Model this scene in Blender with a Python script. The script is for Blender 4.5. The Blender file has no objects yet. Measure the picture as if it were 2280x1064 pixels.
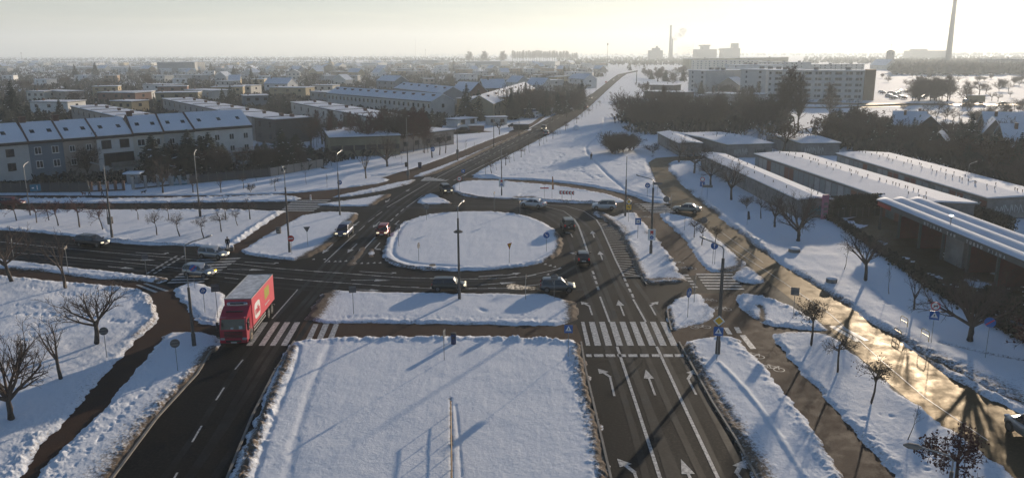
import bpy, bmesh, math, random
import numpy as np
from mathutils import Vector, Matrix, Euler

R = math.radians
scene = bpy.context.scene
COL = scene.collection

# ------------------------------------------------------------------ camera
PW, PH, FPX = 2280.0, 1064.0, 1773.0
CAM_H = 26.0
cam_d = bpy.data.cameras.new("camera")
cam_d.sensor_width = 36.0
cam_d.lens = 36.0 * FPX / PW
cam_d.clip_start, cam_d.clip_end = 0.5, 30000.0
cam = bpy.data.objects.new("camera", cam_d)
COL.objects.link(cam)
TILT, ROLL = 13.16, -0.2
CAM_M = Matrix.Translation((0, 0, CAM_H)) @ Matrix.Rotation(R(90 - TILT), 4, 'X') @ Matrix.Rotation(R(ROLL), 4, 'Z')
cam.matrix_world = CAM_M
scene.camera = cam

# ------------------------------------------------------------------ sun and sky
SUN_AZ, SUN_EL = 29.0, 8.6            # degrees to the east of the view direction, above the horizon
scene.view_settings.view_transform = 'Standard'
scene.view_settings.look = 'None'
scene.view_settings.gamma = 1.0
scene.view_settings.exposure = 0.46
world = bpy.data.worlds.new("World")
scene.world = world
world.use_nodes = True
wn, wl = world.node_tree.nodes, world.node_tree.links
bg = wn["Background"]
sky = wn.new("ShaderNodeTexSky")
sky.sky_type = 'NISHITA'
sky.sun_disc = False
sky.sun_elevation = R(SUN_EL)
sky.sun_rotation = R(SUN_AZ)
sky.altitude = 50
sky.air_density = 1.0
sky.dust_density = 0.5
sky.ozone_density = 4.0
SKY_STRENGTH = 0.084
# thin streaks of high cloud across the sky
tc = wn.new("ShaderNodeTexCoord")
mp = wn.new("ShaderNodeMapping")
mp.inputs['Rotation'].default_value = (0.0, 0.0, 0.5)
mp.inputs["Scale"].default_value = (3.0, 3.0, 42.0)
nz = wn.new("ShaderNodeTexNoise")
nz.inputs['Scale'].default_value = 1.3
nz.inputs['Detail'].default_value = 6.0
nz.inputs['Roughness'].default_value = 0.55
nz.inputs['Distortion'].default_value = 0.5
rp = wn.new("ShaderNodeValToRGB")
rp.color_ramp.elements[0].position, rp.color_ramp.elements[0].color = 0.46, (0, 0, 0, 1)
rp.color_ramp.elements[1].position, rp.color_ramp.elements[1].color = 0.78, (0.8, 0.8, 0.8, 1)
mx = wn.new("ShaderNodeMixRGB")
mx.blend_type = 'MIX'
wh = wn.new("ShaderNodeMixRGB")          # cloud colour: the sky's own light, paler
wh.blend_type = 'MULTIPLY'
wh.inputs['Fac'].default_value = 1.0
wh.inputs['Color2'].default_value = (1.35, 1.28, 1.22, 1)
wl.new(tc.outputs['Generated'], mp.inputs['Vector'])
wl.new(mp.outputs['Vector'], nz.inputs['Vector'])
wl.new(nz.outputs['Fac'], rp.inputs['Fac'])
wl.new(wh.outputs['Color'], mx.inputs['Color2'])
wl.new(rp.outputs['Color'], mx.inputs['Fac'])
# a thin even veil of high cloud, denser toward the horizon
sep = wn.new("ShaderNodeSeparateXYZ")
wl.new(tc.outputs['Generated'], sep.inputs[0])
vr = wn.new("ShaderNodeValToRGB")
vr.color_ramp.elements[0].position, vr.color_ramp.elements[0].color = 0.0, (0.52, 0.52, 0.52, 1)
vr.color_ramp.elements[1].position, vr.color_ramp.elements[1].color = 0.30, (0.0, 0.0, 0.0, 1)
wl.new(sep.outputs['Z'], vr.inputs['Fac'])
veil = wn.new("ShaderNodeMixRGB")
veil.inputs['Color2'].default_value = (6.1, 5.75, 5.1, 1)
wl.new(vr.outputs['Color'], veil.inputs['Fac'])
wl.new(sky.outputs['Color'], veil.inputs['Color1'])
for dst in (wh.inputs['Color1'], mx.inputs['Color1']):
    wl.new(veil.outputs['Color'], dst)
wl.new(mx.outputs['Color'], bg.inputs['Color'])
bg.inputs['Strength'].default_value = SKY_STRENGTH

sun_d = bpy.data.lights.new("sun", 'SUN')
sun_d.energy = 5.0
sun_d.angle = R(0.8)
sun_d.color = (1.0, 0.83, 0.64)
sun = bpy.data.objects.new("sun", sun_d)
COL.objects.link(sun)
SUN_DIR = Vector((math.sin(R(SUN_AZ)) * math.cos(R(SUN_EL)), math.cos(R(SUN_AZ)) * math.cos(R(SUN_EL)), math.sin(R(SUN_EL))))
sun.rotation_euler = SUN_DIR.to_track_quat('Z', 'Y').to_euler()
sun.location = (60, 100, 60)

scene.cycles.max_bounces = 6
scene.cycles.diffuse_bounces = 2
scene.cycles.glossy_bounces = 3
scene.cycles.transparent_max_bounces = 8
scene.cycles.volume_bounces = 1
scene.cycles.use_denoising = True
scene.cycles.sample_clamp_indirect = 4.0

# ------------------------------------------------------------------ pixel <-> ground
CM = np.array(CAM_M.to_3x3())
def G(px, py, z=0.0):
    d = CM @ np.array([(px - PW / 2) / FPX, -(py - PH / 2) / FPX, -1.0])
    t = (z - CAM_H) / min(d[2], -1e-4)
    return Vector((d[0] * t, d[1] * t, z))
def GA(px, py, z=0.0):
    """arrays of photo pixels to ground points"""
    a = np.stack([(px - PW / 2) / FPX, -(py - PH / 2) / FPX, -np.ones_like(px)], -1) @ CM.T
    t = (z - CAM_H) / np.minimum(a[..., 2], -1e-4)
    return a[..., 0] * t, a[..., 1] * t
def height_at(bx, by, tx, ty, z0=0.0):
    """height of something upright whose foot shows at (bx, by) and whose top shows at row ty"""
    p = G(bx, by, z0)
    d = CM @ np.array([(tx - PW / 2) / FPX, -(ty - PH / 2) / FPX, -1.0])
    return CAM_H + math.hypot(p.x, p.y) * d[2] / math.hypot(d[0], d[1]) - z0
def PX(v):
    c = CAM_M.inverted() @ Vector(v)
    return (PW / 2 + FPX * c.x / -c.z, PH / 2 - FPX * c.y / -c.z)

# ------------------------------------------------------------------ numpy noise
def _hash(ix, iy, seed):
    h = (ix.astype(np.int64) * 374761393 + iy.astype(np.int64) * 668265263 + seed * 1442695041) & 0x7fffffff
    h = ((h ^ (h >> 13)) * 1274126177) & 0x7fffffff
    return ((h ^ (h >> 16)) & 0xffff) / 65535.0
def vnoise(x, y, seed=0):
    ix, iy = np.floor(x), np.floor(y)
    fx, fy = x - ix, y - iy
    ux, uy = fx * fx * (3 - 2 * fx), fy * fy * (3 - 2 * fy)
    a, b = _hash(ix, iy, seed), _hash(ix + 1, iy, seed)
    c, d = _hash(ix, iy + 1, seed), _hash(ix + 1, iy + 1, seed)
    return a + (b - a) * ux + (c - a) * uy + (a - b - c + d) * ux * uy
def fbm(x, y, seed=0, octaves=4, gain=0.5):
    s, amp, tot = 0.0, 1.0, 0.0
    for o in range(octaves):
        s = s + amp * vnoise(x * 2 ** o + 17.3 * o, y * 2 ** o - 9.1 * o, seed + o)
        tot += amp
        amp *= gain
    return s / tot - 0.5

# ------------------------------------------------------------------ mesh helpers
class MB:
    """collects shapes and links them as ONE mesh object"""
    def __init__(s):
        s.v, s.f, s.m = [], [], []
    def add(s, vs, fs, mi=0):
        o = len(s.v)
        s.v.extend([tuple(v) for v in vs])
        s.f.extend([tuple(i + o for i in f) for f in fs])
        s.m.extend([mi] * len(fs))
        return s
    def quad(s, a, b, c, d, mi=0):
        return s.add([a, b, c, d], [(0, 1, 2, 3)], mi)
    def poly(s, pts, mi=0):
        return s.add(pts, [tuple(range(len(pts)))], mi)
    def box(s, x0, y0, z0, x1, y1, z1, mi=0, M=None):
        vs = [(x0, y0, z0), (x1, y0, z0), (x1, y1, z0), (x0, y1, z0), (x0, y0, z1), (x1, y0, z1), (x1, y1, z1), (x0, y1, z1)]
        if M is not None:
            vs = [M @ Vector(v) for v in vs]
        return s.add(vs, [(0, 3, 2, 1), (4, 5, 6, 7), (0, 1, 5, 4), (1, 2, 6, 5), (2, 3, 7, 6), (3, 0, 4, 7)], mi)
    def rbox(s, x0, y0, z0, x1, y1, z1, r, mi=0):
        """box with chamfered edges"""
        vs, ring = [], []
        def loop(i, z):
            return [(x0 + i, y0, z), (x1 - i, y0, z), (x1, y0 + i, z), (x1, y1 - i, z), (x1 - i, y1, z), (x0 + i, y1, z), (x0, y1 - i, z), (x0, y0 + i, z)]
        def inner(z):
            return [(min(max(x, x0 + r), x1 - r), min(max(y, y0 + r), y1 - r), z) for x, y, _ in loop(r, z)]
        L = [inner(z0), loop(r, z0 + r), loop(r, z1 - r), inner(z1)]
        vs = [p for l in L for p in l]
        fs = [tuple(reversed(range(8))), tuple(range(24, 32))]
        for k in range(3):
            for i in range(8):
                j = (i + 1) % 8
                fs.append((k * 8 + i, k * 8 + j, k * 8 + 8 + j, k * 8 + 8 + i))
        return s.add(vs, fs, mi)
    def tube(s, pts, radii, n=6, mi=0, caps=True):
        pts = [Vector(p) for p in pts]
        if not hasattr(radii, '__len__'):
            radii = [radii] * len(pts)
        vs, fs = [], []
        ref = Vector((0, 0, 1))
        for i, p in enumerate(pts):
            t = (pts[min(i + 1, len(pts) - 1)] - pts[max(i - 1, 0)])
            t = t.normalized() if t.length > 1e-9 else Vector((0, 0, 1))
            a = t.cross(ref)
            if a.length < 1e-3:
                a = t.cross(Vector((1, 0, 0)))
            a.normalize()
            b = t.cross(a)
            for k in range(n):
                an = 2 * math.pi * k / n
                vs.append(p + (a * math.cos(an) + b * math.sin(an)) * radii[i])
        for i in range(len(pts) - 1):
            for k in range(n):
                k2 = (k + 1) % n
                fs.append((i * n + k, i * n + k2, (i + 1) * n + k2, (i + 1) * n + k))
        if caps:
            fs.append(tuple(reversed(range(n))))
            fs.append(tuple((len(pts) - 1) * n + k for k in range(n)))
        return s.add(vs, fs, mi)
    def cyl(s, c, axis, r, h, n=16, mi=0, r2=None):
        c, axis = Vector(c), Vector(axis).normalized()
        return s.tube([c - axis * h / 2, c + axis * h / 2], [r, r if r2 is None else r2], n, mi)
    def disc(s, c, nrm, r, n=20, mi=0, sx=1.0):
        c, nrm = Vector(c), Vector(nrm).normalized()
        a = Vector((0, 0, 1)).cross(nrm)
        a = a.normalized() if a.length > 1e-3 else Vector((1, 0, 0))
        b = nrm.cross(a)
        return s.poly([c + a * (r * sx * math.cos(2 * math.pi * k / n)) + b * (r * math.sin(2 * math.pi * k / n)) for k in range(n)], mi)
    def prism(s, pts, h0, h1, mi=0):
        """polygon in xy extruded in z"""
        n = len(pts)
        vs = [(p[0], p[1], h0) for p in pts] + [(p[0], p[1], h1) for p in pts]
        fs = [tuple(reversed(range(n))), tuple(range(n, 2 * n))] + [(i, (i + 1) % n, n + (i + 1) % n, n + i) for i in range(n)]
        return s.add(vs, fs, mi)
    def mesh(s, name, mats, smooth=False):
        me = bpy.data.meshes.new(name)
        me.from_pydata(s.v, [], s.f)
        for m in (mats if isinstance(mats, (list, tuple)) else [mats]):
            me.materials.append(m)
        if any(s.m):
            me.polygons.foreach_set('material_index', s.m)
        if smooth:
            me.polygons.foreach_set('use_smooth', [True] * len(s.f))
        me.update()
        return me

def link(name, me, parent=None, loc=None, rot=None, scale=None):
    o = bpy.data.objects.new(name, me)
    COL.objects.link(o)
    if parent is not None:
        o.parent = parent
    if loc is not None:
        o.location = loc
    if rot is not None:
        o.rotation_euler = rot
    if scale is not None:
        o.scale = (scale,) * 3 if not hasattr(scale, '__len__') else scale
    return o
def part(name, mb, mat, parent, smooth=False, **kw):
    return link(name, mb.mesh(name, mat, smooth), parent, **kw)
def tag(o, label, cat, group=None):
    o['label'], o['category'] = label, cat
    if group:
        o['group'] = group
    return o
def thing(name, label, cat, loc=(0, 0, 0), rz=0.0, group=None, scale=1.0, tilt=None):
    o = bpy.data.objects.new(name, None)
    COL.objects.link(o)
    o.location = loc
    o.rotation_euler = (tilt[0], tilt[1], rz) if tilt else (0, 0, rz)
    o.scale = (scale,) * 3
    o.empty_display_size = 0.2
    return tag(o, label, cat, group)
def struct(name, mb, mat, smooth=False):
    o = link(name, mb.mesh(name, mat, smooth) if isinstance(mb, MB) else mb)
    o['kind'] = 'structure'
    return o
def dup(root, loc, rz, label, group=None, scale=None, tilt=None):
    r = root.copy()
    COL.objects.link(r)
    r.location = loc
    r.rotation_euler = (tilt[0], tilt[1], rz) if tilt else (0, 0, rz)
    if scale is not None:
        r.scale = (scale,) * 3 if not hasattr(scale, '__len__') else scale
    r['label'] = label
    if group:
        r['group'] = group
    for ch in list(root.children):
        c = ch.copy()
        COL.objects.link(c)
        c.parent = r
        for g in ch.children:
            d = g.copy()
            COL.objects.link(d)
            d.parent = c
    return r

# ------------------------------------------------------------------ materials
def mat(name, col, rough=0.6, metal=0.0, noise=None, bump=None, spec=0.5, emit=None, scale=1.0):
    """noise=(scale, second colour, amount)  bump=(scale, strength)"""
    m = bpy.data.materials.new(name)
    m.use_nodes = True
    nt = m.node_tree
    b = nt.nodes['Principled BSDF']
    b.inputs['Base Color'].default_value = (*col, 1)
    b.inputs['Roughness'].default_value = rough
    b.inputs['Metallic'].default_value = metal
    b.inputs['Specular IOR Level'].default_value = spec
    tcn = nt.nodes.new('ShaderNodeTexCoord')
    if noise:
        n = nt.nodes.new('ShaderNodeTexNoise')
        n.inputs['Scale'].default_value = noise[0]
        n.inputs['Detail'].default_value = 5
        n.inputs['Roughness'].default_value = 0.65
        nt.links.new(tcn.outputs['Object'], n.inputs['Vector'])
        r = nt.nodes.new('ShaderNodeValToRGB')
        r.color_ramp.elements[0].position = 0.35
        r.color_ramp.elements[1].position = 0.68
        r.color_ramp.elements[0].color = (*col, 1)
        k = noise[2]
        r.color_ramp.elements[1].color = (*[a * (1 - k) + c * k for a, c in zip(col, noise[1])], 1)
        nt.links.new(n.outputs['Fac'], r.inputs['Fac'])
        nt.links.new(r.outputs['Color'], b.inputs['Base Color'])
    if bump:
        n2 = nt.nodes.new('ShaderNodeTexNoise')
        n2.inputs['Scale'].default_value = bump[0]
        n2.inputs['Detail'].default_value = 4
        nt.links.new(tcn.outputs['Object'], n2.inputs['Vector'])
        bp = nt.nodes.new('ShaderNodeBump')
        bp.inputs['Strength'].default_value = bump[1]
        bp.inputs['Distance'].default_value = 0.05
        nt.links.new(n2.outputs['Fac'], bp.inputs['Height'])
        nt.links.new(bp.outputs['Normal'], b.inputs['Normal'])
    if emit:
        b.inputs['Emission Color'].default_value = (*emit[:3], 1)
        b.inputs['Emission Strength'].default_value = emit[3]
    return m

def ground_mat(name, cols, scales, rough, bump=(6.0, 0.25, 0.03), spec=0.5):
    """two-scale noise ground: cols = (base, large-patch colour, grain colour); rough = (lo, hi)"""
    m = bpy.data.materials.new(name)
    m.use_nodes = True
    nt = m.node_tree
    N, Lk = nt.nodes, nt.links
    b = N['Principled BSDF']
    tcn = N.new('ShaderNodeTexCoord')
    def noise(sc, det=6, ro=0.6):
        n = N.new('ShaderNodeTexNoise')
        n.inputs['Scale'].default_value = sc
        n.inputs['Detail'].default_value = det
        n.inputs['Roughness'].default_value = ro
        Lk.new(tcn.outputs['Object'], n.inputs['Vector'])
        return n
    def ramp(src, p0, p1, c0, c1):
        r = N.new('ShaderNodeValToRGB')
        r.color_ramp.elements[0].position, r.color_ramp.elements[1].position = p0, p1
        r.color_ramp.elements[0].color, r.color_ramp.elements[1].color = (*c0, 1), (*c1, 1)
        Lk.new(src, r.inputs['Fac'])
        return r
    n1, n2 = noise(scales[0]), noise(scales[1], 3, 0.7)
    r1 = ramp(n1.outputs['Fac'], 0.38, 0.66, cols[0], cols[1])
    r2 = ramp(n2.outputs['Fac'], 0.45, 0.75, (0, 0, 0), (1, 1, 1))
    mixn = N.new('ShaderNodeMixRGB')
    Lk.new(r2.outputs['Color'], mixn.inputs['Fac'])
    Lk.new(r1.outputs['Color'], mixn.inputs['Color1'])
    mixn.inputs['Color2'].default_value = (*cols[2], 1)
    Lk.new(mixn.outputs['Color'], b.inputs['Base Color'])
    rr = ramp(n1.outputs['Fac'], 0.35, 0.7, (rough[0],) * 3, (rough[1],) * 3)
    Lk.new(rr.outputs['Color'], b.inputs['Roughness'])
    b.inputs['Specular IOR Level'].default_value = spec
    bn = noise(bump[0], 5, 0.7)
    bp = N.new('ShaderNodeBump')
    bp.inputs['Strength'].default_value = bump[1]
    bp.inputs['Distance'].default_value = bump[2]
    Lk.new(bn.outputs['Fac'], bp.inputs['Height'])
    Lk.new(bp.outputs['Normal'], b.inputs['Normal'])
    return m

def snow_mat(name, dirt_attr=True, white=(0.80, 0.82, 0.85), dirt=(0.16, 0.12, 0.085), bump_scale=5.0):
    m = bpy.data.materials.new(name)
    m.use_nodes = True
    nt = m.node_tree
    N, Lk = nt.nodes, nt.links
    b = N['Principled BSDF']
    tcn = N.new('ShaderNodeTexCoord')
    def noise(sc, det=5, ro=0.6):
        n = N.new('ShaderNodeTexNoise')
        n.inputs['Scale'].default_value = sc
        n.inputs['Detail'].default_value = det
        n.inputs['Roughness'].default_value = ro
        Lk.new(tcn.outputs['Object'], n.inputs['Vector'])
        return n
    if dirt_attr:
        at = N.new('ShaderNodeAttribute')
        at.attribute_name = 'dirt'
        dn = noise(4.5, 7, 0.75)
        ma = N.new('ShaderNodeMath')
        ma.operation = 'MULTIPLY_ADD'              # attr + (noise-0.5)*1.4
        Lk.new(dn.outputs['Fac'], ma.inputs[0])
        ma.inputs[1].default_value = 2.6
        Lk.new(at.outputs['Fac'], ma.inputs[2])
        ma2 = N.new('ShaderNodeMath')
        ma2.operation = 'SUBTRACT'
        Lk.new(ma.outputs[0], ma2.inputs[0])
        ma2.inputs[1].default_value = 1.30
        gate = N.new('ShaderNodeMath')
        gate.operation = 'GREATER_THAN'
        Lk.new(at.outputs['Fac'], gate.inputs[0])
        gate.inputs[1].default_value = 0.02
        r = N.new('ShaderNodeValToRGB')
        r.color_ramp.elements[0].position, r.color_ramp.elements[1].position = 0.22, 0.75
        r.color_ramp.elements[0].color, r.color_ramp.elements[1].color = (0, 0, 0, 1), (1, 1, 1, 1)
        Lk.new(ma2.outputs[0], r.inputs['Fac'])
        g2 = N.new('ShaderNodeMath')
        g2.operation = 'MULTIPLY'
        Lk.new(r.outputs['Color'], g2.inputs[0])
        Lk.new(gate.outputs[0], g2.inputs[1])
        mixn = N.new('ShaderNodeMixRGB')
        Lk.new(g2.outputs[0], mixn.inputs['Fac'])
        mixn.inputs['Color1'].default_value = (*white, 1)
        mixn.inputs['Color2'].default_value = (*dirt, 1)
        Lk.new(mixn.outputs['Color'], b.inputs['Base Color'])
    else:
        n1 = noise(0.25, 6, 0.6)
        r = N.new('ShaderNodeValToRGB')
        r.color_ramp.elements[0].position, r.color_ramp.elements[1].position = 0.3, 0.7
        r.color_ramp.elements[0].color = (*[c * 0.9 for c in white], 1)
        r.color_ramp.elements[1].color = (*white, 1)
        Lk.new(n1.outputs['Fac'], r.inputs['Fac'])
        Lk.new(r.outputs['Color'], b.inputs['Base Color'])
    b.inputs['Roughness'].default_value = 0.85
    b.inputs['Specular IOR Level'].default_value = 0.06
    bn = noise(bump_scale, 8, 0.68)
    bp = N.new('ShaderNodeBump')
    bp.inputs['Strength'].default_value = 0.42
    bp.inputs['Distance'].default_value = 0.10
    Lk.new(bn.outputs['Fac'], bp.inputs['Height'])
    Lk.new(bp.outputs['Normal'], b.inputs['Normal'])
    return m

M = {}
M['snow'] = snow_mat('verge_snow')
M['field'] = snow_mat('field_snow', False, white=(0.78, 0.80, 0.83), bump_scale=0.8)
M['roof_snow'] = snow_mat('roof_snow', False, white=(0.80, 0.82, 0.86), bump_scale=1.2)
M['asphalt'] = ground_mat('asphalt', ((0.0085, 0.0085, 0.0085), (0.0155, 0.0145, 0.013), (0.028, 0.026, 0.023)), (0.16, 5.0), (0.6, 0.8), (14.0, 0.35, 0.012), spec=0.035)
M['track'] = ground_mat('wet_wheel_track', ((0.0065, 0.0065, 0.0065), (0.010, 0.0095, 0.009), (0.019, 0.018, 0.0165)), (0.35, 5.0), (0.45, 0.7), (14.0, 0.35, 0.012), spec=0.07)
M['wet'] = ground_mat('wet_asphalt', ((0.018, 0.014, 0.010), (0.042, 0.032, 0.021), (0.062, 0.049, 0.033)), (0.55, 5.0), (0.42, 0.72), (7.0, 0.6, 0.025), spec=0.03)
_wt = M['wet'].node_tree                         # muddy meltwater film; its gold gloss tint paints in the low sun's gleam
_gl, _ad = _wt.nodes.new('ShaderNodeBsdfGlossy'), _wt.nodes.new('ShaderNodeAddShader')
_gl.inputs['Color'].default_value = (0.052, 0.036, 0.0135, 1)
_pb = _wt.nodes['Principled BSDF']
_wt.links.new(_pb.inputs['Roughness'].links[0].from_socket, _gl.inputs['Roughness'])
_wt.links.new(_pb.inputs['Normal'].links[0].from_socket, _gl.inputs['Normal'])
_wt.links.new(_pb.outputs[0], _ad.inputs[0])
_wt.links.new(_gl.outputs[0], _ad.inputs[1])
_wt.links.new(_ad.outputs[0], _wt.nodes['Material Output'].inputs['Surface'])
M['brick'] = ground_mat('brick_paving', ((0.046, 0.026, 0.018), (0.066, 0.038, 0.025), (0.095, 0.063, 0.044)), (0.8, 9.0), (0.7, 0.9), (16.0, 0.4, 0.015), spec=0.06)
M['paint'] = mat('road_paint', (0.62, 0.61, 0.58), 0.55, noise=(4.0, (0.10, 0.097, 0.092), 0.95))
M['paint_worn'] = mat('worn_road_paint', (0.42, 0.41, 0.39), 0.55, noise=(3.0, (0.09, 0.088, 0.085), 0.9))
M['bark'] = mat('bark', (0.060, 0.046, 0.036), 0.9, noise=(6.0, (0.12, 0.10, 0.085), 0.6))
M['twig'] = mat('twig', (0.088, 0.063, 0.048), 0.9)
M['twig_red'] = mat('reddish_twig', (0.10, 0.042, 0.032), 0.9)
M['leaf_red'] = mat('dry_red_leaf', (0.075, 0.022, 0.018), 0.85)
M['leaf_brown'] = mat('dry_brown_leaf', (0.075, 0.050, 0.028), 0.9)
M['birch'] = mat('birch_bark', (0.30, 0.27, 0.23), 0.85, noise=(5.0, (0.06, 0.05, 0.04), 0.8))
M['needle'] = mat('needles', (0.020, 0.032, 0.021), 0.9, noise=(1.5, (0.045, 0.058, 0.038), 0.7))
M['steel'] = mat('galvanised_steel', (0.30, 0.30, 0.29), 0.5, 0.6)
M['pole'] = mat('dark_pole', (0.075, 0.070, 0.062), 0.65, noise=(2.0, (0.15, 0.13, 0.11), 0.6))
M['concrete'] = mat('concrete', (0.24, 0.22, 0.19), 0.85, noise=(1.2, (0.13, 0.12, 0.105), 0.8))
M['glass'] = mat('dark_glass', (0.018, 0.021, 0.024), 0.08, spec=0.7)
M['pane'] = mat('window_pane', (0.022, 0.026, 0.030), 0.12, spec=0.6)
M['white'] = mat('white_frame', (0.72, 0.72, 0.70), 0.5)
M['rubber'] = mat('tyre_rubber', (0.018, 0.018, 0.018), 0.85)
M['rim'] = mat('alloy_rim', (0.20, 0.20, 0.20), 0.35, 0.7)
M['black'] = mat('black_plastic', (0.020, 0.020, 0.021), 0.55)
M['chrome'] = mat('bright_metal', (0.55, 0.55, 0.54), 0.22, 0.9)
M['blue'] = mat('sign_blue', (0.012, 0.110, 0.36), 0.4)
M['red'] = mat('sign_red', (0.55, 0.030, 0.030), 0.4)
M['yellow'] = mat('sign_yellow', (0.75, 0.42, 0.02), 0.4)
M['sign_white'] = mat('sign_white', (0.78, 0.78, 0.76), 0.4)
M['sign_back'] = mat('sign_back', (0.12, 0.125, 0.13), 0.5, 0.4)
M['brass'] = mat('yellow_rail', (0.50, 0.36, 0.10), 0.4, 0.3)
# ------------------------------------------------------------------ ground, roads, paths, snow
gb = MB()
NX = 40
gb.quad((-7500, -300, -0.12), (7500, -300, -0.12), (7500, 7500, -0.12), (-7500, 7500, -0.12))
struct('ground', gb, M['field'])

def chaikin(pts, it=1, closed=True):
    for _ in range(it):
        out = []
        n = len(pts)
        for i in range(n if closed else n - 1):
            a, b = pts[i], pts[(i + 1) % n]
            out += [(a[0] * .75 + b[0] * .25, a[1] * .75 + b[1] * .25), (a[0] * .25 + b[0] * .75, a[1] * .25 + b[1] * .75)]
        if not closed:
            out = [pts[0]] + out + [pts[-1]]
        pts = out
    return pts

def sheet(name, polys, z, material):
    """flat sheets traced on the ground"""
    bm = bmesh.new()
    for pts in polys:
        vs = [bm.verts.new(G(x, y, z)) for x, y in pts]
        f = bm.faces.new(vs)
    bmesh.ops.triangulate(bm, faces=bm.faces[:])
    for f in bm.faces:
        if f.normal.z < 0:
            f.normal_flip()
    me = bpy.data.meshes.new(name)
    bm.to_mesh(me)
    bm.free()
    me.materials.append(material)
    return struct(name, me, None)

core = [(-900, 440), (560, 438), (690, 434), (735, 438), (860, 403), (930, 386), (1040, 394), (1085, 405), (1300, 420), (1420, 445),
        (1475, 452), (1560, 462), (1640, 520), (1760, 640), (1870, 745), (2010, 880), (2110, 955), (2290, 1085), (2700, 1330), (2700, 1500), (-900, 1500)]
sheet('road', [core], 0.0, M['asphalt'])
sheet('service_road', [[(1444, 362), (1460, 352), (1500, 349), (1640, 346), (1640, 353), (1560, 356), (1494, 362), (1500, 385), (1570, 448), (1660, 522), (1770, 600), (1870, 662),
                        (1975, 735), (2075, 812), (2170, 868), (2300, 932), (2500, 1040), (2700, 1160), (2700, 1500), (2420, 1180), (2245, 1062), (2090, 945), (1985, 858), (1895, 778), (1840, 728),
                        (1770, 672), (1700, 618), (1650, 575), (1590, 525), (1540, 484), (1500, 462), (1478, 440), (1464, 412)]], 0.004, M['wet'])
sheet('main_road', [[(900, 404), (960, 384), (1040, 352), (1100, 324), (1180, 286), (1260, 242), (1320, 208), (1364, 174), (1376, 166), (1420, 157), (1420, 160), (1396, 165), (1384, 173),
                     (1346, 208), (1300, 252), (1242, 290), (1200, 312), (1135, 346), (1085, 372), (1048, 398), (1000, 412)]], 0.004, M['asphalt'])
sheet('far_road', [[(1180, 301), (1060, 290), (980, 289), (930, 300), (930, 304), (985, 293), (1060, 296), (1150, 310)],
                   [(1700, 226), (1900, 229.5), (2290, 232), (2290, 235.5), (1900, 234), (1700, 230)],
                   [(1700, 240), (1860, 242), (2010, 238), (2052, 232), (2000, 231), (2010, 236), (1860, 239), (1700, 237)],
                   [(1382, 222), (1480, 224), (1480, 225.2), (1382, 223.4)], [(1385, 192), (1440, 193), (1440, 194), (1385, 193)], [(1300, 420), (1301, 420), (1301, 421)]], -0.02, M['wet'])
sheet('footpath', [
    [(-300, 575), (85, 598), (197, 614), (310, 622), (372, 636), (395, 650), (425, 676), (444, 718), (488, 722), (488, 754), (378, 748), (352, 778), (308, 834), (247, 905), (178, 975), (92, 1070), (0, 1180), (-160, 1180),
     (30, 1064), (145, 930), (235, 820), (294, 755), (340, 715), (335, 692), (320, 657), (296, 644), (200, 637), (60, 624), (-300, 604)],
    [(676, 714), (740, 716), (1283, 722), (1300, 768), (1290, 768), (740, 757), (655, 760)],
    [(616, 474), (700, 468), (650, 497), (566, 547), (538, 564), (505, 562), (515, 545), (580, 500)],
    [(-300, 433), (0, 434), (300, 434), (560, 432), (700, 423), (800, 405), (860, 393), (930, 370), (1000, 345), (1080, 313), (1150, 287), (1185, 274), (1200, 262), (1216, 258), (1196, 274), (1160, 296), (1080, 330), (1000, 364), (930, 395),
     (870, 411), (800, 428), (740, 442), (690, 446), (640, 446), (560, 440), (300, 441), (0, 441), (-300, 441)],
    [(715, 372), (760, 382), (800, 396), (860, 402), (860, 406), (800, 401), (755, 388), (715, 377)],
    [(1034, 396), (1140, 398), (1250, 405), (1350, 420), (1420, 438), (1446, 452), (1392, 452), (1352, 434), (1282, 421), (1197, 411), (1034, 405)],
    [(1408, 468), (1468, 472), (1508, 510), (1540, 543), (1584, 610), (1535, 614), (1500, 612), (1480, 565), (1446, 522), (1418, 488)],
    [(1550, 652), (1634, 654), (1662, 692), (1714, 724), (1850, 722), (1850, 742), (1725, 742), (1745, 774), (1779, 814), (1845, 883), (1910, 958), (2006, 1064), (2140, 1220), (2000, 1220), (1868, 1064), (1790, 949), (1735, 879), (1683, 809), (1655, 785), (1630, 756),
     (1510, 768), (1490, 733), (1575, 712), (1580, 696)],
    [(1975, 700), (2010, 726), (2055, 762), (2110, 790), (2200, 832), (2300, 885), (2300, 905), (2200, 868), (2120, 822), (2040, 780), (1985, 735)],
], 0.008, M['brick'])

def seg_dist(X, Y, P, closed=True):
    d2 = np.full(X.shape, 1e18)
    n = len(P)
    for i in range(n if closed else n - 1):
        ax, ay = P[i]
        bx, by = P[(i + 1) % n]
        vx, vy = bx - ax, by - ay
        L2 = vx * vx + vy * vy + 1e-12
        t = np.clip(((X - ax) * vx + (Y - ay) * vy) / L2, 0, 1)
        d2 = np.minimum(d2, (X - ax - t * vx) ** 2 + (Y - ay - t * vy) ** 2)
    return np.sqrt(d2)
def along(X, Y, P):
    best, arc, s = np.full(X.shape, 1e18), np.zeros(X.shape), 0.0
    for i in range(len(P) - 1):
        ax, ay = P[i]
        vx, vy = P[i + 1][0] - ax, P[i + 1][1] - ay
        L = math.hypot(vx, vy) + 1e-9
        t = np.clip(((X - ax) * vx + (Y - ay) * vy) / L / L, 0, 1)
        d = (X - ax - t * vx) ** 2 + (Y - ay - t * vy) ** 2
        m = d < best
        best[m], arc[m] = d[m], (s + t * L)[m]
        s += L
    return np.sqrt(best), arc
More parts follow.
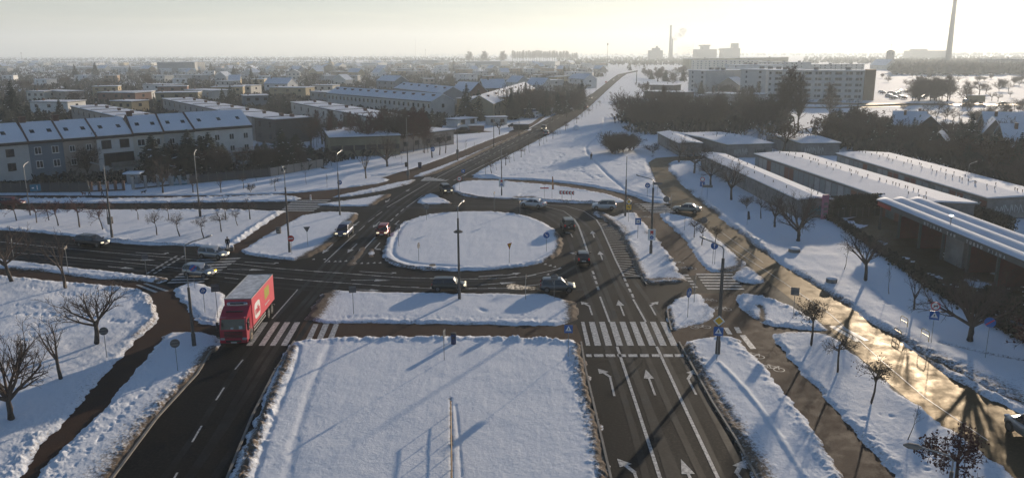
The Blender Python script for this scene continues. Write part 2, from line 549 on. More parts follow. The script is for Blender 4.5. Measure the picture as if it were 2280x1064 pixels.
def inside(X, Y, P):
    r = np.zeros(X.shape, bool)
    n = len(P)
    for i in range(n):
        ax, ay = P[i]
        bx, by = P[(i + 1) % n]
        if ay == by:
            continue
        c = ((ay > Y) != (by > Y)) & (X < (bx - ax) * (Y - ay) / (by - ay) + ax)
        r ^= c
    return r

SNOW_H = {}
_seed = [1]
def snow(name, poly, H=0.2, edge=0.6, rag=0.42, berm=0.14, bermw=0.9, lumps=0.10, dirt=0.35, dirtw=0.5, lines=(), step=2.2, und=0.045, z0=0.0):
    """a bank of snow: height field over a traced outline, ploughed lumps along its rim, trodden lines across it"""
    _seed[0] += 7
    sd = _seed[0]
    pts = chaikin(poly, 1)
    W = [tuple(G(x, y))[:2] for x, y in pts]
    xs, ys = [p[0] for p in pts], [p[1] for p in pts]
    m = 8
    ny = int((max(ys) - min(ys) + 2 * m) / (step * min(1.0, max(.22, (sum(ys) / len(ys) - 118) / 430 - .25)))) + 2
    nx = int((max(xs) - min(xs) + 2 * m) / step) + 2
    gx, gy = np.meshgrid(np.linspace(min(xs) - m, max(xs) + m, nx), np.linspace(max(min(ys) - m, 125), max(ys) + m, ny))
    X, Y = GA(gx, gy)
    d = seg_dist(X, Y, W)
    d = np.where(inside(X, Y, W), d, -d)
    rg = fbm(X * 0.9, Y * 0.9, sd, 4, 0.6) * 2 * rag
    d = d + rg + 0.22
    keep = d > -0.55
    t = np.clip(d / edge, 0, 1)
    h = H * 0.62 * t * t * (3 - 2 * t)
    lump = np.maximum(fbm(X * 1.7, Y * 1.7, sd + 3, 4, 0.62) + 0.12, 0) * 2.2
    lump2 = np.maximum(fbm(X * 4.5, Y * 4.5, sd + 9, 3, 0.6) + 0.05, 0)
    rim = np.exp(-((d - bermw * 0.7) / (bermw * 0.75)) ** 2) * (d > 0)
    low = fbm(X * 0.12, Y * 0.12, sd + 5, 2) + 0.5
    h += rim * berm * 0.8 * lump * (0.05 + 1.6 * np.clip(low * 2 - 0.5, 0, 1)) * t
    h += lumps * t * (lump2 * 0.8 + lump * 0.35) * (0.30 + 0.70 * np.exp(-np.maximum(d, 0) / 1.6))
    h += und * t * (fbm(X * 0.28, Y * 0.28, sd + 11, 4, 0.55) * 2 + 0.9 * fbm(X * 1.1, Y * 0.16, sd + 31, 3, 0.5))
    dm = np.where(d > -0.6, dirt * 1.35 * np.exp(-np.maximum(d, 0) / (dirtw * 1.5)), 0.0)
    dm = dm * np.clip(0.75 + 3.2 * fbm(X * 0.22, Y * 0.22, sd + 41, 3), 0.15, 1.6)
    for ln in lines:
        lp, w, dep, drt, dot = (list(ln) + [0, 0, 0])[:5]
        LP = [tuple(G(x, y))[:2] for x, y in chaikin(lp, 2, False)]
        dd, arc = along(X, Y, LP)
        dd = dd + fbm(X * 0.8, Y * 0.8, sd + 21, 3) * w * 0.8
        g = np.exp(-(dd / w) ** 2)
        if dot:
            nn = np.clip((vnoise(X * 2.6, Y * 2.6, sd + 2) - 0.42) * 5, 0, 1)
            g = g * nn * (0.55 + 0.45 * np.sin(arc * 2 * math.pi / dot))
        h -= dep * g * t
        dm = np.maximum(dm, drt * np.exp(-(dd / (w * 1.15)) ** 2))
    h = np.where(d > 0.3, np.maximum(h, 0.035 + 0.02 * lump), h)
    h = np.where(d < 0, np.maximum(d * 0.25, -0.14), h)
    idx = -np.ones(X.shape, int)
    idx[keep] = np.arange(keep.sum())
    co = np.stack([X[keep], Y[keep], h[keep] + z0], -1)
    q = keep[:-1, :-1] & keep[1:, :-1] & keep[:-1, 1:] & keep[1:, 1:]
    faces = np.stack([idx[1:, :-1][q], idx[1:, 1:][q], idx[:-1, 1:][q], idx[:-1, :-1][q]], -1)
    me = bpy.data.meshes.new(name)
    me.from_pydata(co.tolist(), [], faces.tolist())
    me.materials.append(M['snow'])
    a = me.attributes.new('dirt', 'FLOAT', 'POINT')
    a.data.foreach_set('value', dm[keep].astype(np.float32))
    me.polygons.foreach_set('use_smooth', [True] * len(faces))
    me.update()
    o = link(name, me)
    o['kind'] = 'structure'
    return o

# median of the near carriageways
snow('snow_verge', [(662, 758), (740, 753), (1000, 750), (1200, 753), (1290, 760), (1297, 800), (1312, 880), (1332, 960), (1356, 1064), (1402, 1260), (470, 1260), (516, 1064), (572, 940), (620, 820), (642, 775)],
     H=0.22, dirt=0.35, berm=0.34, lumps=0.09, dirtw=0.3, lines=[
         ([(735, 768), (715, 815), (690, 870), (662, 960), (640, 1064), (625, 1150)], 0.34, 0.075),
         ([(650, 775), (625, 840), (585, 930), (540, 1064), (500, 1200)], 0.42, -0.05, 0.85),
         ([(668, 775), (650, 840), (610, 930), (565, 1064), (530, 1200)], 0.22, 0.10, 0.1),
         ([(1290, 770), (1305, 850), (1325, 940), (1350, 1064), (1380, 1200)], 0.5, -0.05, 1.0),
         ([(1275, 780), (1290, 880), (1310, 960), (1335, 1064)], 0.3, 0.05, 0.4, 0.5),
         ([(1014, 905), (1022, 980), (1027, 1064)], 0.12, 0.05, 0.0),
         ([(1003, 890), (1005, 980), (1006, 1150)], 0.10, 0.05, 0.6)])
snow('snow_verge', [(728, 646), (790, 650), (1000, 655), (1281, 656), (1284, 726), (1100, 722), (900, 719), (678, 718), (698, 690)], H=0.2, dirt=0.4, berm=0.12, dirtw=0.3, lines=[
    ([(735, 650), (712, 680), (690, 710)], 0.9, -0.05, 1.05), ([(740, 706), (900, 706), (1100, 710), (1275, 714)], 0.16, 0.09, 0.0, 0.7), ([(745, 709), (900, 710), (1100, 713)], 0.14, 0.08, 0.0, 0.6),
    ([(1216, 660), (1205, 680), (1180, 695), (1150, 710)], 0.2, 0.12, 0.0, 0.8), ([(1272, 660), (1278, 690), (1282, 720)], 0.75, -0.04, 1.1), ([(1068, 690), (1078, 694)], 0.25, 0.12)])
snow('snow_island', [(853, 575), (860, 545), (880, 510), (910, 489), (960, 477), (1040, 471), (1120, 473), (1180, 483), (1222, 502), (1245, 525), (1251, 548), (1245, 566), (1215, 583), (1160, 594), (1080, 601), (1000, 603), (930, 599), (882, 592)],
     H=0.26, dirt=0.45, berm=0.16, dirtw=0.3, und=0.04, lines=[([(930, 482), (895, 502), (876, 540), (872, 568), (900, 585), (960, 592), (1020, 595)], 0.30, 0.15), ([(1245, 520), (1253, 548), (1246, 568), (1222, 582)], 0.7, -0.06, 1.2), ([(1240, 515), (1250, 548), (1240, 570), (1215, 585)], 0.35, -0.1, 0.8), ([(855, 575), (900, 596), (1000, 604)], 0.3, -0.12, 0.7)])
snow('snow_verge', [(532, 562), (560, 546), (640, 498), (692, 473), (785, 473), (800, 477), (772, 510), (738, 545), (674, 580), (600, 574)], H=0.24, dirt=0.4, dirtw=0.35, lines=[([(795, 480), (765, 515), (730, 550), (676, 578)], 0.95, -0.05, 1.15), ([(540, 566), (600, 574), (660, 580)], 0.35, -0.15, 0.4)])
snow('snow_verge', [(-350, 466), (0, 469), (400, 467), (640, 470), (622, 476), (585, 501), (520, 546), (500, 556), (430, 546), (300, 545), (200, 531), (120, 520), (0, 511), (-350, 490)], H=0.24, berm=0.3, dirt=0.3, dirtw=0.35, lines=[([(0, 514), (200, 533), (430, 549), (510, 556)], 0.4, -0.16, 0.35), ([(520, 540), (585, 495), (620, 474)], 0.35, -0.15, 0.1), ([(215, 485), (240, 520)], 0.2, 0.12, 0, 0.8)])
snow('snow_verge', [(-350, 442), (0, 442), (300, 443), (560, 437), (620, 434), (674, 441), (652, 448), (560, 449), (300, 452), (0, 452), (-350, 452)], H=0.25, berm=0.3, dirt=0.25)
snow('snow_verge', [(-350, 405), (0, 408), (200, 405), (300, 396), (400, 385), (470, 378), (600, 372), (720, 374), (850, 397), (872, 401), (830, 411), (700, 427), (560, 434), (300, 436), (0, 434), (-350, 434)], H=0.25, berm=0.2, dirt=0.12)
snow('snow_verge', [(735, 376), (790, 345), (860, 325), (960, 306), (1080, 296), (1150, 290), (1080, 315), (1000, 347), (930, 372), (880, 386), (800, 394)], H=0.22, dirt=0.1, lumps=0.06)
snow('snow_verge', [(734, 440), (800, 426), (862, 412), (912, 401), (928, 401), (900, 413), (838, 427), (770, 438)], H=0.22, dirt=0.5)
snow('snow_verge', [(914, 394), (1000, 364), (1080, 330), (1160, 297), (1185, 285), (1178, 292), (1100, 326), (1007, 372), (951, 393)], H=0.22, dirt=0.5, dirtw=0.4, lines=[([(955, 393), (1007, 373), (1100, 327), (1178, 292)], 1.3, 0.0, 1.2)])
snow('snow_island', [(703, 455), (734, 452), (782, 445), (840, 436), (868, 432), (870, 436), (846, 447), (828, 459), (780, 459), (734, 458)], H=0.22, dirt=0.6, lines=[([(869, 434), (830, 458)], 0.9, -0.04, 1.2)])
snow('snow_island', [(924, 455), (951, 432), (963, 430), (985, 444), (1007, 452), (1000, 455)], H=0.2, dirt=0.7)
snow('snow_island', [(1007, 421), (1012, 410), (1036, 404), (1085, 402), (1197, 410), (1282, 420), (1352, 433), (1392, 447), (1366, 453), (1254, 452), (1155, 443), (1085, 443), (1034, 436), (1013, 427)], H=0.25, dirt=0.55, dirtw=0.3,
     lines=[([(1158, 442), (1180, 430), (1250, 424), (1340, 430)], 0.22, 0.14, 0.25), ([(1150, 444), (1165, 430), (1230, 422), (1290, 424)], 0.22, 0.12, 0.15), ([(1155, 410), (1165, 425), (1158, 440)], 0.2, 0.12, 0.0, 0.8),
            ([(1150, 440), (1185, 440)], 0.6, 0.1, 1.0), ([(1185, 444), (1254, 450), (1360, 453)], 0.4, -0.2, 0.6), ([(1015, 430), (1085, 444), (1150, 444)], 0.5, -0.1, 0.75)])
trails = [([(1495, 450), (1400, 432), (1375, 410), (1352, 392), (1325, 362), (1305, 340), (1305, 325), (1330, 305), (1345, 280), (1345, 262)], 0.34, 0.27),
          ([(1120, 394), (1200, 386), (1300, 378), (1400, 368), (1440, 362)], 0.42, 0.28, 0.0, 0.9), ([(1140, 380), (1220, 378), (1225, 372), (1245, 352), (1260, 345), (1230, 342)], 0.42, 0.30, 0, 0.8),
          ([(1282, 290), (1298, 300), (1275, 310), (1280, 325), (1260, 335), (1290, 336), (1310, 345)], 0.42, 0.30, 0, 0.8), ([(1250, 362), (1310, 358), (1290, 380), (1320, 400)], 0.42, 0.28, 0, 0.8),
          ([(1270, 382), (1320, 388), (1345, 400), (1310, 410)], 0.42, 0.28, 0, 0.8), ([(1045, 396), (1085, 391), (1105, 396)], 0.5, -0.25), ([(1120, 398), (1200, 404), (1300, 412), (1400, 432), (1440, 445)], 0.45, -0.22)]
snow('snow_field', [(1042, 397), (1085, 371), (1135, 345), (1200, 312), (1242, 289), (1300, 251), (1346, 207), (1385, 172), (1480, 165), (1540, 230), (1480, 300), (1446, 352), (1441, 375), (1462, 412), (1478, 438), (1490, 442), (1482, 453), (1440, 450), (1420, 439), (1350, 421), (1250, 406), (1140, 399)],
     H=0.44, edge=1.2, berm=0.2, dirt=0.3, dirtw=0.4, und=0.09, step=2.4, lines=trails)
snow('snow_field', [(1482, 360), (1560, 357), (1640, 353), (1900, 340), (2100, 420), (2320, 560), (2320, 940), (2300, 905), (2200, 868), (2120, 822), (2040, 782), (1992, 745), (1960, 730), (1862, 662), (1760, 602), (1650, 522), (1560, 448), (1495, 388)],
     H=0.40, edge=1.0, berm=0.35, bermw=0.9, dirt=0.6, dirtw=0.45, und=0.09, step=2.6, lines=[
         ([(1895, 640), (1880, 660), (1910, 690), (1930, 705)], 0.3, 0.13, 0, 0.8), ([(1948, 645), (1965, 668), (1990, 690)], 0.42, 0.28, 0, 0.8), ([(2240, 755), (2225, 770), (2210, 785)], 0.2, 0.14, 0, 0.8), ([(2075, 710), (2062, 722), (2050, 735)], 0.25, 0.14, 0, 0.8),
         ([(2095, 766), (2180, 788), (2300, 810)], 0.3, 0.14, 0.45), ([(1990, 745), (2040, 775), (2120, 815), (2200, 850), (2290, 900)], 1.0, 0.2, 0.5)])
snow('snow_verge', [(1992, 748), (2036, 782), (2080, 806), (2150, 840), (2210, 872), (2310, 922), (2310, 936), (2170, 868), (2078, 812)], H=0.25, berm=0.3, dirt=0.5)
snow('snow_verge', [(1313, 473), (1333, 471), (1372, 486), (1385, 476), (1412, 472), (1425, 488), (1453, 522), (1487, 566), (1507, 596), (1510, 610), (1535, 628), (1490, 631), (1440, 632), (1424, 610), (1402, 556), (1382, 515), (1352, 491)],
     H=0.24, dirt=0.6, dirtw=0.6, lines=[([(1335, 476), (1365, 500), (1390, 535), (1412, 580), (1430, 625)], 0.7, -0.08, 0.85), ([(1445, 625), (1490, 622), (1530, 628)], 0.7, 0.02, 0.85), ([(1340, 480), (1385, 500), (1400, 530)], 0.6, 0.0, 0.5, 0.4)])
snow('snow_verge', [(1464, 476), (1485, 475), (1503, 479), (1545, 486), (1598, 536), (1640, 573), (1662, 586), (1646, 598), (1606, 606), (1578, 605), (1557, 577), (1536, 544), (1503, 511)], H=0.24, dirt=0.35, lines=[([(1645, 575), (1650, 595), (1610, 604)], 0.6, 0, 0.8)])
snow('snow_island', [(1632, 618), (1648, 600), (1664, 592), (1706, 628), (1690, 631), (1648, 628)], H=0.4, edge=1.0, berm=0.3, lumps=0.3, dirt=0.5)
snow('snow_island', [(1487, 688), (1507, 667), (1545, 656), (1557, 657), (1567, 671), (1588, 697), (1582, 708), (1545, 724), (1510, 733), (1496, 733)], H=0.22, dirt=0.5, dirtw=0.25, lines=[([(1563, 662), (1576, 690), (1562, 712), (1520, 728)], 0.4, 0.14, 0.25), ([(1489, 690), (1497, 730)], 0.4, -0.05, 0.75)])
snow('snow_verge', [(1633, 657), (1678, 657), (1744, 674), (1774, 692), (1812, 714), (1842, 732), (1818, 736), (1760, 729), (1709, 726), (1657, 692)], H=0.26, berm=0.34, lumps=0.18, dirt=0.35, lines=[([(1690, 682), (1698, 692), (1697, 715)], 0.3, 0.2, 1.0)])
snow('snow_verge', [(1720, 744), (1757, 740), (1800, 740), (1846, 747), (1905, 796), (1971, 857), (2036, 901), (2102, 949), (2190, 1014), (2256, 1064), (2480, 1240), (2160, 1240), (2001, 1064), (1905, 958), (1840, 883), (1774, 814), (1740, 774)],
     H=0.25, berm=0.12, lumps=0.12, dirt=0.2, dirtw=0.3, lines=[([(1735, 745), (1800, 742), (1845, 746)], 0.4, 0.0, 0.5), ([(1990, 930), (1950, 925), (1920, 940)], 0.22, 0.12, 0, 0.8), ([(2060, 1050), (2080, 1010), (2060, 990)], 0.22, 0.12, 0, 0.8)])
snow('snow_verge', [(1514, 764), (1580, 752), (1636, 750), (1662, 783), (1693, 809), (1745, 879), (1800, 949), (1876, 1064), (1990, 1240), (1780, 1240), (1682, 1064), (1636, 971), (1584, 888), (1545, 818)],
     H=0.26, berm=0.18, lumps=0.12, dirt=0.5, dirtw=0.3, lines=[([(1522, 772), (1560, 840), (1610, 920), (1660, 1000), (1700, 1070)], 0.75, 0.02, 0.85), ([(1600, 810), (1660, 870), (1720, 950), (1790, 1064)], 0.22, -0.10), ([(1545, 800), (1590, 870), (1640, 950)], 0.3, 0.1, 0.55)])
snow('snow_verge', [(375, 742), (406, 740), (446, 742), (486, 750), (482, 774), (440, 826), (398, 872), (350, 922), (300, 985), (244, 1064), (110, 1240), (-50, 1240), (89, 1064), (131, 1010), (174, 971), (244, 901), (305, 831), (349, 774)],
     H=0.26, berm=0.16, lumps=0.14, dirt=0.4, dirtw=0.3, lines=[([(478, 780), (440, 835), (396, 885), (348, 935), (240, 1075), (110, 1240)], 0.75, 0.08, 1.05), ([(420, 850), (360, 900), (280, 990), (190, 1100)], 1.0, 0.0, 0.45), ([(330, 860), (270, 930), (200, 1000), (150, 1064)], 0.2, 0.14, 0.0, 0.7), ([(345, 845), (280, 915), (220, 985)], 0.2, 0.12, 0.0, 0.7)])
snow('snow_field', [(-300, 600), (0, 613), (60, 621), (200, 634), (300, 642), (330, 656), (345, 690), (350, 714), (300, 754), (288, 775), (240, 820), (190, 880), (150, 930), (90, 985), (40, 1064), (-100, 1240), (-500, 1240)],
     H=0.26, berm=0.26, lumps=0.16, und=0.11, dirt=0.25, lines=[([(0, 700), (100, 702), (200, 712), (310, 722)], 0.35, 0.16, 0, 0.7), ([(60, 640), (150, 660), (260, 655), (320, 668)], 0.8, 0.08, 0, 0.6), ([(40, 680), (120, 690), (90, 720), (60, 760)], 0.7, 0.1, 0, 0.7), ([(330, 660), (345, 690), (345, 716), (300, 752)], 0.5, -0.12, 0.5)])
snow('snow_verge', [(-300, 562), (0, 578), (56, 584), (169, 598), (282, 610), (372, 619), (366, 626), (352, 630), (310, 625), (197, 618), (85, 601), (-300, 580)], H=0.24, berm=0.15, dirt=0.6, dirtw=0.35, lines=[([(340, 620), (370, 622), (345, 629)], 0.5, 0, 0.9)])
snow('snow_island', [(384, 652), (410, 633), (437, 631), (480, 643), (501, 665), (490, 700), (484, 725), (440, 719), (427, 699), (416, 676)], H=0.24, dirt=0.4, dirtw=0.3, lines=[([(428, 690), (445, 712), (482, 718)], 0.3, 0.1, 0.3)])
for pl in ([(770, 592), (788, 590), (800, 570), (816, 551), (808, 550), (795, 565), (782, 580)], [(822, 572), (828, 571), (831, 555), (826, 554)]):
    snow('slush_ridge', pl, H=0.07, edge=0.3, berm=0.05, lumps=0.08, dirt=1.1, dirtw=3.0)

# ------------------------------------------------------------------ painted markings
ZP = 0.016
def mk(mb, pts, z=ZP):
    mb.poly([G(x, y, z) for x, y in pts])
def stripe(mb, pts, w, z=ZP):
    P = [G(x, y, z) for x, y in pts]
    for i in range(len(P) - 1):
        t = (P[i + 1] - P[i]).normalized() if (P[i + 1] - P[i]).length > 1e-6 else Vector((1, 0, 0))
        n = Vector((-t.y, t.x, 0)) * w / 2
        mb.quad(P[i] - n, P[i + 1] - n, P[i + 1] + n, P[i] + n)
def lerp(a, b, t):
    return (a[0] + (b[0] - a[0]) * t, a[1] + (b[1] - a[1]) * t)
def arrow(mb, tail, tip, turn=0, w=0.17, head=0.42, bend=None, z=ZP):
    """lane arrow from tail to tip; turn=-1/+1 a turning arrow whose shaft runs up to bend and then aside"""
    a, b = G(*tail, z), G(*tip, z)
    if turn == 0:
        u = (b - a).normalized()
        n = Vector((-u.y, u.x, 0))
        L = (b - a).length
        hl = min(L * 0.45, 1.9)
        c = b - u * hl
        mb.quad(a - n * w / 2, c - n * w / 2, c + n * w / 2, a + n * w / 2)
        mb.add([c - n * head, b, c + n * head], [(0, 1, 2) if False else (0, 1, 2)])
    else:
        m = G(*bend, z)
        u = (m - a).normalized()
        n = Vector((-u.y, u.x, 0))
        mb.quad(a - n * w / 2, m - n * w / 2, m + n * w / 2, a + n * w / 2)
        u2 = (b - m).normalized()
        n2 = Vector((-u2.y, u2.x, 0))
        c = b - u2 * min((b - m).length * 0.55, 1.0)
        mb.quad(m - n2 * w * 0.75 - u2 * 0.08, c - n2 * w * 0.75, c + n2 * w * 0.75, m + n2 * w * 0.75 - u2 * 0.08)
        mb.add([c - n2 * head * 1.1, b, c + n2 * head * 1.1], [(0, 1, 2)])

ml = MB()
S = lambda pts, w=0.14: stripe(ml, pts, w)
S([(1374, 771), (1420, 910), (1470, 1064), (1530, 1250)], 0.24)
S([(1462, 771), (1530, 918), (1599, 1064), (1680, 1240)], 0.24)
S([(1336, 660), (1357, 716)], 0.2); S([(1410, 666), (1438, 716)], 0.2)
for x0, y0, x1, y1 in ((1319, 603, 1322, 610), (1322.5, 614, 1325.5, 621), (1326, 625, 1329, 632), (1330, 637, 1333, 645), (1389.5, 618, 1393, 626), (1395, 630, 1398.5, 638), (1400.5, 642, 1404.5, 650), (1407, 654, 1410, 662)):
    S([(x0, y0), (x1, y1)], 0.26)
S([(1278, 487), (1288, 503), (1298, 530), (1309, 563)], 0.26)
S([(1328, 489), (1338, 505), (1352, 536), (1372, 581), (1389, 615)], 0.22); S([(1389, 615), (1428, 614.5)], 0.16)
S([(1215, 460), (1255, 470), (1282, 490)], 0.12); S([(1215, 456), (1260, 459), (1300, 470), (1328, 489)], 0.14)
for i in range(24):                                     # hatched area
    t = (i + 0.5) / 25
    def edge_pt(E, t):
        k = t * (len(E) - 1); j = int(k)
        return lerp(E[j], E[min(j + 1, len(E) - 1)], k - j)
    l = edge_pt([(1332, 494), (1341, 513), (1352, 536), (1364, 562), (1376, 588), (1388, 614)], t)
    r = edge_pt([(1361, 497), (1374, 508), (1384, 522), (1393, 539), (1404, 561), (1416, 588), (1427, 614)], min(1, t + 0.06))
    if r[0] > l[0] + 4:
        S([l, r], 0.17)
for i in range(9):                                       # zebra crossing, near carriageway, and its stop line
    xt, xb = 1200 + (203 + 52 * i) / 2.293, 1200 + (229 + 55.8 * i) / 2.293
    a = 5 if i == 0 else 0
    mk(ml, [(xt + a, 716), (xt + 12.6, 716), (xb + 14.5, 769), (xb + a, 769)])
for a, b in ((240, 268), (281, 328), (340, 388), (400, 443), (456, 502), (516, 560), (576, 618), (635, 683), (693, 738)):
    mk(ml, [(1200 + a / 2.293 - 0.4, 788), (1200 + b / 2.293 - 0.4, 788), (1200 + b / 2.293 + 1.2, 794), (1200 + a / 2.293 + 1.2, 794)])
arrow(ml, (1368, 881), (1331, 820), -1, bend=(1358, 838)); arrow(ml, (1458.6, 879), (1437.7, 822)); arrow(ml, (1550, 878), (1546, 822), 1, bend=(1532, 843))
arrow(ml, (1318.6, 701), (1293, 671), -1, bend=(1312, 681)); arrow(ml, (1389.7, 702.5), (1376.6, 667.6)); arrow(ml, (1460, 701.6), (1466, 671), 1, bend=(1448, 680))
arrow(ml, (1440, 1130), (1374, 1020), -1, w=0.2, bend=(1412, 1050)); arrow(ml, (1560, 1110), (1516, 1021), w=0.2); arrow(ml, (1695, 1120), (1655, 1024), 1, w=0.2, bend=(1640, 1052))
arrow(ml, (1323, 529), (1318, 514)); arrow(ml, (1341.7, 578.6), (1334.6, 559)); arrow(ml, (1275, 528), (1258, 516), -1, bend=(1271, 520)); arrow(ml, (1300, 575), (1267, 562), -1, bend=(1290, 566))
# left carriageway
S([(663, 644), (606, 709)], 0.14)
for a, b in (((541, 800), (523, 822)), ((499, 862), (481, 890)), ((449, 947), (428, 983)), ((395, 1051), (370, 1095))):
    S([a, b], 0.13)
for b0, b1, t0, t1 in ((548, 561, 584, 597), (575.7, 589, 610.5, 623.5), (600.5, 613, 633.7, 646.4), (625, 639, 656, 668.5)):
    mk(ml, [(t0, 717), (t1, 717), (b1, 769), (b0, 769)])
for b0, b1, t0, t1 in ((681, 694, 698, 709), (705, 718, 720, 733), (729, 742, 744, 755)):
    mk(ml, [(t0, 721), (t1, 721), (b1, 755), (b0, 755)], 0.022)
S([(600, 576), (500, 558), (338, 556)], 0.0001)
S([(20, 541), (149, 553), (245, 562), (338, 570), (431, 577.5), (524, 587), (613, 597), (703, 604), (782, 609.6), (895, 618), (1035, 621), (1118, 619.5), (1169, 615), (1225, 603), (1251, 597)], 0.15)
for a in np.linspace(0, 1, 14):
    x = 613 + a * 560
    y = np.interp(x, [613, 703, 782, 895, 1035, 1118, 1169], [597, 604, 609.6, 618, 621, 619.5, 615])
    S([(x, y), (x + 20, np.interp(x + 20, [613, 703, 782, 895, 1035, 1118, 1190], [597, 604, 609.6, 618, 621, 619.5, 611]))], 0.34)
    y2 = lambda q: np.interp(q, [613, 697, 782, 895, 1038, 1141, 1208], [617.6, 625, 631, 639, 642, 640.6, 632])
    S([(x, y2(x)), (x + 18, y2(x + 18))], 0.34)
S([(28, 562), (141, 571.6), (310, 587), (400, 597), (500, 607), (615, 618), (697, 625), (782, 631), (895, 639), (962, 642), (1100, 642), (1141, 640.6), (1208, 632)], 0.14)
S([(500, 618), (531, 621)]); S([(1076, 652), (1135, 652)]); S([(1066, 615), (1120, 611)])
S([(160, 531), (200, 535)]); S([(0, 538), (56, 543)]); S([(260, 538), (330, 545)])
for x, y in ((694, 577), (718, 577), (728, 582), (742, 582), (753, 582), (766, 581), (801, 586), (815, 586), (829, 585), (842, 585), (1210, 588), (1221, 591), (1231, 594), (1242, 597), (1216, 611)):
    mk(ml, [(x, y + 1), (x + 7.5, y + 1), (x + 6, y - 2.4)])
S([(722.7, 584), (770.6, 539), (792, 521)], 0.15); S([(799, 514), (812, 502.5)]); S([(820, 494), (834, 484)]); S([(837, 481), (851, 471)])
S([(810, 555), (835.5, 528)], 0.2); S([(869, 492.6), (876, 486)], 0.2); S([(881, 481), (887, 475.6)], 0.2); S([(892, 471), (899, 465)], 0.2)
S([(861.6, 461.6), (958, 405)], 0.15); S([(904.6, 461.6), (940, 436)], 0.15); S([(973.7, 395), (1021.6, 370), (1090, 338)], 0.15); S([(1010, 402), (1060, 376), (1130, 342)], 0.2)
for k in range(26):                                      # lane dashes up the far road
    t = k / 26.0
    P0 = lerp((1030, 366), (1330, 212), t ** 1.15); P1 = lerp((1030, 366), (1330, 212), (t + 0.017) ** 1.15)
    for dx in (0, 22 * (1 - t) + 6):
        S([(P0[0] + dx, P0[1]), (P1[0] + dx, P1[1])], 0.16)
for a, b in (((800, 493), (783, 505)), ((846, 493), (830, 507)), ((741.6, 543), (717.7, 564.5)), ((795, 542.5), (773.5, 563)), ((1010, 365), (1000, 371)), ((912, 421), (905, 426)), ((868, 443), (858, 451)), ((1040, 388), (1030, 392))):
    arrow(ml, a, b)
arrow(ml, (846, 540), (848, 556), 1, bend=(835, 553)); arrow(ml, (889, 491), (882, 500), 1, bend=(881, 498)); arrow(ml, (270, 577), (347, 579)); arrow(ml, (240, 593), (300, 598)); arrow(ml, (302, 562), (374, 562), 1, bend=(366, 566))
arrow(ml, (506, 599), (590, 601)); arrow(ml, (545, 583), (620, 584), 1, bend=(610, 587)); arrow(ml, (782, 623), (870, 624)); arrow(ml, (790, 644), (850, 647)); arrow(ml, (800, 604), (882, 606), 1, bend=(872, 609)); arrow(ml, (1070, 634), (1150, 628)); arrow(ml, (1065, 616), (1160, 607), -1, bend=(1130, 612))
for i in range(9):                                       # zebra behind the truck
    mk(ml, [(442 - 8.2 * i, 577 + 6.3 * i), (537 - 10 * i, 573.5 + 6.5 * i), (532 - 10 * i, 576.2 + 6.5 * i), (437 - 8.2 * i, 580 + 6.3 * i)])
for i in range(7):
    for off in (0, 16):
        a, b = lerp((327 + off, 609), (398 + off, 567), i / 7), lerp((327 + off, 609), (398 + off, 567), (i + 0.6) / 7)
        S([a, b], 0.3)
mk(ml, [(302, 634), (310, 633.5), (352, 649), (345, 651.5)], 0.022); mk(ml, [(318, 631), (326, 630), (377, 647), (370, 649)], 0.022)
for i in range(7):
    mk(ml, [(652 - 4.3 * i, 446.5 + 3.6 * i), (737 - 6 * i, 444.5 + 4 * i), (734 - 6 * i, 446.2 + 4 * i), (649 - 4.3 * i, 448.3 + 3.6 * i)])
for i in range(6):
    mk(ml, [(1424 + 4.5 * i, 453.8 + 3.6 * i), (1478 + 5 * i, 454.5 + 3.4 * i), (1480 + 5 * i, 456.2 + 3.4 * i), (1426 + 4.5 * i, 455.5 + 3.6 * i)])
    if i < 5:
        S([(1413 + 4.5 * i, 454 + 4 * i), (1421 + 4.5 * i, 454 + 4 * i)], 0.35)
for i in range(6):
    mk(ml, [(1549 + 4.6 * i, 609 + 6.4 * i), (1630 + 5 * i, 608.6 + 6.6 * i), (1633 + 5 * i, 611.4 + 6.6 * i), (1552 + 4.6 * i, 611.8 + 6.4 * i)])
    if i < 5:
        mk(ml, [(1520 + 5 * i, 611 + 6.6 * i), (1532 + 5 * i, 611 + 6.6 * i), (1535 + 5 * i, 614 + 6.6 * i), (1523 + 5 * i, 614 + 6.6 * i)])
mk(ml, [(1611, 729), (1621, 729), (1631, 744), (1620, 744)], 0.022); mk(ml, [(1634, 728), (1645, 728), (1652, 741), (1641, 741)], 0.022); mk(ml, [(1647, 746), (1659, 745), (1684, 776), (1671, 776.5)], 0.022)
for i in range(6):
    y = 394 + 1.7 * i
    mk(ml, [(946 + 9 * i - i, 395 + 1.5 * i), (960 + 9 * i - i, 394 + 1.2 * i), (948 + 9 * i, 403), (936 + 9 * i, 403)])
S([(1570, 512), (1640, 560), (1740, 625), (1850, 700), (1960, 800), (2060, 885), (2200, 980)], 0.09)
S([(1590, 505), (1700, 585)], 0.09)
mk(ml, [(1846, 726), (1858, 725), (1918, 759), (1905, 760)], 0.012); mk(ml, [(1862, 725), (1872, 724), (1935, 757), (1925, 759)], 0.012)
struct('road_markings', ml, M['paint'])
wt = MB()
_rz = [0.0092]
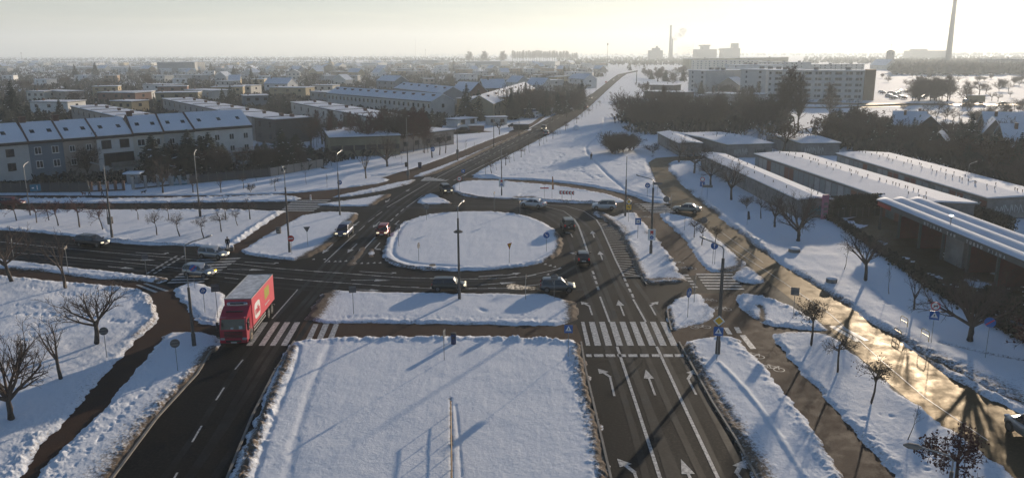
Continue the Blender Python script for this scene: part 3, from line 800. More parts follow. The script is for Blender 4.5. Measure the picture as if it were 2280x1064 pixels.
def ruts(pts, off=(-.75, .75), w=.5):
    _rz[0] += 0.0007
    P = [G(x, y, _rz[0]) for x, y in chaikin(pts, 2, False)]
    for o in off:
        for i in range(len(P) - 1):
            t0 = (P[min(i + 1, len(P) - 1)] - P[max(i - 1, 0)]).normalized(); t1 = (P[min(i + 2, len(P) - 1)] - P[i]).normalized()
            n0, n1 = Vector((-t0.y, t0.x, 0)), Vector((-t1.y, t1.x, 0))
            wt.quad(P[i] + n0 * (o - w / 2), P[i + 1] + n1 * (o - w / 2), P[i + 1] + n1 * (o + w / 2), P[i] + n0 * (o + w / 2))
for pts in ([(1500, 1180), (1412, 880), (1340, 700), (1300, 600), (1285, 545), (1262, 500), (1200, 468), (1100, 458), (950, 462), (700, 462), (300, 458)], [(1590, 1180), (1455, 880), (1385, 700), (1335, 580), (1315, 520), (1270, 478), (1190, 455), (1050, 449)],
            [(1690, 1180), (1545, 880), (1450, 700), (1380, 600)], [(300, 1180), (440, 1000), (520, 860), (600, 740), (690, 640), (760, 560), (830, 490), (900, 430), (1000, 380), (1180, 295)],
            [(370, 1180), (560, 900), (640, 760), (740, 630), (820, 540), (880, 475), (960, 415), (1040, 372), (1200, 295)], [(0, 550), (200, 562), (430, 590), (620, 608), (850, 627), (1050, 632), (1220, 620), (1270, 590)], [(0, 575), (200, 585), (430, 612), (640, 640), (850, 648), (1050, 650), (1220, 648), (1290, 640)], [(0, 536), (200, 548), (430, 568), (620, 585)]):
    ruts(pts)
struct('wheel_tracks', wt, M['track'])
mw = MB()
# white bicycle symbols on the brick path
def bike(px, py, rz, s=1.0):
    c = G(px, py, 0.022)
    Mx = Matrix.Translation(c) @ Matrix.Rotation(rz, 4, 'Z') @ Matrix.Scale(s, 4)
    def st(p, q, w=0.07):
        a, b = Vector((*p, 0)), Vector((*q, 0))
        u = (b - a).normalized(); n = Vector((-u.y, u.x, 0)) * w / 2
        mw.quad(Mx @ (a - n), Mx @ (b - n), Mx @ (b + n), Mx @ (a + n))
    for cx in (-0.6, 0.6):
        for k in range(12):
            a0, a1 = k * math.pi / 6, (k + 1) * math.pi / 6
            st((cx + .38 * math.cos(a0), .38 * math.sin(a0)), (cx + .38 * math.cos(a1), .38 * math.sin(a1)))
    for p, q in (((-.6, 0), (-.25, .5)), ((-.25, .5), (.4, .5)), ((.4, .5), (.05, 0)), ((.05, 0), (-.6, 0)), ((.05, 0), (-.25, .5)), ((.6, 0), (.4, .65)), ((.3, .68), (.5, .62)), ((-.4, .62), (-.15, .62))):
        st(p, q)
for px, py, rz, s in ((1716, 819, -0.55, 1.15), (1674, 791, -0.55, 1.1), (1604, 687, -0.3, 1.15), (1578, 668, -0.3, 0.9), (1529, 597, -0.35, 1.2), (1507, 584, -0.3, 0.9), (1440, 483, -0.3, 1.0), (1560, 728, 0.1, 1.0)):
    bike(px, py, rz, s)
struct('bicycle_markings', mw, M['paint_worn'])
# kerbs: raised stone edges along the carriageways
kb = MB()
def kerb(pts, w=0.16, h=0.11):
    P = [G(x, y) for x, y in pts]
    for i in range(len(P) - 1):
        t = (P[i + 1] - P[i]).normalized(); n = Vector((-t.y, t.x, 0)) * w / 2
        a, b = P[i], P[i + 1]
        kb.add([a - n, b - n, b + n, a + n] + [p + Vector((0, 0, h)) for p in (a - n, b - n, b + n, a + n)], [(4, 5, 6, 7), (0, 1, 5, 4), (2, 3, 7, 6), (1, 2, 6, 5), (3, 0, 4, 7)])
for pts in ([(1294, 762), (1303, 820), (1322, 900), (1360, 1064), (1404, 1250)], [(655, 760), (610, 830), (560, 930), (506, 1064), (450, 1240)], [(1512, 762), (1545, 822), (1586, 895), (1640, 980), (1686, 1066), (1780, 1240)],
            [(1486, 690), (1488, 706), (1495, 736)], [(1388, 617), (1428, 617), (1440, 634)], [(487, 752), (440, 832), (350, 930), (246, 1070), (110, 1250)]):
    kerb(pts)
struct('kerb', kb, M['concrete'])
# ------------------------------------------------------------------ buildings
def wall_mat(name, col):
    return mat(name, col, 0.9, noise=(0.35, tuple(c * 0.75 for c in col), 0.7))
W = {k: wall_mat(k + '_render', c) for k, c in {
    'cream': (0.64, 0.60, 0.52), 'white': (0.72, 0.71, 0.68), 'grey': (0.32, 0.32, 0.315), 'bluegrey': (0.16, 0.20, 0.235), 'brown': (0.37, 0.31, 0.26),
    'yellow': (0.40, 0.32, 0.19), 'olive': (0.24, 0.215, 0.14), 'dark': (0.085, 0.08, 0.075), 'ochre': (0.32, 0.22, 0.14), 'rust': (0.23, 0.125, 0.095), 'palegrey': (0.50, 0.50, 0.48), 'green': (0.20, 0.24, 0.16)}.items()}
M['fascia'] = mat('dark_fascia', (0.05, 0.042, 0.036), 0.8)
M['chimney'] = mat('chimney_brick', (0.16, 0.09, 0.065), 0.9, noise=(3.0, (0.09, 0.06, 0.05), 0.7))

def frame(a, b, z):
    """local frame of a facade whose two ends show at photo points a, b at height z: corner, length, heading"""
    A, B = G(*a, z), G(*b, z)
    d = B - A
    return Vector((A.x, A.y, 0)), d.length, math.atan2(d.y, d.x)

_win = {}
def window(parent, x, z, w, h, y=-0.03, dark=False, rz=0, pane=True, loc=None):
    """one window: frame with its pane, set proud of the wall"""
    key = (round(w, 2), round(h, 2), dark, pane)
    if key not in _win:
        f = MB()
        t = 0.09
        f.box(-w / 2, -0.04, 0, w / 2, 0.06, h) if not pane else None
        if pane:
            for q in ((-w / 2, 0, -w / 2 + t, h), (w / 2 - t, 0, w / 2, h), (-w / 2 + t, 0, w / 2 - t, t), (-w / 2 + t, h - t, w / 2 - t, h), (-t / 2, t, t / 2, h - t)):
                f.box(q[0], -0.05, q[1], q[2], 0.05, q[3])
            f.box(-w / 2 - .06, -0.14, -0.06, w / 2 + .06, 0.02, -0.005)
        p = MB()
        if pane:
            p.box(-w / 2 + t, -0.02, t, w / 2 - t, 0.03, h - t)
        _win[key] = (f.mesh('window', M['black'] if dark else (M['white'] if pane else M['pane'])), p.mesh('pane', M['pane']) if pane else None)
    fm, pm = _win[key]
    o = link('window', fm, parent, loc or (x, y, z), (0, 0, rz))
    if pm:
        link('pane', pm, o)
    return o

def house(name, label, cat, a, b, ze, depth, wall='cream', roof='flat', rise=2.6, group=None, floors=2, nwin=3, pane=False, win=(1.1, 1.3), chim=(), gable_win=0, over=0.35, fasc=True, z0=0.0, sides=True, root=None, L=None):
    """block with a front facade from photo point a to b (taken at eave height ze), running `depth` away from the viewer"""
    if root is None:
        c, L, rz = frame(a, b, ze)
        t = thing(name, label, cat, c, rz, group)
    else:
        t = root
    wl_ = MB()
    if roof == 'gable':                                   # ridge along the facade
        D = depth
        wl_.add([(0, 0, z0), (L, 0, z0), (L, D, z0), (0, D, z0), (0, 0, ze), (L, 0, ze), (L, D, ze), (0, D, ze), (0, D / 2, ze + rise), (L, D / 2, ze + rise)],
                [(0, 1, 5, 4), (1, 2, 6, 9, 5), (2, 3, 7, 6), (3, 0, 4, 8, 7)])
    elif roof == 'gable_front':                            # ridge runs away from the viewer
        D = depth
        wl_.add([(0, 0, z0), (L, 0, z0), (L, D, z0), (0, D, z0), (0, 0, ze), (L, 0, ze), (L, D, ze), (0, D, ze), (L / 2, 0, ze + rise), (L / 2, D, ze + rise)],
                [(0, 1, 5, 8, 4), (1, 2, 6, 5), (2, 3, 7, 9, 6), (3, 0, 4, 7)])
    else:
        wl_.box(0, 0, z0, L, depth, ze)
    part('wall', wl_, W[wall], t)
    r, e = MB(), MB()
    o = over
    if roof == 'gable':
        th = 0.32
        k = rise / (depth / 2)
        e0 = ze - o * k
        for s in (0, 1):
            y0 = -o if s == 0 else depth + o
            r.add([(-o, y0, e0 + .06), (L + o, y0, e0 + .06), (L + o, depth / 2, ze + rise + .06), (-o, depth / 2, ze + rise + .06)] + [(-o, y0, e0 + th), (L + o, y0, e0 + th), (L + o, depth / 2, ze + rise + th), (-o, depth / 2, ze + rise + th)],
                  [(0, 1, 5, 4), (1, 2, 6, 5), (3, 0, 4, 7), (4, 5, 6, 7), (3, 2, 1, 0)])
            e = MB(); e.box(-o - .02, y0 - .04 if s == 0 else y0, e0 - .10, L + o + .02, y0 if s == 0 else y0 + .04, e0 + .16)
            if fasc:
                part('fascia', e, M['fascia'], t)
        e = None
    elif roof == 'gable_front':
        th = 0.32
        k = rise / (L / 2)
        e0 = ze - o * k
        for s in (0, 1):
            x0 = -o if s == 0 else L + o
            r.add([(x0, -o, e0 + .06), (x0, depth + o, e0 + .06), (L / 2, depth + o, ze + rise + .06), (L / 2, -o, ze + rise + .06), (x0, -o, e0 + th), (x0, depth + o, e0 + th), (L / 2, depth + o, ze + rise + th), (L / 2, -o, ze + rise + th)],
                  [(4, 5, 6, 7), (0, 4, 7, 3), (1, 2, 6, 5), (0, 1, 5, 4), (0, 3, 2, 1)])
            for yy in (-o - .05, depth + o)[:1 if s == 0 else 1]:
                e.add([(x0, yy, e0 - .06), (x0, yy + .05, e0 - .06), (L / 2, yy + .05, ze + rise - .06), (L / 2, yy, ze + rise - .06), (x0, yy, e0 + .14), (x0, yy + .05, e0 + .14), (L / 2, yy + .05, ze + rise + .14), (L / 2, yy, ze + rise + .14)],
                      [(0, 3, 7, 4), (1, 5, 6, 2), (0, 4, 5, 1), (0, 1, 2, 3)])
    else:
        r.rbox(-o, -o, ze + .12, L + o, depth + o, ze + .42, 0.1)
        e.box(-o - .03, -o - .03, ze - .05, L + o + .03, depth + o + .03, ze + .16)
    part('roof', r, M['roof_snow'], t)
    if fasc and e is not None:
        part('fascia', e, M['fascia'], t)
    for cx, cy, ch in chim:
        m = MB()
        zt = ze + .3 + (rise * (1 - abs(cy - depth / 2) / (depth / 2)) if roof == 'gable' else 0)
        m.box(cx - .35, cy - .28, zt - .8, cx + .35, cy + .28, zt + ch).box(cx - .42, cy - .35, zt + ch, cx + .42, cy + .35, zt + ch + .12)
        part('chimney', m, M['chimney'], t)
    fh = ze / floors
    for fl in range(floors):
        for i in range(nwin):
            window(t, L * (i + .5) / nwin, fl * fh + fh * 0.34, win[0], win[1], pane=pane)
    if sides and gable_win:
        for fl in range(floors):
            for i in range(gable_win):
                window(t, 0, 0, win[0], win[1], pane=pane, rz=math.pi / 2, loc=(L + .03, depth * (i + .5) / gable_win, fl * fh + fh * 0.34))
    return t

# ---- the near terrace of seven houses, each a house of its own
ev = [(-118, 331), (62, 317), (139, 311.5), (214, 306), (295, 300), (364, 296), (432, 292), (561, 283)]
spec = [('cream', 'pale cream terraced house at the cut-off end of the near row', 1.5, 1.5), ('bluegrey', 'blue grey terraced house with white window frames in the near row', 1.3, 1.5),
        ('brown', 'dull brown terraced house beside the blue grey one, bare trees in front', 1.1, 1.3), ('white', 'whitish terraced house with big dark openings and a balcony in the near row', 2.0, 1.8),
        ('cream', 'cream terraced house half hidden behind the spruces, wide upper window', 1.6, 1.5), ('palegrey', 'pale grey terraced house with spruces right in front', 1.2, 1.3), ('white', 'white end house of the near row with a glazed balcony at its corner', 1.2, 1.4)]
ZE = 8.6
spec[0] = ('palegrey',) + spec[0][1:]
base_rz = frame(ev[0], ev[-1], ZE)[2]
for i in range(7):
    c, L, rz = frame(ev[i], ev[i + 1], ZE)
    wc, lab, ww, wh_ = spec[i]
    t = thing('terraced_house', lab, 'house', c, rz, 'terraced houses of the near row')
    dz = (0, 0, .0, .0, .12, .2, .3)[i]
    house(None, None, None, None, None, ZE + dz, 10.5, wc, 'gable', 3.4, floors=3, nwin=0, root=t, L=L - .02, over=0.02)
    ft = MB(); ft.box(0, -.4, ZE + dz - .42, L - .02, -.02, ZE + dz - .1)
    part('gutter', ft, M['fascia'], t)
    n = 4 if i == 6 else 2
    for fl, zz in enumerate((3.2, 6.0)):
        for k in range(n):
            if i == 3 and fl == 0:
                continue
            window(t, L * (k + .5) / n, zz, ww, wh_, pane=True, dark=i in (0, 3))
    if i == 3:
        window(t, L * .3, 2.4, 2.4, 2.6, pane=True, dark=True); window(t, L * .72, 2.8, 4.0, 2.2, pane=True, dark=True)
        bl = MB(); bl.box(L * .25, -1.6, 2.05, L - .3, -.01, 2.3).box(L * .25, -1.6, 2.3, L - .3, -1.52, 3.1)
        part('balcony', bl, M['concrete'], t)
    if i == 6:
        bl = MB(); bl.box(L - 5.5, -1.8, 2.6, L + .6, -.01, 2.9)
        for q in range(8):
            bl.box(L - 5.5 + q * .86, -1.8, 2.9, L - 5.44 + q * .86, -1.74, 3.9)
        bl.box(L - 5.5, -1.82, 3.9, L + .6, -1.72, 3.98).box(L - 5.4, -1.7, 0, L - 5.1, -1.4, 2.6).box(L + .2, -1.7, 0, L + .5, -1.4, 2.6)
        part('balcony', bl, W['rust'], t)
    sk = MB()
    for k in range(n if n == 2 else 3):
        x = L * (k + .5) / (n if n == 2 else 3)
        m = MB()
        y0, y1 = 2.0, 2.9
        zr = lambda y: ZE + dz + y * 3.4 / 5.25
        m.add([(x - .42, y0, zr(y0) + .36), (x + .42, y0, zr(y0) + .36), (x + .42, y1, zr(y1) + .36), (x - .42, y1, zr(y1) + .36), (x - .42, y0, zr(y0) + .1), (x + .42, y0, zr(y0) + .1), (x + .42, y1, zr(y1) + .1), (x - .42, y1, zr(y1) + .1)],
              [(0, 1, 2, 3), (4, 5, 1, 0), (5, 6, 2, 1), (6, 7, 3, 2), (7, 4, 0, 3)])
        part('skylight', m, M['pane'], t)
    if i:
        pw = MB()
        z_ = lambda y: ZE + dz + (y if y < 5.25 else 10.5 - y) * 3.4 / 5.25
        for y0, y1 in ((-.3, 5.25), (5.25, 10.8)):
            pw.add([(-.16, y0, z_(y0) - .3), (.16, y0, z_(y0) - .3), (.16, y1, z_(y1) - .3), (-.16, y1, z_(y1) - .3), (-.16, y0, z_(y0) + .46), (.16, y0, z_(y0) + .46), (.16, y1, z_(y1) + .46), (-.16, y1, z_(y1) + .46)],
                   [(4, 5, 6, 7), (0, 1, 5, 4), (1, 2, 6, 5), (3, 0, 4, 7), (2, 3, 7, 6)])
        part('party_wall', pw, M['chimney'], t)
    if i in (1, 2, 4):
        m = MB(); m.box(.3, 5.0, ZE + 2.6, 1.4, 5.9, ZE + 4.6).box(.2, 4.9, ZE + 4.6, 1.5, 6.0, ZE + 4.8)
        part('chimney', m, M['chimney'], t)

# ---- longer terraces behind it
def terrace(label, a, b, ze, depth, wall, n, chim=True, win=2, roof='flat', rise=2.4, group='terraces behind the near row', end='dark', step=0.0, **kw):
    t = house('terrace_block', label, 'building', a, b, ze, depth, wall, roof, rise, group=group, floors=2, nwin=n * win, win=(1.2, 1.5), over=0.25, **kw)
    c, L, rz = frame(a, b, ze)
    if chim:
        for i in range(n):
            m = MB()
            x = L * (i + .5) / n
            zt = ze + (rise * .62 if roof == 'gable' else .3)
            y = depth * .62 if roof == 'flat' else depth * .33
            m.box(x - .8, y - .35, zt - .5, x + .8, y + .35, zt + .8).box(x - .9, y - .42, zt + .8, x + .9, y + .42, zt + .95)
            part('chimney', m, M['chimney'], t)
    for i in range(1, n):
        m = MB()
        x = L * i / n
        if roof == 'flat':
            m.box(x - .14, -.2, ze + .3, x + .14, depth + .2, ze + .58)
            part('party_wall', m, M['fascia'], t)
    return t
terrace('flat-roofed terrace with a row of chimneys behind the near row', (158, 238), (325, 276), 7.0, 11, 'brown', 6)
terrace('flat snowy terrace stretching behind the white end house', (362, 221), (560, 262), 7.0, 11, 'grey', 7)
terrace('short flat-roofed block with a blank dark end wall by the spruces', (566, 263), (612, 268), 7.0, 12, 'dark', 2, win=1)
terrace('flat terrace with stepped snowy roofs above the birches', (648, 229), (838, 265), 7.0, 11, 'palegrey', 5)
terrace('long gable-roofed terrace with many roof dormers and an olive end wall', (729, 208), (960, 227), 7.5, 11, 'palegrey', 12, roof='gable', rise=2.6, gable_win=1)
terrace('gabled terrace with roof dormers behind the long one', (878, 197), (985, 208.5), 7.5, 11, 'grey', 6, roof='gable', rise=2.8)
terrace('snowy gabled terrace running toward the main road, row of chimneys on its ridge', (1098, 232), (1190, 197), 6.5, 11, 'olive', 7, roof='gable', rise=3.2)
house('low_building', 'low flat-roofed building with a band of windows behind the bare trees', 'building', (735, 308), (890, 303), 5.0, 26, 'olive', nwin=6, floors=1, win=(2.6, 1.3), group=None)
house('low_building', 'low annex with a snow-patched roof among the birches', 'building', (890, 305), (1010, 290), 4.2, 16, 'brown', nwin=5, floors=1, win=(1.8, 1.2))
house('shop_kiosk', 'small pale kiosk with a snowy roof near the main road', 'building', (1086, 263), (1129, 262), 2.6, 4, 'palegrey', nwin=2, floors=1, win=(1.5, 1.2))
house('gabled_house', 'reddish gable-fronted house with snowy roof beyond the dark spruces', 'house', (1045, 206), (1085, 204), 7, 14, 'rust', 'gable_front', 4.5, nwin=2, floors=2)
house('gabled_house', 'hip-roofed house with a bright snowy roof and pink walls beside the reddish one', 'house', (1078, 197), (1128, 196), 7, 11, 'ochre', 'gable', 4.5, nwin=3, floors=2, chim=((4, 5, 1.0),))
house('gabled_house', 'grey house whose gable faces the road above the spruce row', 'house', (1152, 184), (1180, 183), 6, 12, 'palegrey', 'gable_front', 4.0, nwin=2, floors=2)
house('gabled_house', 'pale house with a steep snowy roof at the end of the chimney terrace', 'house', (1208, 190), (1232, 188), 6, 12, 'palegrey', 'gable_front', 4.0, nwin=2, floors=2)
house('yellow_house', 'olive windowless house flank behind the spruces near the kiosk', 'house', (1085, 222), (1135, 216), 7.5, 14, 'olive', 'flat', nwin=1, floors=2)
house('garage_block', 'row of white lock-up garages by the blue-covered cars', 'building', (1020, 268), (1062, 264), 2.6, 6, 'white', nwin=2, floors=1, win=(2.2, 1.6))

# ---- mid-distance estate: flat-roofed cubes and a few gables, each a house of its own
rnd = random.Random(11)
named = [
    (58, 205, 98, 'cream', 'flat', 'cream flat-roofed house between the big spruces', 1), (84, 203, 143, 'brown', 'flat', 'long brown flat-roofed house lit along its eave', 1),
    (66, 228, 150, 'white', 'flat', 'whitish flat-roofed house behind the dark spruces', 1), (205, 194, 262, 'yellow', 'flat', 'yellow-ended flat-roofed house in the old estate', 1),
    (217, 207, 300, 'rust', 'flat', 'dark red flat-roofed house with a pale neighbour', 1), (238, 206, 335, 'palegrey', 'flat', 'long grey flat-roofed double house behind the diagonal terrace', 1),
    (345, 208, 440, 'olive', 'flat', 'olive flat-roofed house with a lit gable wall', 1), (245, 226, 292, 'yellow', 'flat', 'ochre flat-roofed house above the diagonal terrace roof', 1),
    (410, 201, 472, 'palegrey', 'flat', 'tall grey cube house beside the olive one', 1), (318, 189, 378, 'white', 'flat', 'white flat-roofed house in the second estate row', 0), (350, 194, 416, 'rust', 'flat', 'rust flat-roofed house in the second estate row', 0),
    (479, 181, 512, 'palegrey', 'flat', 'pale cube house on a terrace among spruces', 0), (470, 195, 540, 'yellow', 'flat', 'yellow flat-roofed house lit on its end wall', 0), (543, 215, 600, 'bluegrey', 'flat', 'blue grey flat-roofed house behind the blank end wall', 1),
    (520, 192, 558, 'cream', 'flat', 'cream flat-roofed house next to a tall spruce', 0), (588, 187, 640, 'white', 'gable', 'white gabled house with a broad snowy roof', 0), (600, 196, 680, 'yellow', 'flat', 'long yellow flat-roofed house lit on its end', 0),
    (695, 191, 740, 'cream', 'flat', 'cream cube house in front of the dormer terrace', 0), (690, 205, 730, 'grey', 'flat', 'grey cube house at the end of the dormer terrace', 0), (838, 180, 878, 'bluegrey', 'gable', 'house with a steep blue-white snowy roof', 0),
    (640, 163, 668, 'cream', 'gable_front', 'narrow gabled house with one bright roof slope', 0), (720, 150, 742, 'dark', 'gable_front', 'dark steep-gabled house with a sunlit edge', 0), (1010, 165, 1040, 'white', 'flat', 'white cube house near the far road', 0),
    (1150, 176, 1190, 'rust', 'flat', 'rust flat-roofed house above the chimney terrace', 0), (1180, 178, 1222, 'palegrey', 'flat', 'pale grey flat-roofed house above the chimney terrace', 0), (1240, 172, 1268, 'yellow', 'flat', 'yellow-fronted house near the main road bend', 0),
    (1265, 175, 1300, 'white', 'gable', 'white house with a snowy roof close to the main road', 0)]
for x0, y, x1, wc, rf, lab, n in named:
    house('estate_house' if rf == 'flat' else 'gabled_house', lab, 'house', (x0, y), (x1, y + rnd.uniform(-1.5, 2.5)), 6.4, rnd.uniform(9, 13), wc, rf, 3.6, group='houses of the old estate', floors=2, nwin=3, win=(1.5, 1.3), over=0.25,
          gable_win=1, chim=((2.5, 5, 1.0),))
rows = [(141, 0.0, 26), (147, .35, 30), (153.5, .1, 34), (161, .5, 38), (169, .2, 44), (178, .6, 50)]
adj = ['snow-topped', 'low', 'pale', 'shaded']
k = 0
for y, off, sp in rows:
    x = -60 + off * sp
    while x < 1335 - (y - 141) * 0.4:
        w = sp * rnd.uniform(.45, .75)
        yy = y + rnd.uniform(-1.8, 1.8)
        ok = not any(abs(x - nx0) < 24 and abs(yy - ny) < 7 for nx0, ny, *_ in named) and rnd.random() < (.86 if y < 170 else .6) and not (x < 330 and y > 150 and rnd.random() < .72)
        if ok and not (1040 < x < 1330 and y < 139):
            rf = 'flat' if rnd.random() < .66 else rnd.choice(['gable', 'gable_front'])
            wc = rnd.choice(['cream', 'palegrey', 'white', 'grey', 'brown', 'yellow', 'ochre', 'palegrey', 'white'])
            if rf == 'flat':
                house('estate_house', f"{'plain' if y > 150 else 'distant'} flat-roofed {wc.replace('palegrey', 'pale grey')} house in the estate beyond the terraces", 'house', (x, yy), (x + w, yy + rnd.uniform(-.6, .9)), 6.0, rnd.uniform(8, 12), wc, 'flat', group='plain houses of the far estate', nwin=2, floors=2, win=(1.6, 1.3), over=.2, fasc=False)
            else:
                house('gabled_house', f"{'small' if y > 150 else 'distant'} {wc.replace('palegrey', 'pale grey')} house with a snowy pitched roof in the estate", 'house', (x, yy), (x + w * .8, yy + rnd.uniform(-.5, .5)), 5.0, rnd.uniform(9, 12), wc, rf, 4.0, group='plain houses of the far estate', nwin=2, floors=1, win=(1.4, 1.3), over=.3, fasc=False)
        x += sp * rnd.uniform(.95, 1.5)
# large sheds
def shed(lab, a, b, ze, depth, wc, **kw):
    house('industrial_hall', lab, 'building', a, b, ze, depth, wc, 'flat', group=None, floors=1, nwin=0, over=.1, **kw)
shed('big grey hall with a sunlit pale end wall above the estate', (349, 140), (433, 139.5), 14, 30, 'grey')
shed('end wall of the big grey hall, painted pale as if sunlit', (434, 139), (456, 138.6), 14, 20, 'cream')  # the hall's lit gable: sunlight put into the paler cream wall colour
shed('long dark hall under the thin masts', (896, 135), (976, 135), 9, 60, 'bluegrey')
shed('long dark hall next to the round-crowned trees', (1038, 137.5), (1115, 137.5), 9, 50, 'bluegrey')
shed('low white hall far down the main road', (1175, 138), (1236, 138), 8, 40, 'palegrey')
shed('low pale hall among the far estate houses', (800, 141), (842, 141), 8, 40, 'palegrey')
shed('flat snowy depot far left of the grey hall', (150, 150), (345, 150), 5, 60, 'palegrey')

# ---- apartment blocks beyond the thicket
def apartments(lab, a, b, ze, depth, wc, cols, floors=5, end=None, group='apartment blocks'):
    c, L, rz = frame(a, b, ze)
    t = thing('apartment_block', lab, 'building', c, rz, group)
    w_ = MB(); w_.box(0, 0, 0, L, depth, ze); part('wall', w_, W[wc], t)
    if end:
        e_ = MB(); e_.box(L + .3, -.5, 0, L + 5.6, depth + .15, ze + .9); part('end_wall', e_, W[end], t)
    r = MB(); r.rbox(-.3, -.3, ze + .1, L + .1, depth + .3, ze + .5, .1); part('roof', r, M['roof_snow'], t)
    e = MB(); e.box(-.35, -.35, ze - .15, L + .15, depth + .35, ze + .14); part('fascia', e, M['concrete'], t)
    for i in range(3):
        m = MB(); x = L * (i + .5) / 3; m.box(x - 1.2, depth * .4, ze, x + 1.2, depth * .4 + 2, ze + 1.9); part('stair_head', m, M['concrete'], t)
    fh = ze / floors
    for fl in range(floors):
        for i in range(cols):
            window(t, L * (i + .5) / cols + (.5 if i % 2 else -.3), fl * fh + fh * .38, 1.7 if i % 3 else 1.1, 1.35, pane=False)
    return t
apartments('five-storey apartment block with a reddish end wall', (1712, 158), (1926, 159), 15.5, 12, 'palegrey', 19, end='ochre')
apartments('apartment block with a blank pale end wall and brown base above the thicket', (1650, 156), (1706, 157), 15, 40, 'palegrey', 2)
apartments('narrow apartment tower end beside the brown gabled house', (1534, 158), (1573, 159), 14, 40, 'palegrey', 2)
apartments('apartment block end with a dark roof line behind the brown house', (1614, 145), (1646, 146), 15, 40, 'white', 2)
apartments('long olive apartment block at the back of the housing area', (1535, 131.5), (1752, 128.5), 15.5, 12, 'olive', 22, end='olive')
apartments('long pale apartment block in the second row', (1540, 135.5), (1690, 136), 14.5, 12, 'cream', 16)
apartments('pale apartment block peeking over the five-storey one', (1688, 139), (1790, 140), 14.5, 12, 'palegrey', 10)
apartments('low pale apartment block beside the church', (1785, 145), (1925, 144), 12, 12, 'palegrey', 12)
apartments('hazy long apartment block far beyond the park trees', (2180, 131), (2300, 132.5), 14, 12, 'grey', 10)
house('gabled_house', 'brown gabled house with one snowy roof slope below the apartment blocks', 'house', (1598, 189), (1645, 190), 5.5, 16, 'brown', 'gable_front', 4.5, nwin=3, floors=1)
house('low_building', 'flat snowy pavilion in front of the brown gabled house', 'building', (1570, 209), (1690, 212), 4.5, 14, 'grey', nwin=6, floors=1)
house('low_building', 'low snowy shed left of the apartment tower end', 'building', (1436, 204), (1520, 207), 4, 12, 'dark', nwin=4, floors=1)
house('low_building', 'flat hut by the far road end, dark walls', 'building', (1448, 190), (1500, 191), 4, 14, 'dark', nwin=3, floors=1)
# church with its bell tower
c, L, rz = frame((1974, 147), (1989.5, 147), 0)
t = thing('church_tower', 'dark square bell tower with a thin cross beside the snowy church roof', 'tower', c, rz, scale=height_at(1974, 147, 1974, 112) / 25.5)
L = L / t.scale[0]
m = MB(); m.box(0, 0, 0, L, L, 23); part('shaft', m, W['brown'], t)
m = MB(); m.add([(-.3, -.3, 23), (L + .3, -.3, 23), (L + .3, L + .3, 23), (-.3, L + .3, 23), (L * .3, L * .5, 25.5), (L * .7, L * .5, 25.5)], [(0, 1, 5, 4), (1, 2, 5), (2, 3, 4, 5), (3, 0, 4), (3, 2, 1, 0)]); part('roof', m, M['fascia'], t)
for i in range(2):
    window(t, L * (.3 + .4 * i), 18, 1.3, 3, pane=False)
m = MB(); m.tube([(L / 2, L / 2, 25), (L / 2, L / 2, 36)], .16).box(L / 2 - 1.2, L / 2 - .15, 34, L / 2 + 1.2, L / 2 + .15, 34.35); part('cross', m, M['pole'], t)
house('church_hall', 'church hall with a broad snowy roof next to the bell tower', 'church', (1937, 145), (1972, 146), 6, 18, 'cream', 'gable', 8, nwin=3, floors=1)
# gabled houses at the right, between the trees
for i, (x0, y, x1, ze, rise, rf, lab) in enumerate([
    (1990, 279, 2062, 4.5, 3.6, 'gable', 'house with a broad snowy roof and two chimneys behind the bare trees'), (2030, 291, 2108, 4.2, 4.0, 'gable_front', 'house whose dark gable peeks out below the chimneyed roof'),
    (2068, 318, 2110, 3.2, 2.5, 'gable_front', 'small shed-like house with a blue-white roof among dark trees'), (2195, 287, 2282, 4.5, 4.2, 'gable', 'house with a large bluish snowy roof at the edge of the estate'),
    (2185, 301, 2240, 4.2, 4.0, 'gable_front', 'house with a wide dark gable next to the tall spruce'), (2240, 318, 2330, 4.0, 4.0, 'gable', 'house with a sunlit chimney at the very edge of the estate'), (2225, 342, 2330, 3.0, 1.5, 'gable', 'low outbuilding with a snowy roof behind the garages')]):
    house('gabled_house', lab, 'house', (x0, y), (x1, y + 2), ze, 11, 'dark', rf, rise, group='houses behind the garages', nwin=2, floors=1, chim=((3, 4, 1.2), (7, 6, 1.0)) if rf == 'gable' else ((3, 4, 1.0),))

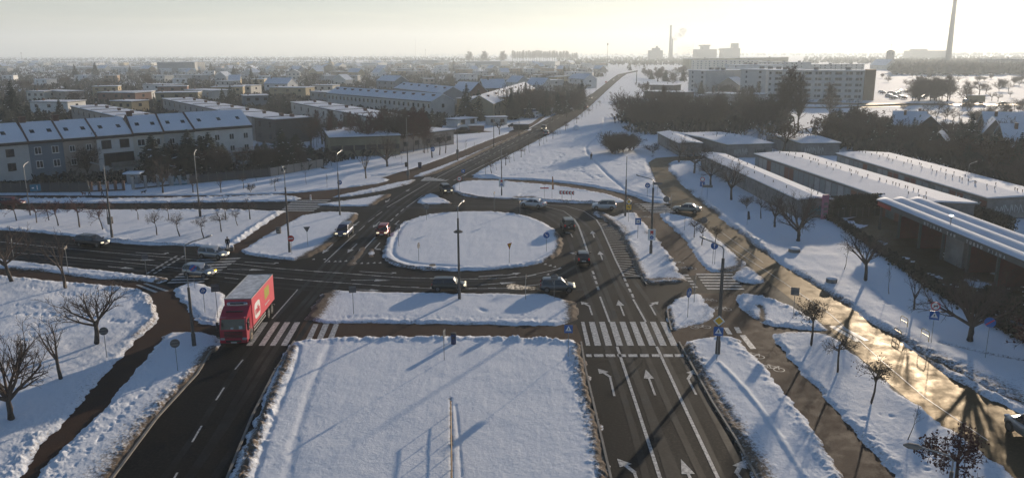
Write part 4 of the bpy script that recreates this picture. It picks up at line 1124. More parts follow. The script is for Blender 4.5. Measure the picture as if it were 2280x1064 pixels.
# ---- lock-up garages: long low buildings, a door per bay, vent pipes along the roof
M['garage_wall'] = mat('garage_concrete', (0.28, 0.27, 0.25), 0.9, noise=(0.6, (0.15, 0.14, 0.13), 0.9))
doorc = [mat('garage_door_' + n, c, 0.7, noise=(1.5, tuple(x * .6 for x in c), .7)) for n, c in (('grey', (0.32, 0.35, 0.35)), ('brown', (0.21, 0.10, 0.075)), ('green', (0.17, 0.21, 0.19)), ('pale', (0.46, 0.47, 0.46)), ('rusty', (0.27, 0.12, 0.08)))]
def strokes(t, name, x0, y, z0, w, h, seed, material, thick=.10, n=9, M4=None):
    """spray-painted scrawl on a wall as one thin mesh of letter-like strokes"""
    rr = random.Random(seed)
    m = MB()
    cw = w / n
    for i in range(n):
        p = [(x0 + cw * (i + rr.uniform(.05, .3)), z0 + h * rr.uniform(0, .25)), (x0 + cw * (i + rr.uniform(.1, .5)), z0 + h * rr.uniform(.7, 1)), (x0 + cw * (i + rr.uniform(.5, .9)), z0 + h * rr.uniform(.3, .6)), (x0 + cw * (i + rr.uniform(.6, .95)), z0 + h * rr.uniform(0, 1))]
        for a, b in zip(p, p[1:]):
            d = math.hypot(b[0] - a[0], b[1] - a[1]) + 1e-6
            nx, nz_ = -(b[1] - a[1]) / d * thick / 2, (b[0] - a[0]) / d * thick / 2
            m.quad((a[0] - nx, y, a[1] - nz_), (b[0] - nx, y, b[1] - nz_), (b[0] + nx, y, b[1] + nz_), (a[0] + nx, y, a[1] + nz_))
    if M4 is not None:
        m.v = [tuple(M4 @ Vector(v)) for v in m.v]
    return part(name, m, material, t)
def garage(lab, A, B, C, z, doors, vents, plain=False, rise=.35, scrawl=None, end_scrawl=None):
    """front eave from A to B in the photo at height z, far eave corner C beyond A"""
    c, L, rz = frame(A, B, z)
    Cg = G(*C, z)
    D = abs((Cg - Vector((c.x, c.y, z))).dot(Vector((-math.sin(rz), math.cos(rz), 0))))
    t = thing('garage_row', lab, 'garages', c, rz, 'rows of lock-up garages')
    w_ = MB(); w_.add([(0, 0, 0), (L, 0, 0), (L, D, 0), (0, D, 0), (0, 0, z), (L, 0, z), (L, D, z), (0, D, z), (L, D / 2, z + rise), (0, D / 2, z + rise)], [(0, 1, 5, 4), (1, 2, 6, 8, 5), (2, 3, 7, 6), (3, 0, 4, 9, 7)])
    part('wall', w_, M['garage_wall'], t)
    r = MB()
    for y0, y1 in ((-.3, D / 2), (D + .3, D / 2)):
        r.add([(-.25, y0, z + .12), (L + .25, y0, z + .12), (L + .25, y1, z + rise + .12), (-.25, y1, z + rise + .12), (-.25, y0, z + .36), (L + .25, y0, z + .36), (L + .25, y1, z + rise + .4), (-.25, y1, z + rise + .4)], [(4, 5, 6, 7), (0, 1, 5, 4), (1, 2, 6, 5), (3, 0, 4, 7), (0, 3, 2, 1)])
    part('roof', r, M['roof_snow'], t)
    e = MB(); e.box(-.28, -.36, z - .06, L + .28, -.3, z + .2).box(-.3, -.3, z - .06, -.25, D + .3, z + .2).box(L + .25, -.3, z - .06, L + .3, D + .3, z + .2)
    part('fascia', e, M['concrete'], t)
    rr = random.Random(len(lab))
    if doors:
        cw = L / doors
        for i in range(doors):
            m = MB()
            m.box(cw * i + .22, -.05, .02, cw * (i + 1) - .22, .03, z - .32)
            for q in range(1, 4):
                m.box(cw * i + .22 + (cw - .44) * q / 4 - .03, -.075, .02, cw * i + .22 + (cw - .44) * q / 4 + .03, -.05, z - .32)
            part('garage_door', m, doorc[rr.choice([0, 0, 0, 2, 3, 1, 4])], t)
    for i in range(vents):
        m = MB()
        x = L * (i + .5) / vents + rr.uniform(-.6, .6)
        y = D * .5 + rr.choice([-1.2, 1.2]) + rr.uniform(-.3, .3)
        zt = z + rise * (1 - abs(y - D / 2) / (D / 2)) + .3
        m.cyl((x, y, zt + .2), (0, 0, 1), .06, .5, 6).cyl((x, y, zt + .48), (0, 0, 1), .13, .10, 7, r2=.06)
        part('vent_pipe', m, M['fascia'], t)
    if scrawl:
        for (x0, w2, z0, h2, sd, mm) in scrawl:
            strokes(t, 'graffiti', x0 * L, -.09, z0, w2 * L, h2, sd, mm)
    if end_scrawl:
        for (y0, w2, z0, h2, sd, mm) in end_scrawl:
            strokes(t, 'graffiti', y0 * D, -.02, z0, w2 * D, h2, sd, mm, M4=Matrix.Translation((L, 0, 0)) @ Matrix.Rotation(math.pi / 2, 4, 'Z'))
    return t, L, D
M['spray_white'] = mat('white_spray', (0.50, 0.50, 0.50), 0.7)
M['spray_dark'] = mat('dark_spray', (0.04, 0.045, 0.06), 0.7)
M['spray_teal'] = mat('teal_spray', (0.05, 0.20, 0.22), 0.7)
garage('garage row with a graffiti-covered back wall nearest the street trees', (1561, 346), (1778, 447), (1606, 343), 3.0, 0, 10, scrawl=((.42, .16, .5, 1.7, 3, M['spray_dark']), (.62, .22, .4, 1.8, 5, M['spray_dark'])), end_scrawl=((.3, .5, .4, 1.8, 8, M['spray_teal']),))
garage('middle garage row with grey and brown doors and two lines of roof vents', (1682, 345), (2012, 458), (1770, 338), 3.0, 26, 44)
far_row, far_L, _ = garage('garage row farthest from the car wash road with a tagged end', (1864, 344), (2200, 444), (1958, 338), 3.0, 26, 40, end_scrawl=((.1, .6, .5, 1.7, 17, M['spray_white']),))
garage('small garage block behind the first street tree, snowy roof', (1465, 297), (1512, 321), (1508, 296), 3.0, 0, 4, end_scrawl=((.1, .8, .4, 1.6, 4, M['spray_dark']),))
garage('garage block with a painted circle on its wall below the thicket', (1620, 324), (1720, 321), (1565, 297), 3.2, 0, 5, scrawl=((.15, .3, .4, 2.0, 21, M['spray_white']), (.62, .25, .5, 1.6, 22, M['spray_dark'])))
garage('garage block with a large white tag under the bushes', (1785, 321), (1870, 320), (1760, 300), 3.2, 0, 12, scrawl=((.08, .5, .4, 2.2, 31, M['spray_white']),))

# ---- self-service car wash
cw_pts = [(1957, 446), (2285, 582)]
zc = 4.6
c, L, rz = frame(cw_pts[0], cw_pts[1], zc)
L *= 1.18
CW = thing('car_wash', 'self-service car wash with rounded snowy roof, red end beam and dark bays', 'car wash', c, rz)
Dw = 6.5
M['steel_dark'] = mat('dark_cladding', (0.11, 0.105, 0.10), 0.6, noise=(1.0, (0.16, 0.15, 0.14), .6))
M['redpanel'] = mat('faded_red_panel', (0.20, 0.055, 0.042), 0.75, noise=(1.5, (0.12, 0.05, 0.045), .7))
M['brightred'] = mat('bright_red_beam', (0.42, 0.025, 0.02), 0.5)
fa = MB(); fa.box(1.2, -.05, zc - .75, L, .25, zc - .1); part('fascia', fa, M['steel_dark'], CW)
eb = MB(); eb.add([(-.1, -.1, zc - .75), (.2, -.1, zc - .75), (.2, Dw, zc - .75), (-.1, Dw, zc - .75), (-.1, -.1, zc - .1), (.2, -.1, zc - .1), (.2, Dw, zc - .1), (-.1, Dw, zc - .1)], [(0, 3, 2, 1), (4, 5, 6, 7), (0, 1, 5, 4), (1, 2, 6, 5), (2, 3, 7, 6), (3, 0, 4, 7)]).box(.2, -.14, zc - .75, 4.2, -.055, zc - .1)
part('end_beam', eb, M['brightred'], CW)
def barrel(y0, y1, z, hgt):
    m = MB()
    n = 8
    ring = [(y0 + (y1 - y0) * k / n, z + hgt * math.sin(math.pi * k / n) ** .8) for k in range(n + 1)]
    xs_ = [-.25 + (L + .25) * i / 30 for i in range(31)]
    vs = [(x, y, zz) for x in xs_ for y, zz in ring]
    fs = [(i * (n + 1) + k, (i + 1) * (n + 1) + k, (i + 1) * (n + 1) + k + 1, i * (n + 1) + k + 1) for i in range(30) for k in range(n)]
    fs += [tuple(range(n + 1)), tuple(reversed(range(30 * (n + 1), 31 * (n + 1))))]
    m.add(vs, fs)
    return part('roof', m, M['roof_snow'], CW, True)
deck = MB(); deck.box(-.3, -.3, zc - .1, L, Dw + .3, zc + .06); part('roof_deck', deck, M['steel_dark'], CW)
barrel(-.28, 1.85, zc + .07, .34); barrel(2.05, 4.25, zc + .07, .42); barrel(4.45, Dw + .28, zc + .07, .42)
nb = 7
for i in range(nb + 1):
    x = L * i / nb
    m = MB(); m.box(x + .02, .3, 0, x + .26, .6, zc - .75); part('post', m, M['steel_dark'], CW)
    m = MB(); m.box(x + .02, Dw - .4, 0, x + .26, Dw - .1, zc - .1); part('post', m, M['steel_dark'], CW)
    if i < nb:
        m = MB(); m.box(x + .3, Dw - .5, 0, x + L / nb, Dw - .42, zc - .1); part('back_panel', m, M['redpanel'], CW)
        m = MB(); m.box(x + .30, Dw - .52, 2.9, x + L / nb, Dw - .505, zc - .15); part('sign_band', m, M['concrete'], CW)
    if i in (1, 2, 4, 5, 6):
        m = MB(); m.box(x + .08, .62, .15, x + .18, Dw - .62, 3.4); part('bay_wall', m, M['redpanel'], CW)
    if i == 3:
        m = MB(); m.box(x + .3, .7, 0, x + L / nb * .75, Dw - .6, zc - .8); part('plant_room', m, M['garage_wall'], CW)
def text_mesh(body, size, depth, name, material, parent, Mx, bold=0.0, align='LEFT'):
    cu = bpy.data.curves.new(name, 'FONT')
    cu.body, cu.size, cu.extrude, cu.offset, cu.align_x = body, size, depth, bold, align
    cu.resolution_u = 3
    ob = bpy.data.objects.new('tmp', cu)
    COL.objects.link(ob)
    me = bpy.data.meshes.new_from_object(ob.evaluated_get(bpy.context.evaluated_depsgraph_get()))
    bpy.data.objects.remove(ob)
    bpy.data.curves.remove(cu)
    me.transform(Mx)
    me.name = name
    me.materials.clear()
    me.materials.append(material)
    return link(name, me, parent)
M['letter'] = mat('pale_letters', (0.72, 0.72, 0.70), 0.5)
text_mesh('KAZEK', 2.3, .004, 'graffiti', M['spray_white'], far_row, Matrix.Translation((far_L * .845, -.10, .7)) @ Matrix.Rotation(math.pi / 2, 4, 'X') @ Matrix.Scale(1.05, 4, (1, 0, 0)), .05)
upright = Matrix.Rotation(math.pi / 2, 4, 'X')
def spread_text(body, x0, x1, z, size, y=-.1):
    k = 0
    n = len(body)
    for i, chh in enumerate(body):
        if chh != ' ':
            text_mesh(chh, size, .02, 'letter', M['letter'], CW, Matrix.Translation((x0 + (x1 - x0) * i / (n - 1), y, z)) @ upright, 0.012, 'CENTER')
xs_of = lambda px, py: (Vector((G(px, py, zc - .4).x, G(px, py, zc - .4).y, 0)) - c).dot(Vector((math.cos(rz), math.sin(rz), 0)))
xa, xb = xs_of(2077, 496), xs_of(2150, 524)
spread_text('MYJNIA 24H', xa, xb, zc - .66, .52)
xa2, xb2 = xs_of(2184, 536), xs_of(2280, 571)
spread_text('TURBO PIANA', xa2, xb2, zc - .66, .52)
lamp = MB(); lamp.cyl(((xa + xb) / 2 + 1.2, .6, zc + .7), (0, 0, 1), .07, 1.1, 8).cyl(((xa + xb) / 2 + 1.2, .6, zc + 1.4), (0, 0, 1), .2, .28, 10)
part('roof_lamp', lamp, M['chrome'], CW)
# wet yard of the car wash and the totem at its entrance
sheet('car_wash_yard', [[(1885, 488), (1925, 478), (1965, 480), (2040, 600), (2300, 745), (2330, 660), (2330, 700), (2300, 760), (2230, 735), (2100, 655), (1990, 585), (1920, 525)], [(1965, 480), (2120, 540), (2330, 640), (2330, 720), (2230, 710), (2040, 600)]], 0.27, M['wet'])
b0 = G(1834, 491)
t = thing('totem_sign', 'tall pink totem panel at the corner of the graffiti garage row', 'sign', b0, 0.35)
m = MB(); m.rbox(-.55, -.2, 0, .55, .2, height_at(1834, 491, 1834, 433), .06); part('panel', m, mat('pink_totem', (0.50, 0.14, 0.20), .6, noise=(1.2, (0.42, .28, .30), .8)), t)
for k in range(3):
    m = MB(); m.box(-.35, -.215, .9 + k * .8, .35, -.2, 1.3 + k * .8); part('panel_mark', m, M['concrete'], t)
# ------------------------------------------------------------------ trees
def grow(mb, p, d, L, r, lvl, rng, spec):
    """one branch as a bent tapering tube, then its children; spec[lvl] = (children, length ratio, spread, up pull, from where, radius ratio)"""
    nseg = 3 if lvl < 2 else 2
    pts, rad = [p.copy()], [r]
    q = p.copy()
    dd = d.normalized()
    wob, up = spec['wob'], spec['up']
    for i in range(nseg):
        dd = (dd + Vector((rng.gauss(0, wob), rng.gauss(0, wob), rng.gauss(0, wob) + up))).normalized()
        q = q + dd * (L / nseg)
        pts.append(q.copy())
        rad.append(max(r * (1 - 0.62 * (i + 1) / nseg), spec['rmin'] * .6))
    mb.tube(pts, rad, 5 if lvl == 0 else (4 if lvl == 1 else 3), caps=False)
    if lvl >= spec['levels']:
        return
    n, lr, spr, t0, rr = spec['lv'][lvl]
    n = max(1, int(n + rng.uniform(-.5, 1.2)))
    ph = rng.uniform(0, 6.28)
    for k in range(n):
        t = t0 + (1 - t0) * (k + rng.uniform(.2, .9)) / n
        j = min(int(t * nseg), nseg - 1)
        base = pts[j].lerp(pts[j + 1], t * nseg - j)
        ax = (pts[j + 1] - pts[j]).normalized()
        a = ax.cross(Vector((0, 0, 1)))
        a = a.normalized() if a.length > .05 else Vector((1, 0, 0))
        b = ax.cross(a)
        an = ph + k * 2.4 + rng.uniform(-.4, .4)
        s = spr * rng.uniform(.75, 1.25)
        nd = ax * math.cos(s) + (a * math.cos(an) + b * math.sin(an)) * math.sin(s)
        grow(mb, base, nd, L * lr * rng.uniform(.75, 1.2) * (1.15 - .4 * t), max(rad[j] * rr, spec['rmin']), lvl + 1, rng, spec)

def tree_proto(name, label, cat, seed, H, trunk_h, trunk_r, limbs, limb_len, limb_spread, spec, bark='bark', twig='twig', trunks=1, leaves=None, leader=False, group=None):
    rng = random.Random(seed)
    t = thing(name, label, cat, (0, 0, -500), 0, group)
    tm, cm = MB(), MB()
    leafp = []
    for k in range(trunks):
        an = rng.uniform(0, 6.28)
        off = Vector((math.cos(an), math.sin(an), 0)) * (0.18 * (trunks > 1))
        top = Vector((off.x * 5 * (trunks > 1) + rng.gauss(0, .06 * trunk_h), off.y * 5 * (trunks > 1) + rng.gauss(0, .06 * trunk_h), trunk_h))
        mid = off.lerp(top, .5) + Vector((rng.gauss(0, .04), rng.gauss(0, .04), 0))
        pts = [off + Vector((0, 0, -.4)), off + Vector((0, 0, .12)), mid, top]
        rad = [trunk_r * 1.5, trunk_r * 1.12, trunk_r * .92, trunk_r * .75]
        tm.tube(pts, rad, 7, caps=False)
        if leader:
            # a central stem with ascending branches all the way up
            tip = top + Vector((rng.gauss(0, .3), rng.gauss(0, .3), H - trunk_h))
            tm.tube([top, top.lerp(tip, .5), tip], [trunk_r * .72, trunk_r * .4, .02], 5, caps=False)
            for i in range(limbs):
                f = (i + rng.uniform(0, .8)) / limbs
                an = i * 2.4 + rng.uniform(-.5, .5)
                s = limb_spread * rng.uniform(.7, 1.2)
                d = Vector((math.cos(an) * math.sin(s), math.sin(an) * math.sin(s), math.cos(s)))
                grow(cm, top.lerp(tip, f), d, limb_len * (1.05 - .7 * f) * rng.uniform(.8, 1.2), trunk_r * .45 * (1 - .7 * f), 0, rng, spec)
        else:
            for i in range(limbs):
                an = i * 6.283 / limbs + rng.uniform(-.4, .4)
                s = limb_spread * rng.uniform(.45, 1.2)
                d = Vector((math.cos(an) * math.sin(s), math.sin(an) * math.sin(s), math.cos(s)))
                grow(cm, top - Vector((0, 0, rng.uniform(0, .25) * trunk_h)), d, limb_len * rng.uniform(.8, 1.15), trunk_r * .62, 0, rng, spec)
    if leaves:
        lm, cnt, sz = leaves
        vs = [Vector(v) for v in cm.v]
        for _ in range(cnt):
            v = rng.choice(vs) + Vector((rng.gauss(0, .12), rng.gauss(0, .12), rng.gauss(0, .12)))
            a = Vector((rng.gauss(0, 1), rng.gauss(0, 1), rng.gauss(0, 1))).normalized() * sz * rng.uniform(.6, 1.3)
            b = a.cross(Vector((rng.gauss(0, 1), rng.gauss(0, 1), rng.gauss(0, 1)))).normalized() * sz * rng.uniform(.4, .9)
            cm.add([v - a, v + b, v + a, v - b], [(0, 1, 2, 3)], 1)
    part('trunk', tm, M[bark], t, True)
    part('crown', cm, [M[twig], M[leaves[0]]] if leaves else M[twig], t)
    zs = [v[2] for v in cm.v + tm.v]
    return t, max(zs)

def conifer_proto(seed, H, R0, snowy=True, slim=1.0):
    rng = random.Random(seed)
    t = thing('spruce_tree', 'dark spruce', 'tree', (0, 0, -500))
    tm, cm, sm = MB(), MB(), MB()
    tm.tube([(0, 0, -.4), (0, 0, H * .5), (0, 0, H * .98)], [.22, .12, .03], 6, caps=False)
    nl = int(H * 2.6)
    for i in range(nl):
        f = i / (nl - 1)
        z = H * (.08 + .9 * f)
        rr = R0 * slim * (1 - f) ** .85 * rng.uniform(.78, 1.16) + .12
        nb = max(5, int(13 * (1 - f) + 5))
        for k in range(nb):
            an = k * 6.283 / nb + rng.uniform(-.3, .3) + i * .7
            L = rr * rng.uniform(.7, 1.15)
            dr = rng.uniform(.12, .38)
            n = 3 if L > 1 else 2
            c, s_ = math.cos(an), math.sin(an)
            for j in range(n):
                q0, q1 = L * j / n, L * (j + 1.25) / n
                w = (.30 + .16 * L) * (1.1 - .25 * j) * rng.uniform(.7, 1.2)
                zz0, zz1 = z - q0 * dr, z - q1 * dr - rng.uniform(0, .16)
                a = Vector((c * q0, s_ * q0, zz0)); b = Vector((c * q1, s_ * q1, zz1)); m_ = (a + b) / 2
                sd = Vector((-s_, c, 0)) * w
                m1, m2 = m_ + sd - Vector((0, 0, rng.uniform(.1, .3))), m_ - sd - Vector((0, 0, rng.uniform(.1, .3)))
                cm.add([a, m1, b, m2, m_ + Vector((0, 0, .05))], [(0, 1, 4), (1, 2, 4), (2, 3, 4), (3, 0, 4)])
                if snowy and j == n - 1 and rng.random() < .10:
                    sm.add([a + Vector((0, 0, .07)), m_ + sd * .5 + Vector((0, 0, .03)), b + Vector((0, 0, .05)), m_ - sd * .5 + Vector((0, 0, .03))], [(0, 1, 2, 3)])
    part('trunk', tm, M['bark'], t)
    cr = part('crown', cm, M['needle'], t)
    if sm.v:
        part('snow_patch', sm, M['roof_snow'], cr)
    return t, H

SP = dict
P = {}
fine = SP(wob=.10, up=.03, rmin=.013, levels=3, lv=[(6, .55, .62, .25, .5), (5, .5, .65, .2, .5), (4, .5, .7, .2, .6)])
P['ball'] = [tree_proto('small_tree', 'small tree', 'tree', s, 3.4, 1.7, .065, 6, .95, 1.15, SP(wob=.10, up=.05, rmin=.010, levels=3, lv=[(5, .62, .8, .15, .55), (4, .6, .8, .2, .6), (3, .6, .8, .2, .7)])) for s in (1, 2, 3)]
P['ballred'] = [tree_proto('small_tree', 'small tree', 'tree', s, 3.4, 1.7, .065, 6, 1.0, 1.15, SP(wob=.10, up=.06, rmin=.012, levels=3, lv=[(5, .62, .8, .15, .55), (5, .6, .8, .2, .6), (3, .6, .8, .2, .7)]), twig='twig_red') for s in (4, 5)]
P['ballleaf'] = [tree_proto('small_tree', 'small tree', 'tree', s, 3.4, 1.7, .07, 6, 1.05, 1.15, SP(wob=.10, up=.05, rmin=.012, levels=3, lv=[(5, .62, .8, .15, .55), (4, .6, .8, .2, .6), (3, .6, .8, .2, .7)]), leaves=('leaf_brown', 520, .055)) for s in (6, 7)]
P['redleaf'] = [tree_proto('small_tree', 'small tree', 'tree', 8, 4.2, 1.5, .09, 7, 1.35, 1.1, SP(wob=.12, up=.06, rmin=.014, levels=3, lv=[(5, .62, .8, .15, .55), (4, .6, .8, .2, .6), (3, .6, .8, .2, .7)]), twig='twig_red', leaves=('leaf_red', 900, .085))]
P['young'] = [tree_proto('young_tree', 'young tree', 'tree', s, 3.2, 1.3, .04, 7, .8, .55, SP(wob=.10, up=.06, rmin=.009, levels=2, lv=[(4, .5, .6, .3, .55), (3, .5, .7, .3, .6)]), leader=True) for s in (11, 12, 13)]
P['spread'] = [tree_proto('bare_tree', 'bare tree', 'tree', s, 7.5, 2.1, .17, 7, 3.0, .95, fine) for s in (21, 22, 23, 24)]
P['vase'] = [tree_proto('bare_tree', 'bare tree', 'tree', s, 6, 1.9, .15, 4, 2.7, .6, SP(wob=.10, up=.05, rmin=.012, levels=3, lv=[(5, .5, .5, .3, .5), (4, .45, .6, .25, .5), (3, .45, .7, .2, .6)])) for s in (31, 32)]
P['broad'] = [tree_proto('bare_tree', 'bare tree', 'tree', 41, 9, 1.7, .26, 8, 4.2, .85, SP(wob=.09, up=.03, rmin=.016, levels=3, lv=[(8, .5, .55, .25, .5), (6, .45, .65, .2, .5), (4, .45, .7, .2, .6)]))]
mid = SP(wob=.11, up=.05, rmin=.028, levels=3, lv=[(6, .55, .6, .2, .5), (4, .5, .65, .2, .55), (3, .5, .7, .2, .65)])
P['mid'] = [tree_proto('bare_tree', 'bare tree', 'tree', s, 8, 2.2, .16, 6, 3.0, .75, mid) for s in (51, 52, 53)]
P['tall'] = [tree_proto('tall_tree', 'tall tree', 'tree', s, 15, 2.5, .22, 34, 4.6, .45, SP(wob=.08, up=.05, rmin=.04, levels=2, lv=[(9, .45, .5, .15, .5), (6, .45, .55, .15, .6)]), leader=True) for s in (61, 62)]
P['birch'] = [tree_proto('birch_tree', 'birch', 'tree', s, 13, 3.5, .13, 30, 3.2, .6, SP(wob=.12, up=-.02, rmin=.034, levels=2, lv=[(9, .5, .6, .15, .5), (6, .5, .7, .15, .6)]), bark='birch', twig='twig', leader=True) for s in (71, 72)]
P['birchred'] = [tree_proto('birch_tree', 'birch', 'tree', 73, 13, 3.5, .13, 32, 3.2, .6, SP(wob=.12, up=-.02, rmin=.036, levels=2, lv=[(9, .5, .6, .15, .5), (6, .5, .7, .15, .6)]), bark='bark', twig='twig_red', leader=True)]
thick = SP(wob=.13, up=.09, rmin=.034, levels=3, lv=[(6, .6, .7, .1, .55), (5, .55, .75, .1, .6), (3, .55, .8, .2, .7)])
P['bushy'] = [tree_proto('thicket_tree', 'thicket tree', 'tree', s, 8, 1.0, .11, 7, 3.6, .52, thick, trunks=2) for s in (81, 82, 83)]
P['shrub'] = [tree_proto('shrub', 'shrub', 'shrub', s, 2.2, .25, .04, 9, 1.1, .75, SP(wob=.13, up=.05, rmin=.016, levels=2, lv=[(6, .6, .6, .2, .55), (5, .6, .7, .2, .6)])) for s in (91, 92)]
P['park'] = [tree_proto('park_tree', 'park tree', 'tree', s, 11, 1.4, .32, 30, 5.2, 1.0, SP(wob=.11, up=.06, rmin=.055, levels=2, lv=[(9, .5, .7, .1, .5), (6, .5, .75, .1, .6)]), leader=True) for s in (101, 102)]
P['leafbrown'] = [tree_proto('bare_tree', 'bare tree', 'tree', 111, 8, 2.0, .16, 6, 3.0, .85, mid, leaves=('leaf_brown', 900, .14))]
P['spruce'] = [conifer_proto(s, 10, 2.7) for s in (121, 122, 123)]
P['slim'] = [conifer_proto(s, 8, 1.5, False) for s in (131, 132)]
P['hedge'] = [conifer_proto(s, 3, .95, False) for s in (141,)]
_used, _tr = set(), random.Random(99)
def plant(kind, bx, by, top, label, group=None, lean=0.0, h=None, z=0.12, wide=1.0):
    """a tree whose foot shows at (bx, by) and whose crown reaches up to row `top`"""
    p = G(bx, by, z)
    hh = h or max(0.6, height_at(bx, by, bx, top, z))
    proto, H = _tr.choice(P[kind])
    s = hh / H
    tl = (_tr.uniform(-.02, .02), math.radians(lean) + _tr.uniform(-.02, .02))
    return dup(proto, p, _tr.uniform(0, 6.28) if not lean else 0.0, label, group, (s * wide, s * wide, s), tl)

# bottom-left lawn
plant('broad', 26, 935, 696, 'tall bare tree at the photo edge beside the muddy path', lean=-3, wide=.8)
plant('vase', 136, 845, 706, 'forked bare tree leaning toward its taller neighbours on the lawn', lean=-9)
plant('spread', 216, 766, 622, 'wide bare tree standing near the bend of the muddy path', lean=-4, wide=1.25)
plant('spread', 26, 628, 492, 'bare tree at the photo edge by the cycle path', lean=-5)
plant('vase', 146, 642, 505, 'twin-stemmed bare tree beside the left road', lean=-6)
# small ball trees between the two left roads
back = [(37, 492, 437), (82, 497, 448), (109, 490.6, 445), (308, 490, 446), (376, 490, 446), (448, 483, 440), (503, 490, 438), (557, 489, 437), (240, 485, 440)]
front = [(130, 503, 444), (177.6, 506.7, 436), (229, 511, 455), (349.6, 523.6, 466), (400, 526.5, 472), (454, 530.7, 478), (493, 516.6, 464), (528.6, 502.5, 465)]
onames = ['first', 'second', 'third', 'fourth', 'fifth', 'sixth', 'seventh', 'eighth', 'ninth', 'tenth', 'eleventh', 'twelfth', 'thirteenth', 'fourteenth', 'fifteenth', 'sixteenth', 'seventeenth', 'eighteenth', 'nineteenth', 'twentieth']
for i, (x, y, tp) in enumerate(sorted(back)):
    plant('ballred' if x < 300 else 'ball', x, y, tp, f'{onames[i]} from the left in the back row of small round trees on the snowy strip', 'small round-crowned trees between the left roads', lean=-4)
for i, (x, y, tp) in enumerate(sorted(front)):
    plant('ballred' if i < 3 else 'ball', x, y, tp, f'{onames[i]} from the left in the front row of small round trees on the snowy strip', 'small round-crowned trees between the left roads', lean=(-8 if i == 2 else -5))
# verge below the fences
for kind, x, y, tp, lab in (('ball', 542, 421, 385, 'small dark tree above the footpath, left of the ball-crowned one'), ('ball', 613, 426, 393, 'small ball-crowned tree on the snowy verge by the footpath'), ('shrub', 558, 428, 407, 'little bare shrub beside the footpath'),
                            ('young', 571, 404, 372, 'thin tree near the fence end'), ('young', 682, 410, 376, 'thin forked sapling below the dark hedge'), ('young', 728, 418.5, 386, 'broken sapling between fence and lamp post'),
                            ('mid', 363, 430, 345, 'dark bushy tree at the white fence pillars'), ('vase', 430, 429, 385, 'twin-stemmed small tree near the blue gate'), ('vase', 492, 429, 388, 'dark forked tree by the footpath below the terrace'),
                            ('vase', 815, 398, 338, 'multi-stemmed bare tree at the muddy track'), ('broad', 862, 371, 292, 'dark round tree with a wide crown in front of the low building'), ('young', 738, 368, 330, 'small tree at the bottom of the low building'),
                            ('ball', 962, 352, 296, 'first of three round bare trees by the blue sign'), ('ball', 979, 346, 294, 'middle of three round bare trees by the blue sign'), ('ball', 992, 342, 292, 'last of three round bare trees by the blue sign'),
                            ('young', 1038.5, 346, 312, 'sapling between footpath and main road'), ('young', 1057, 340, 316, 'smaller sapling between footpath and main road'), ('mid', 1112, 300, 262, 'bare tree in front of the pale kiosk'),
                            ('young', 895, 365, 345, 'sapling right of the dark round tree'), ('young', 928, 335, 312, 'sapling by the birches'), ('shrub', 505, 470, 450, 'small shrub on the bank of the back road')):
    plant(kind, x, y, tp, lab)
# birches and brown bare trees in front of the low building
for i in range(50):
    x = 690 + i * 5.4 + _tr.uniform(-4, 4)
    y = 338 + _tr.uniform(-14, 6) - (8 if x < 800 else 0)
    tp = 244 + _tr.uniform(-12, 18) if x > 850 else 250 + _tr.uniform(-8, 25)
    plant(_tr.choice(['birch', 'birchred', 'birchred', 'mid']), x, y, tp, 'tall brown birch in the stand hiding the low flat-roofed building', 'birches in front of the low building')
for x, y, tp in ((903, 331, 238), (912, 326, 244), (925, 320, 258), (940, 318, 268), (955, 312, 275), (893, 318, 250)):
    plant('birch', x, y, tp, 'birch with a pale trunk at the open end of the stand', 'pale birches at the end of the stand')
# spruces by the near terrace
for i, (x, y, tp, lab) in enumerate([(345, 392, 296, 'dark spruce in front of the cream terraced house'), (372, 388, 318, 'low dark spruce beside the taller one at the cream house'), (424, 385, 286, 'slender spruce in front of the pale grey terraced house'), (452, 382, 300, 'spruce between two taller ones at the terrace'),
                                     (472, 380, 293, 'broad spruce in front of the white end house'), (500, 372, 318, 'small spruce at the corner of the white end house'), (592, 372, 312, 'dark spruce just past the white end house'), (630, 372, 284, 'tall dark spruce right of the terrace'),
                                     (662, 368, 296, 'broad dark spruce below the blank end wall'), (648, 378, 318, 'low conifer at the foot of the tall ones'), (690, 362, 322, 'dark conifer at the corner of the low building'), (612, 380, 335, 'short conifer behind the fence end'), (575, 376, 318, 'conifer hiding the glazed balcony')]):
    plant('spruce', x, y, tp, lab, wide=2.2 if 'broad' in lab else 1.8)
for i in range(34):
    x = -20 + i * 21 + _tr.uniform(-8, 8)
    if 330 < x < 350:
        continue
    y = 399 - (x * .035) + _tr.uniform(-9, 4)
    plant(_tr.choice(['bushy', 'mid', 'shrub', 'leafbrown', 'slim']), x, y, y - _tr.uniform(28, 68), 'dark garden tree or bush between the fence and the near terrace', 'garden growth in front of the near terrace', wide=1.2)
for x, y, tp, lab in ((195, 395, 318, 'round brown tree in front of the brown terraced house'), (220, 392, 290, 'slim bare tree before the whitish house'), (160, 396, 335, 'brown bare tree at the blue grey house')):
    plant('bushy' if 'slim' not in lab else 'tall', x, y, tp, lab)
